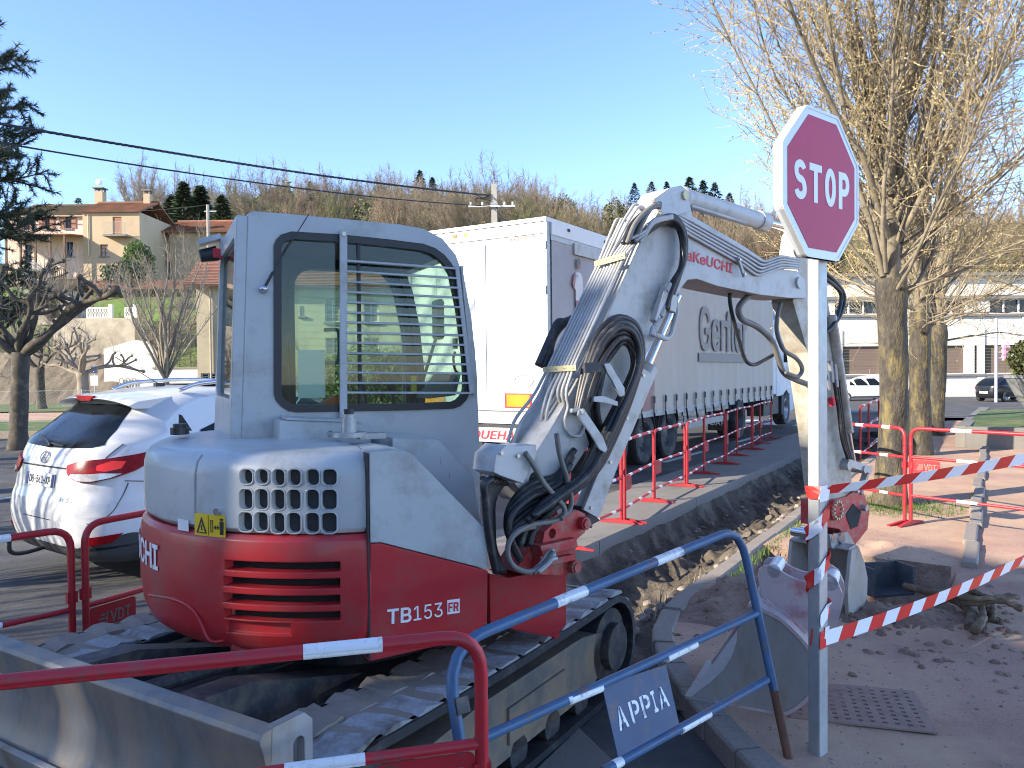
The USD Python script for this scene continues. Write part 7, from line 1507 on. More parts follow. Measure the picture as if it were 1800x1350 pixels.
# utility pole with cross arms behind the lorry and its cables
u = atd(869, 400, 34); t = thing('utility_pole', 'concrete utility pole with a white cross arm rising behind the lorry', 'utility pole', V(u[0], u[1], -.5)); zt_ = atd(869, 324, 34)[2]
mb = MB(); mb.loft([[V(u[0] + x * w, u[1] + y * w, z) for x, y in ((-1, -1), (1, -1), (1, 1), (-1, 1))] for w, z in ((.19, -.5), (.115, zt_))]); obj('post', mb, 'pole_concrete', t)
za = atd(869, 364, 34)[2]; mb = MB(); mb.box(V(u[0] - .1, u[1] - .18, za), (2.0, .08, .07)); obj('cross_arm', mb, 'white_insulator', t)
for q in (-1.0, -.5, .45, .8): mb = MB(); mb.cyl(V(u[0] + q, u[1] - .18, za), V(u[0] + q, u[1] - .18, za + .18), .04, 8); obj('insulator', mb, 'white_insulator', t)
obj('pole_band', MB().box(V(u[0], u[1], za + .12), (.30, .30, .10)), 'galvanised', t)
mb = MB()
for q in range(4): mb.tube(spline([V(u[0] - .15, u[1] - .16, za + .55 - .1 * q), V(u[0] - .45 - .1 * q, u[1] - .2, za + .35), V(u[0] - .75, u[1] - .2, za + .5 - .12 * q)], 6), .022, 5)
mb.tube([V(u[0] + .1, u[1] - .15, za), V(u[0] + .55, u[1] - .15, za - 1.2)], .02, 5); obj('cable_fittings', mb, 'wire_black', t)
def cable(name, label, a, b, sag, r, twist=False, n=120):
    s = np.linspace(0, 1, n)[:, None]; p = a + (b - a) * s - UZ * sag * 4 * s * (1 - s); mb = MB()
    if twist:
        for k_ in range(3):
            an = s[:, 0] * np.linalg.norm(b - a) * 2 * math.pi / .55 + k_ * 2.1; mb.tube(p + np.stack([0 * an, np.cos(an) * r * .9, np.sin(an) * r * .9], 1), r, 5, caps=False)
    else: mb.tube(p, r, 6)
    return obj(name, mb, 'wire_black', label=label, cat='cable')
cable('overhead_cable', 'upper twisted black cable running from the utility pole to the left', V(u[0] - .2, u[1] - .2, atd(869, 345, 34)[2]), atd(-120, 196, 17), .18, .020, True, 500)
cable('overhead_cable', 'lower thin black cable running from the utility pole to the left', V(u[0] - .2, u[1] - .2, za), atd(-120, 230, 17), .25, .022)
cable('overhead_cable', 'thin dark cable crossing the sky above the stop sign', atd(1300, -20, 14), atd(1470, 190, 22), .02, .010)
cable('telephone_wire', 'thin pale wire strung behind the cab over the barn', atd(150, 372, 62), atd(372, 359, 60), .2, .02)
p_ = atd(365, 360, 60); t = thing('utility_pole', 'small pale utility pole beside the barn roof', 'utility pole', V(p_[0], p_[1], 6)); obj('post', MB().cyl(V(p_[0], p_[1], 6), p_, .11, 8), 'pole_concrete', t); obj('cross_arm', MB().box(p_ + V(.2, 0, -.5), (.9, .08, .08)), 'galvanised', t)
p_ = atd(705, 372, 110); t = thing('utility_pole', 'distant pale pole standing against the wooded hill above the cab', 'utility pole', V(p_[0], p_[1], hill_z(p_[0], p_[1]))); obj('post', MB().cyl(V(p_[0], p_[1], float(hill_z(p_[0], p_[1]))), p_, .14, 8), 'pole_concrete', t)
# parking sign in the park
p_ = atd(167, 690, 40); zs_ = atd(167, 650, 40)[2]; t = thing('parking_sign', 'small blue parking sign on a post behind the park trees', 'road sign', V(p_[0], p_[1], 0)); obj('post', MB().cyl(V(p_[0], p_[1], 0), V(p_[0], p_[1], zs_ + .2), .03, 8), 'galvanised', t); obj('sign_face', MB().box(V(p_[0], p_[1] - .04, zs_), (.34, .02, .34)), 'plate_blue', t); obj('sub_plate', MB().box(V(p_[0], p_[1] - .04, zs_ - .55), (.38, .02, .5)), 'plate_white', t)
mb = MB(); mb.text('P', .2, V(p_[0] - .07, p_[1] - .052, zs_ - .1), V(1, 0, 0), UZ, .002, True); obj('sign_letter', mb, 'plate_white', t)
# chain link fence of the park
fe = thing('fence', 'low chain link fence with thin posts along the park lawn', 'fence', V(-25, 30, 0)); fx = [-46 + 2.4 * i for i in range(16)]; fy = 27.0
for x in fx: obj('post', MB().cyl(V(x, fy, 0), V(x, fy, 1.15), .025, 6), 'galvanised', fe)
mb = MB()
for x in np.arange(fx[0], fx[-1], .13):
    for s_ in (-1, 1):
        a, b = V(x, fy, .05), V(x + s_ * 1.05, fy, 1.1); mb.tube([a, b], .0022, 3, caps=False)
obj('wire_mesh', mb, 'galvanised', fe, kind='stuff')
for z in (.05, 1.1): obj('tension_wire', MB().tube([V(fx[0], fy, z), V(fx[-1], fy, z)], .006, 5), 'galvanised', fe)
# ================================================================ vegetation
class Veg:
    """fast collector of thin tapered twigs (triangular tubes) and buds"""
    def __init__(s): s.P, s.R = [], []; s.b = []
    def twig(s, pts, r0, r1): s.P.append(np.asarray(pts, float)); s.R.append((r0, r1))
    def mesh(s, k=3):
        V_, F_, n = [], [], 0
        by = {}
        for p, r in zip(s.P, s.R): by.setdefault(len(p), []).append((p, r))
        for m_, L in by.items():
            p = np.stack([x[0] for x in L]); r0 = np.array([x[1][0] for x in L]); r1 = np.array([x[1][1] for x in L]); N = len(p)
            t = np.gradient(p, axis=1); t /= np.maximum(np.linalg.norm(t, axis=2, keepdims=True), 1e-9)
            ref = np.where(np.abs(t[..., 2:]) < .9, V(0, 0, 1), V(1, 0, 0)); a = np.cross(t, ref); a /= np.linalg.norm(a, axis=2, keepdims=True); b = np.cross(t, a)
            rr = r0[:, None] + (r1 - r0)[:, None] * np.linspace(0, 1, m_)[None]; ang = np.arange(k) * 2 * math.pi / k
            v = p[:, :, None] + rr[..., None, None] * (a[:, :, None] * np.cos(ang)[:, None] + b[:, :, None] * np.sin(ang)[:, None])
            i = (np.arange(N)[:, None, None] * m_ + np.arange(m_ - 1)[None, :, None]) * k; j = np.arange(k)[None, None]; j2 = (j + 1) % k
            f = np.stack([i + j, i + j2, i + k + j2, i + k + j], -1).reshape(-1, 4); V_.append(v.reshape(-1, 3)); F_.append(np.vstack([f[:, :3], f[:, [0, 2, 3]]]) + n); n += v.size // 3
        return np.concatenate(V_), np.concatenate(F_)
def buds_mesh(c, d, r, rng):
    """small pointed buds: c centres, d directions, r sizes"""
    c = np.asarray(c); d = np.asarray(d); r = np.asarray(r)[:, None]; ref = np.where(np.abs(d[:, 2:]) < .9, V(0, 0, 1), V(1, 0, 0)); a = np.cross(d, ref); a /= np.linalg.norm(a, axis=1, keepdims=True); b = np.cross(d, a); n = len(c)
    v = np.stack([c - d * r * .6, c + a * r * .5, c + (-.5 * a + .87 * b) * r * .5, c + (-.5 * a - .87 * b) * r * .5, c + d * r * 1.3], 1); f = np.array([[0, 2, 1], [0, 3, 2], [0, 1, 3], [4, 1, 2], [4, 2, 3], [4, 3, 1]]); return v.reshape(-1, 3), (np.arange(n)[:, None, None] * 5 + f).reshape(-1, 3)
def wander(p, d, L, n, rng, jit=.18, up=.0):
    pts = [p]; d = nrm(d)
    for i in range(n):
        d = nrm(d + rng.normal(0, jit, 3) + V(0, 0, up)); pts.append(pts[-1] + d * L / n)
    return np.array(pts), d
def bark_trunk(pts, rad, rng, k=18, lump=.12):
    p = np.asarray(pts, float); mb = MB(); rings = []
    t = np.gradient(p, axis=0); t /= np.linalg.norm(t, axis=1, keepdims=True)
    for i in range(len(p)):
        a = nrm(np.cross(t[i], V(.3, 1, .1))); b = np.cross(t[i], a); an = np.linspace(0, 2 * math.pi, k, endpoint=False)
        q = np.stack([np.cos(an) * 2.1, np.sin(an) * 2.1, np.full(k, p[i, 2] * 1.6 + p[i, 0])], -1); w = 1 + lump * 2 * (meshkit.fbm(q * 1.3, 3, 7) - .5)
        rings.append(p[i] + (rad[i] * w)[:, None] * (np.cos(an)[:, None] * a + np.sin(an)[:, None] * b))
    return mb.loft(rings)
def street_tree(name, label, base, seed, H0=2.55, R0=.17, nl=30, bud=True, Lm=(3.0, 5.2), sub=1.0, group=None, left_clear=False):
    rng = np.random.default_rng(seed); t = thing(name, label, 'tree', base, group=group); B = np.asarray(base, float)
    n = 14; zs_ = np.linspace(-.15, H0, n); pts = np.stack([B[0] + .03 * np.sin(zs_ * 1.7 + seed), B[1] + .03 * np.cos(zs_ * 1.3), B[2] + zs_], 1)
    rad = R0 * np.interp(zs_ / H0, [-.1, 0, .08, .5, .85, .94, 1.0], [1.45, 1.3, 1.1, .97, 1.0, 1.15, 1.05]); obj('trunk', bark_trunk(pts, rad, rng), 'bark', t, smooth=True)
    head = pts[-1]; limbs = MB(); tw = Veg(); bc, bd, br = [], [], []
    central, _ = wander(head, V(0, 0, 1), 3.2, 7, rng, .06, .05); limbs.tube(central, np.linspace(R0 * .75, .06, 8), 9)
    roots = []
    for i in range(nl):
        an = i * 2.399 + rng.normal(0, .3); u = (i + .5) / nl; lean = math.radians(12 + 68 * u ** 1.35 + rng.normal(0, 6)); z0 = rng.uniform(-.4, .3) if u > .6 else rng.uniform(-.1, 2.2) * (1 - u)
        if left_clear and math.cos(an) < -.2 and lean > .74: continue
        d = V(math.cos(an) * math.sin(lean), math.sin(an) * math.sin(lean), math.cos(lean)); L_ = rng.uniform(*Lm) * (1.0 if u < .6 else .72)
        p0 = head + V(0, 0, z0) + V(math.cos(an), math.sin(an), 0) * (.06 if z0 > .1 else R0 * .8); pts_, _ = wander(p0, d, L_, 9, rng, .09, .075 if u < .75 else .03); r_ = rng.uniform(.05, .08) if u < .14 else rng.uniform(.013, .036) * (1.15 if u < .5 else .8)
        limbs.tube(pts_, np.linspace(r_, .006, 10), 7); roots.append((pts_, r_, L_))
    for pts_, r_, L_ in roots:
        m_ = int(L_ * 4.6 * sub)
        for j in range(m_):
            s = rng.uniform(.10, .99); k_ = s * 9; a = int(min(k_, 8)); p = pts_[a] + (pts_[a + 1] - pts_[a]) * (k_ - a); ax = nrm(pts_[a + 1] - pts_[a]); o = nrm(np.cross(ax, rng.normal(0, 1, 3))); d = nrm(ax * .75 + o * rng.uniform(.4, 1.0) + V(0, 0, rng.uniform(-.12, .25)))
            L2 = rng.uniform(.45, 1.5) * (1.25 - .55 * s); q, _ = wander(p, d, L2, 5, rng, .13, .05); tw.twig(q, .0065 * (1.2 - .4 * s), .0022)
            if bud:
                for w in range(int(L2 * 11)): u = rng.random() * 5; b_ = int(min(u, 4)); c = q[b_] + (q[b_ + 1] - q[b_]) * (u - b_); bc.append(c); bd.append(nrm(nrm(q[b_ + 1] - q[b_]) * .6 + rng.normal(0, .6, 3))); br.append(rng.uniform(.009, .021))
            for l in range(int(rng.integers(2, 5) * sub)):
                u = rng.uniform(.15, .95) * 5; b_ = int(min(u, 4)); p3 = q[b_] + (q[b_ + 1] - q[b_]) * (u - b_); d3 = nrm(nrm(q[b_ + 1] - q[b_]) * .7 + rng.normal(0, .65, 3) + V(0, 0, .08)); L3 = rng.uniform(.15, .65); q3, _ = wander(p3, d3, L3, 3, rng, .16, .04); tw.twig(q3, .0036, .0016)
                if bud:
                    for w in range(int(L3 * 15) + 1): u3 = rng.random() * 3; b3 = int(min(u3, 2)); c = q3[b3] + (q3[b3 + 1] - q3[b3]) * (u3 - b3); bc.append(c); bd.append(nrm(nrm(q3[b3 + 1] - q3[b3]) * .6 + rng.normal(0, .6, 3))); br.append(rng.uniform(.009, .022))
    obj('limbs', limbs, 'limb_bark', t, smooth=True); obj('twigs', tw.mesh(), 'twig', t)
    if bud: obj('buds', buds_mesh(bc, bd, br, rng), 'bud', t)
    return t
street_tree('street_tree', 'mossy street tree with a dense budding crown right of the stop sign', V(4.62, 9.55, 0), 31, H0=2.75, R0=.165, nl=58, Lm=(3.2, 5.8), sub=1.75, left_clear=True)
t2 = street_tree('street_tree', 'second budding street tree, behind the mossy one, with a thinner trunk', V(7.75, 14.9, 0), 77, H0=2.7, R0=.18, nl=30, Lm=(2.8, 4.8), sub=.9)
copy(t2, V(10.4, 19.2, -.02), 2.1, label='third street tree, farthest of the row at the right')
copy(t2, V(13.2, 25.0, -.05), 4.0, label='street tree before the white workshop at the right edge, farthest back')
# pollarded plane trees in the park
def pollard(name, label, base, H, R0, arms, seed, m='bark_dark', twigs=10, tw_len=.9):
    rng = np.random.default_rng(seed); t = thing(name, label, 'tree', base); B = np.asarray(base, float); n = 10; zs_ = np.linspace(-.2, H, n)
    pts = np.stack([B[0] + .05 * np.sin(zs_ * 1.1 + seed), B[1] + 0 * zs_, B[2] + zs_], 1); obj('trunk', bark_trunk(pts, R0 * np.interp(zs_ / H, [-.1, 0, .1, .8, 1], [1.5, 1.35, 1.05, .95, 1.1]), rng, 14), m, t, smooth=True); limbs = MB(); tw = Veg()
    for (dx, dz, L_, r_, kink) in arms:
        dy = rng.normal(0, .5); d = nrm(V(dx, dy, dz)); p = pts[-1] + V(0, 0, -.1); q = [p]
        for s in range(7): d = nrm(d + V(rng.normal(0, .12), rng.normal(0, .15), rng.normal(0, .16) + kink)); q.append(q[-1] + d * L_ / 7)
        q = np.array(q); sp_ = spline(q, 4); rr = np.interp(np.linspace(0, 1, len(sp_)), [0, .5, .92, 1], [r_, r_ * .75, r_ * .55, r_ * .8]) * (1 + .16 * np.sin(np.linspace(0, 17, len(sp_)) + seed)); limbs.tube(sp_, rr, 9); limbs.sphere(sp_[-1], r_ * .95, 1)
        for b_ in range(5):
            i = rng.integers(9, 27); d2 = nrm(V(rng.normal(0, 1), rng.normal(0, .7), rng.uniform(.1, 1.2))); q2, _ = wander(sp_[i], d2, rng.uniform(.25, 1.0), 5, rng, .2, .06); limbs.tube(spline(q2, 3), np.linspace(r_ * .55, r_ * .4, 16), 7); limbs.sphere(q2[-1], r_ * .65, 1)
            for w in range(twigs): q3, _ = wander(q2[-1], nrm(rng.normal(0, .6, 3) + V(0, 0, .8)), rng.uniform(.3, 1) * tw_len, 4, rng, .12, .08); tw.twig(q3, .008, .003)
        for w in range(twigs): q3, _ = wander(sp_[-1], nrm(rng.normal(0, .6, 3) + V(0, 0, .7)), rng.uniform(.3, 1) * tw_len, 4, rng, .12, .08); tw.twig(q3, .008, .003)
    obj('limbs', limbs, m, t, smooth=True)
    if tw.P: obj('twigs', tw.mesh(), 'twig_grey', t)
    return t
b_ = atz(36, 783, -.0); b_ = V(b_[0], b_[1], 0)
pollard('pollarded_tree', 'dark pollarded plane tree at the left edge with knotted reaching branches', b_, 2.2, .19, [(1, .42, 3.9, .105, .01), (1, .62, 2.4, .095, .05), (.25, 1, 1.9, .09, .0), (-.3, 1, 2.2, .09, .02), (-1, .5, 2.6, .09, .02), (.6, .9, 1.9, .08, .0), (-.6, .8, 2.4, .09, .02), (.1, .9, 2.6, .08, .03)], 5, twigs=9, tw_len=.7)
b_ = atd(146, 690, 34); pollard('pollarded_tree', 'pale brown pollarded tree left of the white car roof in the park', V(b_[0], 34, 0), 1.75, .24, [(1, .45, 2.6, .10, .02), (-1, .5, 2.6, .10, .02), (.5, .8, 2.0, .10, .0), (-.5, .9, 2.0, .09, .02), (1, .8, 2.8, .09, .02), (-.9, .9, 2.2, .09, .0), (.1, 1, 1.6, .09, .0)], 8, 'bark_pale', twigs=6)
b_ = atd(72, 690, 37); pollard('pollarded_tree', 'slim pollarded tree between the dark trunk and the parked white car', V(b_[0], 37, 0), 2.0, .2, [(1, .6, 2.2, .10, .02), (-1, .6, 2.2, .10, .02), (.4, 1, 2.0, .09, .0), (-.5, .9, 2.4, .09, .02)], 9, 'bark_dark', twigs=8)
# generic bare tree: fork, limbs, haze of twigs
def bare_tree(name, label, base, H, seed, spread=.45, nl=14, nt=500, fork=.3, R0=None, tm='wood_twig_a', bm='bark_pale', group=None, tlen=.16, trad=.012, upness=.25, bark_k=5):
    rng = np.random.default_rng(seed); t = thing(name, label, 'tree', base, group=group); B = np.asarray(base, float); R0 = R0 or H * .016; zf = H * fork; trunk, _ = wander(B - V(0, 0, .2), V(0, 0, 1), zf + .2, 4, rng, .04, .1)
    mb = MB(); mb.tube(trunk, np.linspace(R0 * 1.3, R0 * .9, 5), 8); obj('trunk', mb, bm, t, smooth=True); limbs = MB(); tw = Veg(); L = []
    for i in range(nl):
        an = i * 2.399 + rng.normal(0, .3); u = (i + .5) / nl; le = spread * (u ** .7) * 1.6; d = V(math.cos(an) * math.sin(le), math.sin(an) * math.sin(le), math.cos(le)); st = trunk[-1] if u > .35 else trunk[-1] + V(0, 0, rng.uniform(0, .1) * H); L_ = (H - zf) * rng.uniform(.72, 1.02) * (1 - .22 * u); q, _ = wander(st, d, L_, 7, rng, .11, .09); r_ = R0 * rng.uniform(.35, .6); limbs.tube(q, np.linspace(r_, r_ * .18, 8), bark_k); L.append((q, r_))
    for i in range(nt):
        q, r_ = L[rng.integers(len(L))]; s = rng.uniform(.22, 1) * 7; a = int(min(s, 6)); p = q[a] + (q[a + 1] - q[a]) * (s - a); ax = nrm(q[a + 1] - q[a]); d = nrm(ax * .8 + rng.normal(0, .55, 3) + V(0, 0, upness)); q2, _ = wander(p, d, H * tlen * rng.uniform(.4, 1.25), 3, rng, .16, .06); tw.twig(q2, trad, trad * .35)
        for l in range(2): p3 = q2[rng.integers(1, 4)]; q3, _ = wander(p3, nrm(nrm(q2[-1] - q2[0]) * .7 + rng.normal(0, .6, 3)), H * tlen * rng.uniform(.25, .7), 3, rng, .15, .06); tw.twig(q3, trad * .6, trad * .3)
    obj('limbs', limbs, bm, t, smooth=True); obj('twigs', tw.mesh(), tm, t); return t
b_ = atd(296, 690, 38); bare_tree('bare_tree', 'vase-shaped bare tree with upright branches between the houses and the cab', V(b_[0], 38, -.2), 9.2, 41, .36, 16, 520, .17, .16, 'twig_grey', 'bark_pale', tlen=.10, trad=.010, upness=.6)
b_ = atd(250, 560, 50); bare_tree('bare_tree', 'bare shrubby tree standing before the tan house', V(b_[0], 50, .4), 8.4, 42, .5, 14, 480, .12, .13, 'twig_grey', 'bark_pale', tlen=.12, trad=.011, upness=.5)
for i, (x, y0, Y, H, lab) in enumerate(((100, 560, 54, 6.0, 'bare shrub before the pink house veranda, left of two'), (138, 560, 53, 5.8, 'bare shrub before the pink house veranda, right of two'), (38, 600, 50, 5.6, 'bare bush at the left edge below the pink house'), (62, 640, 46, 5.0, 'tangled bare bush behind the parked white car'), (160, 620, 47.5, 4.0, 'thin bare bush above the rocky bank'), (352, 470, 62, 6.5, 'bare shrub below the barn roof'), (328, 500, 58, 6.0, 'bare shrub beside the tan house on the slope'))):
    p = atd(x, y0, Y); zb_ = float(hill_z(p[0], Y)) - .2; bare_tree('bare_shrub', lab, V(p[0], Y, zb_), H, 60 + i, .65, 12, 300, .08, .07, 'twig_grey', 'bark_pale', tlen=.18, trad=.011, upness=.4)
for i in range(16):
    if i in (4, 6, 8, 10): continue
    x, Y = (8, 25, 52, 92, 118, 150, 176, 205, 232, 260, 285, 310, 335, 20, 128, 300)[i], (48, 52, 49.5, 51, 48.5, 55, 50, 48.5, 55, 52, 49, 54, 50, 56, 57, 57)[i]
    p = atd(x, 500, Y); zb_ = float(hill_z(p[0], Y)) - .2
    bare_tree('bare_shrub', ['bare shrub at the far left below the pink house', 'low bare shrub behind the dark pollarded tree, left of its trunk', 'bare shrub behind the fork of the dark pollarded tree', 'bare shrub beside the blossoming bush, below the veranda', '', 'bare shrub below the right end of the veranda', '', 'bare shrub above the lattice parapet', '', 'bare shrub below the tan house balcony', '', 'bare shrub between the tan house and the roof of the beige house', 'bare shrub on the green slope left of the beige house', 'bare shrub behind the pine boughs at the left edge', 'bare shrub just below the veranda railing', 'bare shrub under the barn wall'][i], V(p[0], Y, zb_), 2.6 + 1.9 * ((i * 7) % 5) / 4, 160 + i, .75, 10, 170, .06, .05, ('twig_grey', 'wood_twig_b')[i % 2], 'bark_pale', 'bare shrubs on the slope below the houses', tlen=.22, trad=.011, upness=.3)
# leafy bushes
def bush(name, label, c, size, n, seed, m, leaf=.12, group=None, stems=True):
    rng = np.random.default_rng(seed); t = thing(name, label, 'bush', c, group=group); c = np.asarray(c, float); sz = np.asarray(size, float); k_ = rng.normal(0, 1, (n, 3)); k_ /= np.linalg.norm(k_, axis=1, keepdims=True); r_ = rng.uniform(.35, 1, (n, 1)) ** .6; cl = meshkit.noise(k_ * 2.2 + seed, seed); keep = (cl > .33) | (rng.random(n) < .25); r_ = r_ * (.7 + .5 * cl[:, None])
    p = c + V(0, 0, sz[2]) + k_ * r_ * sz; p = p[keep]; n = len(p); a = rng.normal(0, 1, (n, 3)); a /= np.linalg.norm(a, axis=1, keepdims=True); b = np.cross(a, rng.normal(0, 1, (n, 3))); b /= np.linalg.norm(b, axis=1, keepdims=True); s_ = leaf * rng.uniform(.5, 1.2, (n, 1))
    v = np.stack([p - a * s_, p - b * s_ * .45, p + a * s_, p + b * s_ * .45], 1).reshape(-1, 3); f = (np.arange(n)[:, None, None] * 4 + np.array([[0, 1, 2], [0, 2, 3]])).reshape(-1, 3); obj('foliage', (v, f), m, t)
    if stems:
        mb = MB()
        for i in range(7): q, _ = wander(c, V(rng.normal(0, .4), rng.normal(0, .4), 1), sz[2] * 1.5, 4, rng, .15); mb.tube(q, np.linspace(.05, .015, 5), 5)
        obj('stems', mb, 'bark_pale', t)
    return t
p = atd(66, 505, 55); bush('blossom_bush', 'pale blossoming bush before the pink house', V(p[0], 55, p[2] - 1.2), (1.35, 1.2, 1.5), 5200, 3, 'blossom', .05)
p = atd(243, 460, 60); bush('evergreen_bush', 'bright green ivy clump beside the tan house', V(p[0], 60, p[2] - 1.3), (1.1, 1.0, 1.5), 2600, 4, 'bush_leaf', .14); p = atd(226, 482, 59); bush('evergreen_bush', 'dark hedge below the tan house lean-to', V(p[0], 59, p[2] - .9), (2.2, .8, 1.0), 2600, 5, 'conifer_leaf', .13)
p = atd(640, 590, 33); bush('evergreen_bush', 'green bush before the beige house, seen through the cab window', V(p[0], 33, -.2), (3.0, 1.2, 1.45), 7000, 6, 'bush_leaf', .13); p = atd(730, 590, 34); bush('evergreen_bush', 'dark green bush seen through the cab bars on the right', V(p[0], 34, -.2), (1.6, 1.2, 1.5), 4500, 16, 'bush_leaf', .13)
p = atd(1790, 690, 30); bush('planter_bush', 'feathery green bush growing in the grey planter at the right edge', pc + UZ * (zc + .75), (.62, .6, .5), 3800, 7, 'olive_leaf', .07, stems=False); bush('planter_bush', 'bright yellow-green ground plant spilling over the planter rim', pc + UZ * (zc + .66), (.55, .5, .2), 2400, 9, 'grass_blade', .05, stems=False)
# pine at the left edge
def pine(name, label, base, H, seed, boughs, rm=2.6, pm='pine_needle'):
    rng = np.random.default_rng(seed); t = thing(name, label, 'tree', base); B = np.asarray(base, float); trunk, _ = wander(B, V(0, 0, 1), H, 8, rng, .03); mb = MB(); mb.tube(trunk, np.linspace(.24, .05, 9), 10); obj('trunk', mb, 'bark_dark', t, smooth=True); limbs = MB(); C, D = [], []
    for i in range(boughs):
        z = H * (.22 + .76 * (i + .5) / boughs); an = i * 2.399 + rng.normal(0, .4); L_ = rm * rng.uniform(.55, 1.1) * (1 - .55 * max(0, (z / H - .35)) ); s = z / H * 8; a = int(min(s, 7)); p = trunk[a] + (trunk[a + 1] - trunk[a]) * (s - a); q, _ = wander(p, V(math.cos(an), math.sin(an), rng.uniform(.0, .35)), L_, 6, rng, .12, .03); limbs.tube(q, np.linspace(.05, .012, 7), 6)
        for j in range(15):
            u = rng.uniform(.25, 1) * 6; b_ = int(min(u, 5)); p2 = q[b_] + (q[b_ + 1] - q[b_]) * (u - b_); d2 = nrm(nrm(q[b_ + 1] - q[b_]) + rng.normal(0, .7, 3) + V(0, 0, .25)); q2, _ = wander(p2, d2, rng.uniform(.25, .75), 3, rng, .15, .06); limbs.tube(q2, np.linspace(.012, .005, 4), 4, caps=False)
            for w in range(3):
                for m_ in range(26): C.append(q2[w + 1] - (q2[w + 1] - q2[w]) * rng.random()); D.append(nrm(nrm(q2[w + 1] - q2[w]) * .7 + rng.normal(0, .6, 3)))
    obj('limbs', limbs, 'bark_dark', t, smooth=True); C, D = np.array(C), np.array(D); n = len(C); L_ = rng.uniform(.10, .22, (n, 1)); w_ = np.cross(D, rng.normal(0, 1, (n, 3))); w_ /= np.linalg.norm(w_, axis=1, keepdims=True)
    v = np.stack([C - w_ * .011, C + w_ * .011, C + D * L_], 1).reshape(-1, 3); obj('needles', (v, np.arange(3 * n).reshape(-1, 3)), pm, t); return t
b_ = atd(-62, 600, 21); pine('pine_tree', 'dark pine tree with drooping boughs at the left edge of the sky', V(b_[0], 21, 0), 10.2, 3, 66, 2.9)
# the wooded hill -------------------------------------------------------
protos = []
kinds = [('wood_twig_a', 11, .40, 250), ('wood_twig_b', 12.5, .34, 250), ('wood_twig_c', 9.5, .5, 250), ('wood_twig_d', 11, .45, 250)]
rng = np.random.default_rng(99)
GRP = 'bare trees of the wooded hillside'
hill_label = 'bare brown tree in the wood covering the hill behind the lorry'
def hp(X, Y): return V(X, Y, float(hill_z(X, Y)) - .2)
spots = []
skyl = [(x, Y) for x in np.linspace(-80, 1500, 74) for Y in (0,)]
for i, (x, _) in enumerate(skyl):
    Y = rng.uniform(180, 225); X = (x - 900) / FPX * Y; 
    if x > 225: spots.append((X, Y, rng.uniform(.9, 1.12)))
for i in range(150):
    Y = rng.uniform(88, 190); x = rng.uniform(-60, 1800); X = (x - 900) / FPX * Y
    if Y < 110 and x < 420 or x < 235: continue
    spots.append((X, Y, rng.uniform(.6, 1.05)))
for k_, (tm, H, sp_, nt) in enumerate(kinds):
    X, Y, s = spots[k_ * 9]; protos.append(bare_tree('hill_tree', hill_label, hp(X, Y), H, 300 + k_, sp_ * 1.15, 13, 760, .16, .15, tm, 'bark_pale', GRP, tlen=.105, trad=.025, upness=.35, bark_k=4))
used = {0, 9, 18, 27}
for i, (X, Y, s) in enumerate(spots):
    if i in used: continue
    k_ = int(rng.integers(4)); copy(protos[k_], hp(X, Y), rng.uniform(0, 6.28), sc=s)
# far mass behind and between: stuff
def instancer(name, label, proto, pts, scs, rots):
    path = numbered('/World/' + name); pi = UsdGeom.PointInstancer.Define(stage, path); pr = stage.OverridePrim(path + '/prototypes'); ref = UsdGeom.Xform.Define(stage, path + '/prototypes/wood_tree'); 
    for ch in ('limbs', 'twigs'):
        src = UsdGeom.Mesh.Get(stage, proto.path + '/' + ch); m_ = UsdGeom.Mesh.Define(stage, path + '/prototypes/wood_tree/' + ch); m_.CreatePointsAttr(src.GetPointsAttr().Get()); m_.CreateFaceVertexCountsAttr(src.GetFaceVertexCountsAttr().Get()); m_.CreateFaceVertexIndicesAttr(src.GetFaceVertexIndicesAttr().Get()); m_.CreateSubdivisionSchemeAttr('none')
        UsdShade.MaterialBindingAPI.Apply(m_.GetPrim()).Bind(UsdShade.MaterialBindingAPI(src.GetPrim()).GetDirectBinding().GetMaterial())
    pi.CreatePrototypesRel().AddTarget(path + '/prototypes/wood_tree'); pi.CreateProtoIndicesAttr(Vt.IntArray([0] * len(pts))); pi.CreatePositionsAttr(Vt.Vec3fArray.FromNumpy(np.array(pts, np.float32))); pi.CreateScalesAttr(Vt.Vec3fArray.FromNumpy(np.array([[s] * 3 for s in scs], np.float32)))
    pi.CreateOrientationsAttr(Vt.QuathArray([Gf.Quath(math.cos(r / 2), 0, 0, math.sin(r / 2)) for r in rots])); tagp(pi.GetPrim(), label, 'wood', None, 'stuff')
for k_ in range(2):
    pts, scs, rots = [], [], []
    for i in range(330):
        Y = rng.uniform(100, 235); x = rng.uniform(-150, 1950); X = (x - 900) / FPX * Y
        if Y < 118 and x < 430 or x < 240: continue
        pts.append(hp(X, Y)); scs.append(rng.uniform(.65, 1.15)); rots.append(rng.uniform(0, 6.28))
    instancer('wood', ['undergrowth of bare brown wood filling the hillside', 'paler bare wood mixed through the hillside'][k_], protos[k_ * 2 + (1 - k_)], pts, scs, rots)
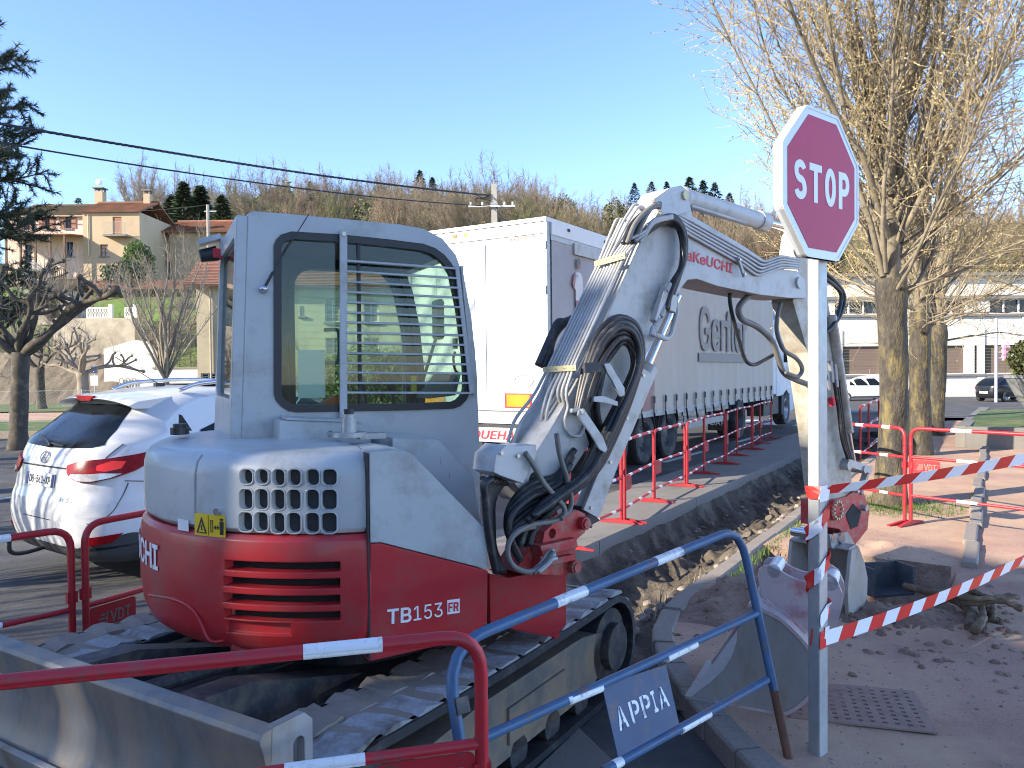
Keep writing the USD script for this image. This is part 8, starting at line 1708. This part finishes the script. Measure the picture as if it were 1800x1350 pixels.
# conifers on the skyline
def conifer(name, label, base, H, seed, r_=.22, group=None, dens=1700):
    rng = np.random.default_rng(seed); t = thing(name, label, 'tree', base, group=group); B = np.asarray(base, float); mb = MB(); mb.cyl(B - V(0, 0, .3), B + V(0, 0, H), .16, 7, .03); obj('trunk', mb, 'bark_dark', t); z = rng.uniform(.10, 1, dens) ** .9; an = rng.uniform(0, 6.28, dens); lay = .5 * z + .5 * np.round(z * 22) / 22 + rng.normal(0, .012, dens); R = H * r_ * (1 - z) ** .8 * (.55 + .6 * meshkit.noise(np.stack([np.cos(an) * 2, np.sin(an) * 2, lay * 9], -1), seed)); rr = R * rng.uniform(.35, 1, dens); p = B + np.stack([np.cos(an) * rr, np.sin(an) * rr, lay * H - rr * .25], -1)
    d = np.stack([np.cos(an), np.sin(an), -.25 + 0 * an], -1); w_ = np.cross(d, V(0, 0, 1)) + rng.normal(0, .3, (dens, 3)); s_ = H * .034 * rng.uniform(.6, 1.3, (dens, 1)); v = np.stack([p - w_ * s_ * .45, p + w_ * s_ * .45, p + d * s_ * 1.6], 1).reshape(-1, 3); obj('crown', (v, np.arange(3 * dens).reshape(-1, 3)), 'conifer_leaf', t); return t
CG = 'dark conifers scattered along the wooded skyline'; cl = 'dark conifer standing among the bare trees of the hill'
for i, (x, y, Y, H) in enumerate(((500, 318, 150, 9), (452, 345, 120, 7), (560, 338, 140, 8), (640, 350, 130, 7), (905, 345, 150, 8), (1080, 350, 150, 8), (990, 340, 170, 9))):
    p = atd(x, y, Y); bush('ivy_tree', ['ivy-green tree among the bare trees on the hill above the cab, left of three', 'low green tree on the hill just above the left end of the cab roof', 'green tree on the hill above the middle of the cab roof', 'green tree on the hill above the cab roof front', 'green tree on the hill right of the utility pole', 'green tree on the hill left of the boom knee', 'green tree on the hill above the lorry corner'][i], V(p[0], Y, p[2] - H), (H * .34, H * .3, H * .5), 1500, 200 + i, 'olive_leaf', .38, stems=True)
cn = [(738, 300, 195, 12), (760, 312, 192, 9), (1115, 322, 200, 9), (1145, 320, 205, 9), (1172, 320, 198, 10), (1212, 312, 188, 15), (1236, 318, 195, 14), (1256, 322, 192, 13), (1282, 340, 180, 10), (545, 320, 175, 10), (505, 325, 170, 9), (480, 330, 168, 8)]
CL = ['conifer rising above the skyline left of the utility pole', 'shorter conifer right beside the one left of the utility pole', 'conifer on the skyline left of the boom knee, leftmost of three', 'conifer on the skyline left of the boom knee, middle of three', 'conifer on the skyline just behind the boom knee', 'tall conifer right of the boom knee, left of a close group', 'conifer in the middle of the close group right of the boom knee', 'conifer at the right of the close group behind the arm cylinder', 'small conifer low on the skyline above the arm cylinder rod', 'conifer on the hill above the middle of the cab roof', 'conifer on the hill above the cab antenna', 'conifer on the hill above the left part of the cab roof']
c0_ = None
for i, (x, y, Y, H) in enumerate(cn):
    p = atd(x, y, Y); b_ = V(p[0], Y, p[2] - H)
    if c0_ is None: c0_ = conifer('conifer', CL[0], b_, H, 7, .44, CG); h0 = H
    else: copy(c0_, b_, i * 1.3, sc=H / h0, label=CL[i])
gl = [(322, 322, 80, 9, 'dark pointed conifer above the barn roof, left of the clump'), (352, 328, 82, 10, 'broad dark conifer above the barn roof, middle of the clump'), (390, 345, 78, 8, 'rounded dark green conifer right of the clump, behind the cab lamp'), (300, 345, 84, 8, 'small conifer at the left of the clump above the tan house')]
for i, (x, y, Y, H, lab) in enumerate(gl):
    p = atd(x, y, Y); conifer('conifer', lab, V(p[0], Y, p[2] - H), H, 20 + i, .44, None, 3200)
p = atd(138, 348, 76); conifer('conifer', 'small conifer peeping over the pink house roof beside the chimney', V(p[0], 76, p[2] - 6), 6, 29, .35, None, 500)
p = atd(262, 298, 88); bare_tree('bare_tree', 'tall bare tree on the skyline behind the tan house', V(p[0], 88, p[2] - 9), 9.5, 50, .55, 16, 300, .2, .12, 'wood_twig_b', 'bark_pale', tlen=.14, trad=.022, upness=.3)
p = atd(688, 290, 165); bare_tree('bare_tree', 'thin pale bare tree rising above the hill skyline over the cab', V(p[0], 165, p[2] - 13), 13.5, 51, .45, 14, 160, .25, .16, 'wood_twig_b', 'bark_pale', tlen=.12, trad=.03, upness=.3)
# trees behind the photographer whose branches dapple the road and the lorry doors
for i, (t_, q_, s_) in enumerate(((-5.5, 7.9, .56), (-7.5, 13.2, 1.5), (-10, 14.2, 1.7), (-12, 19.5, 1.4), (-7.5, 6.6, .6), (-7, 10.6, .62))):
    copy(t2, TQ(t_, q_, -.1), i * 1.1, sc=s_, label='street tree behind the photographer, number of the row counted from the house: ' + ['first', 'second', 'third', 'fourth', 'fifth', 'sixth'][i])
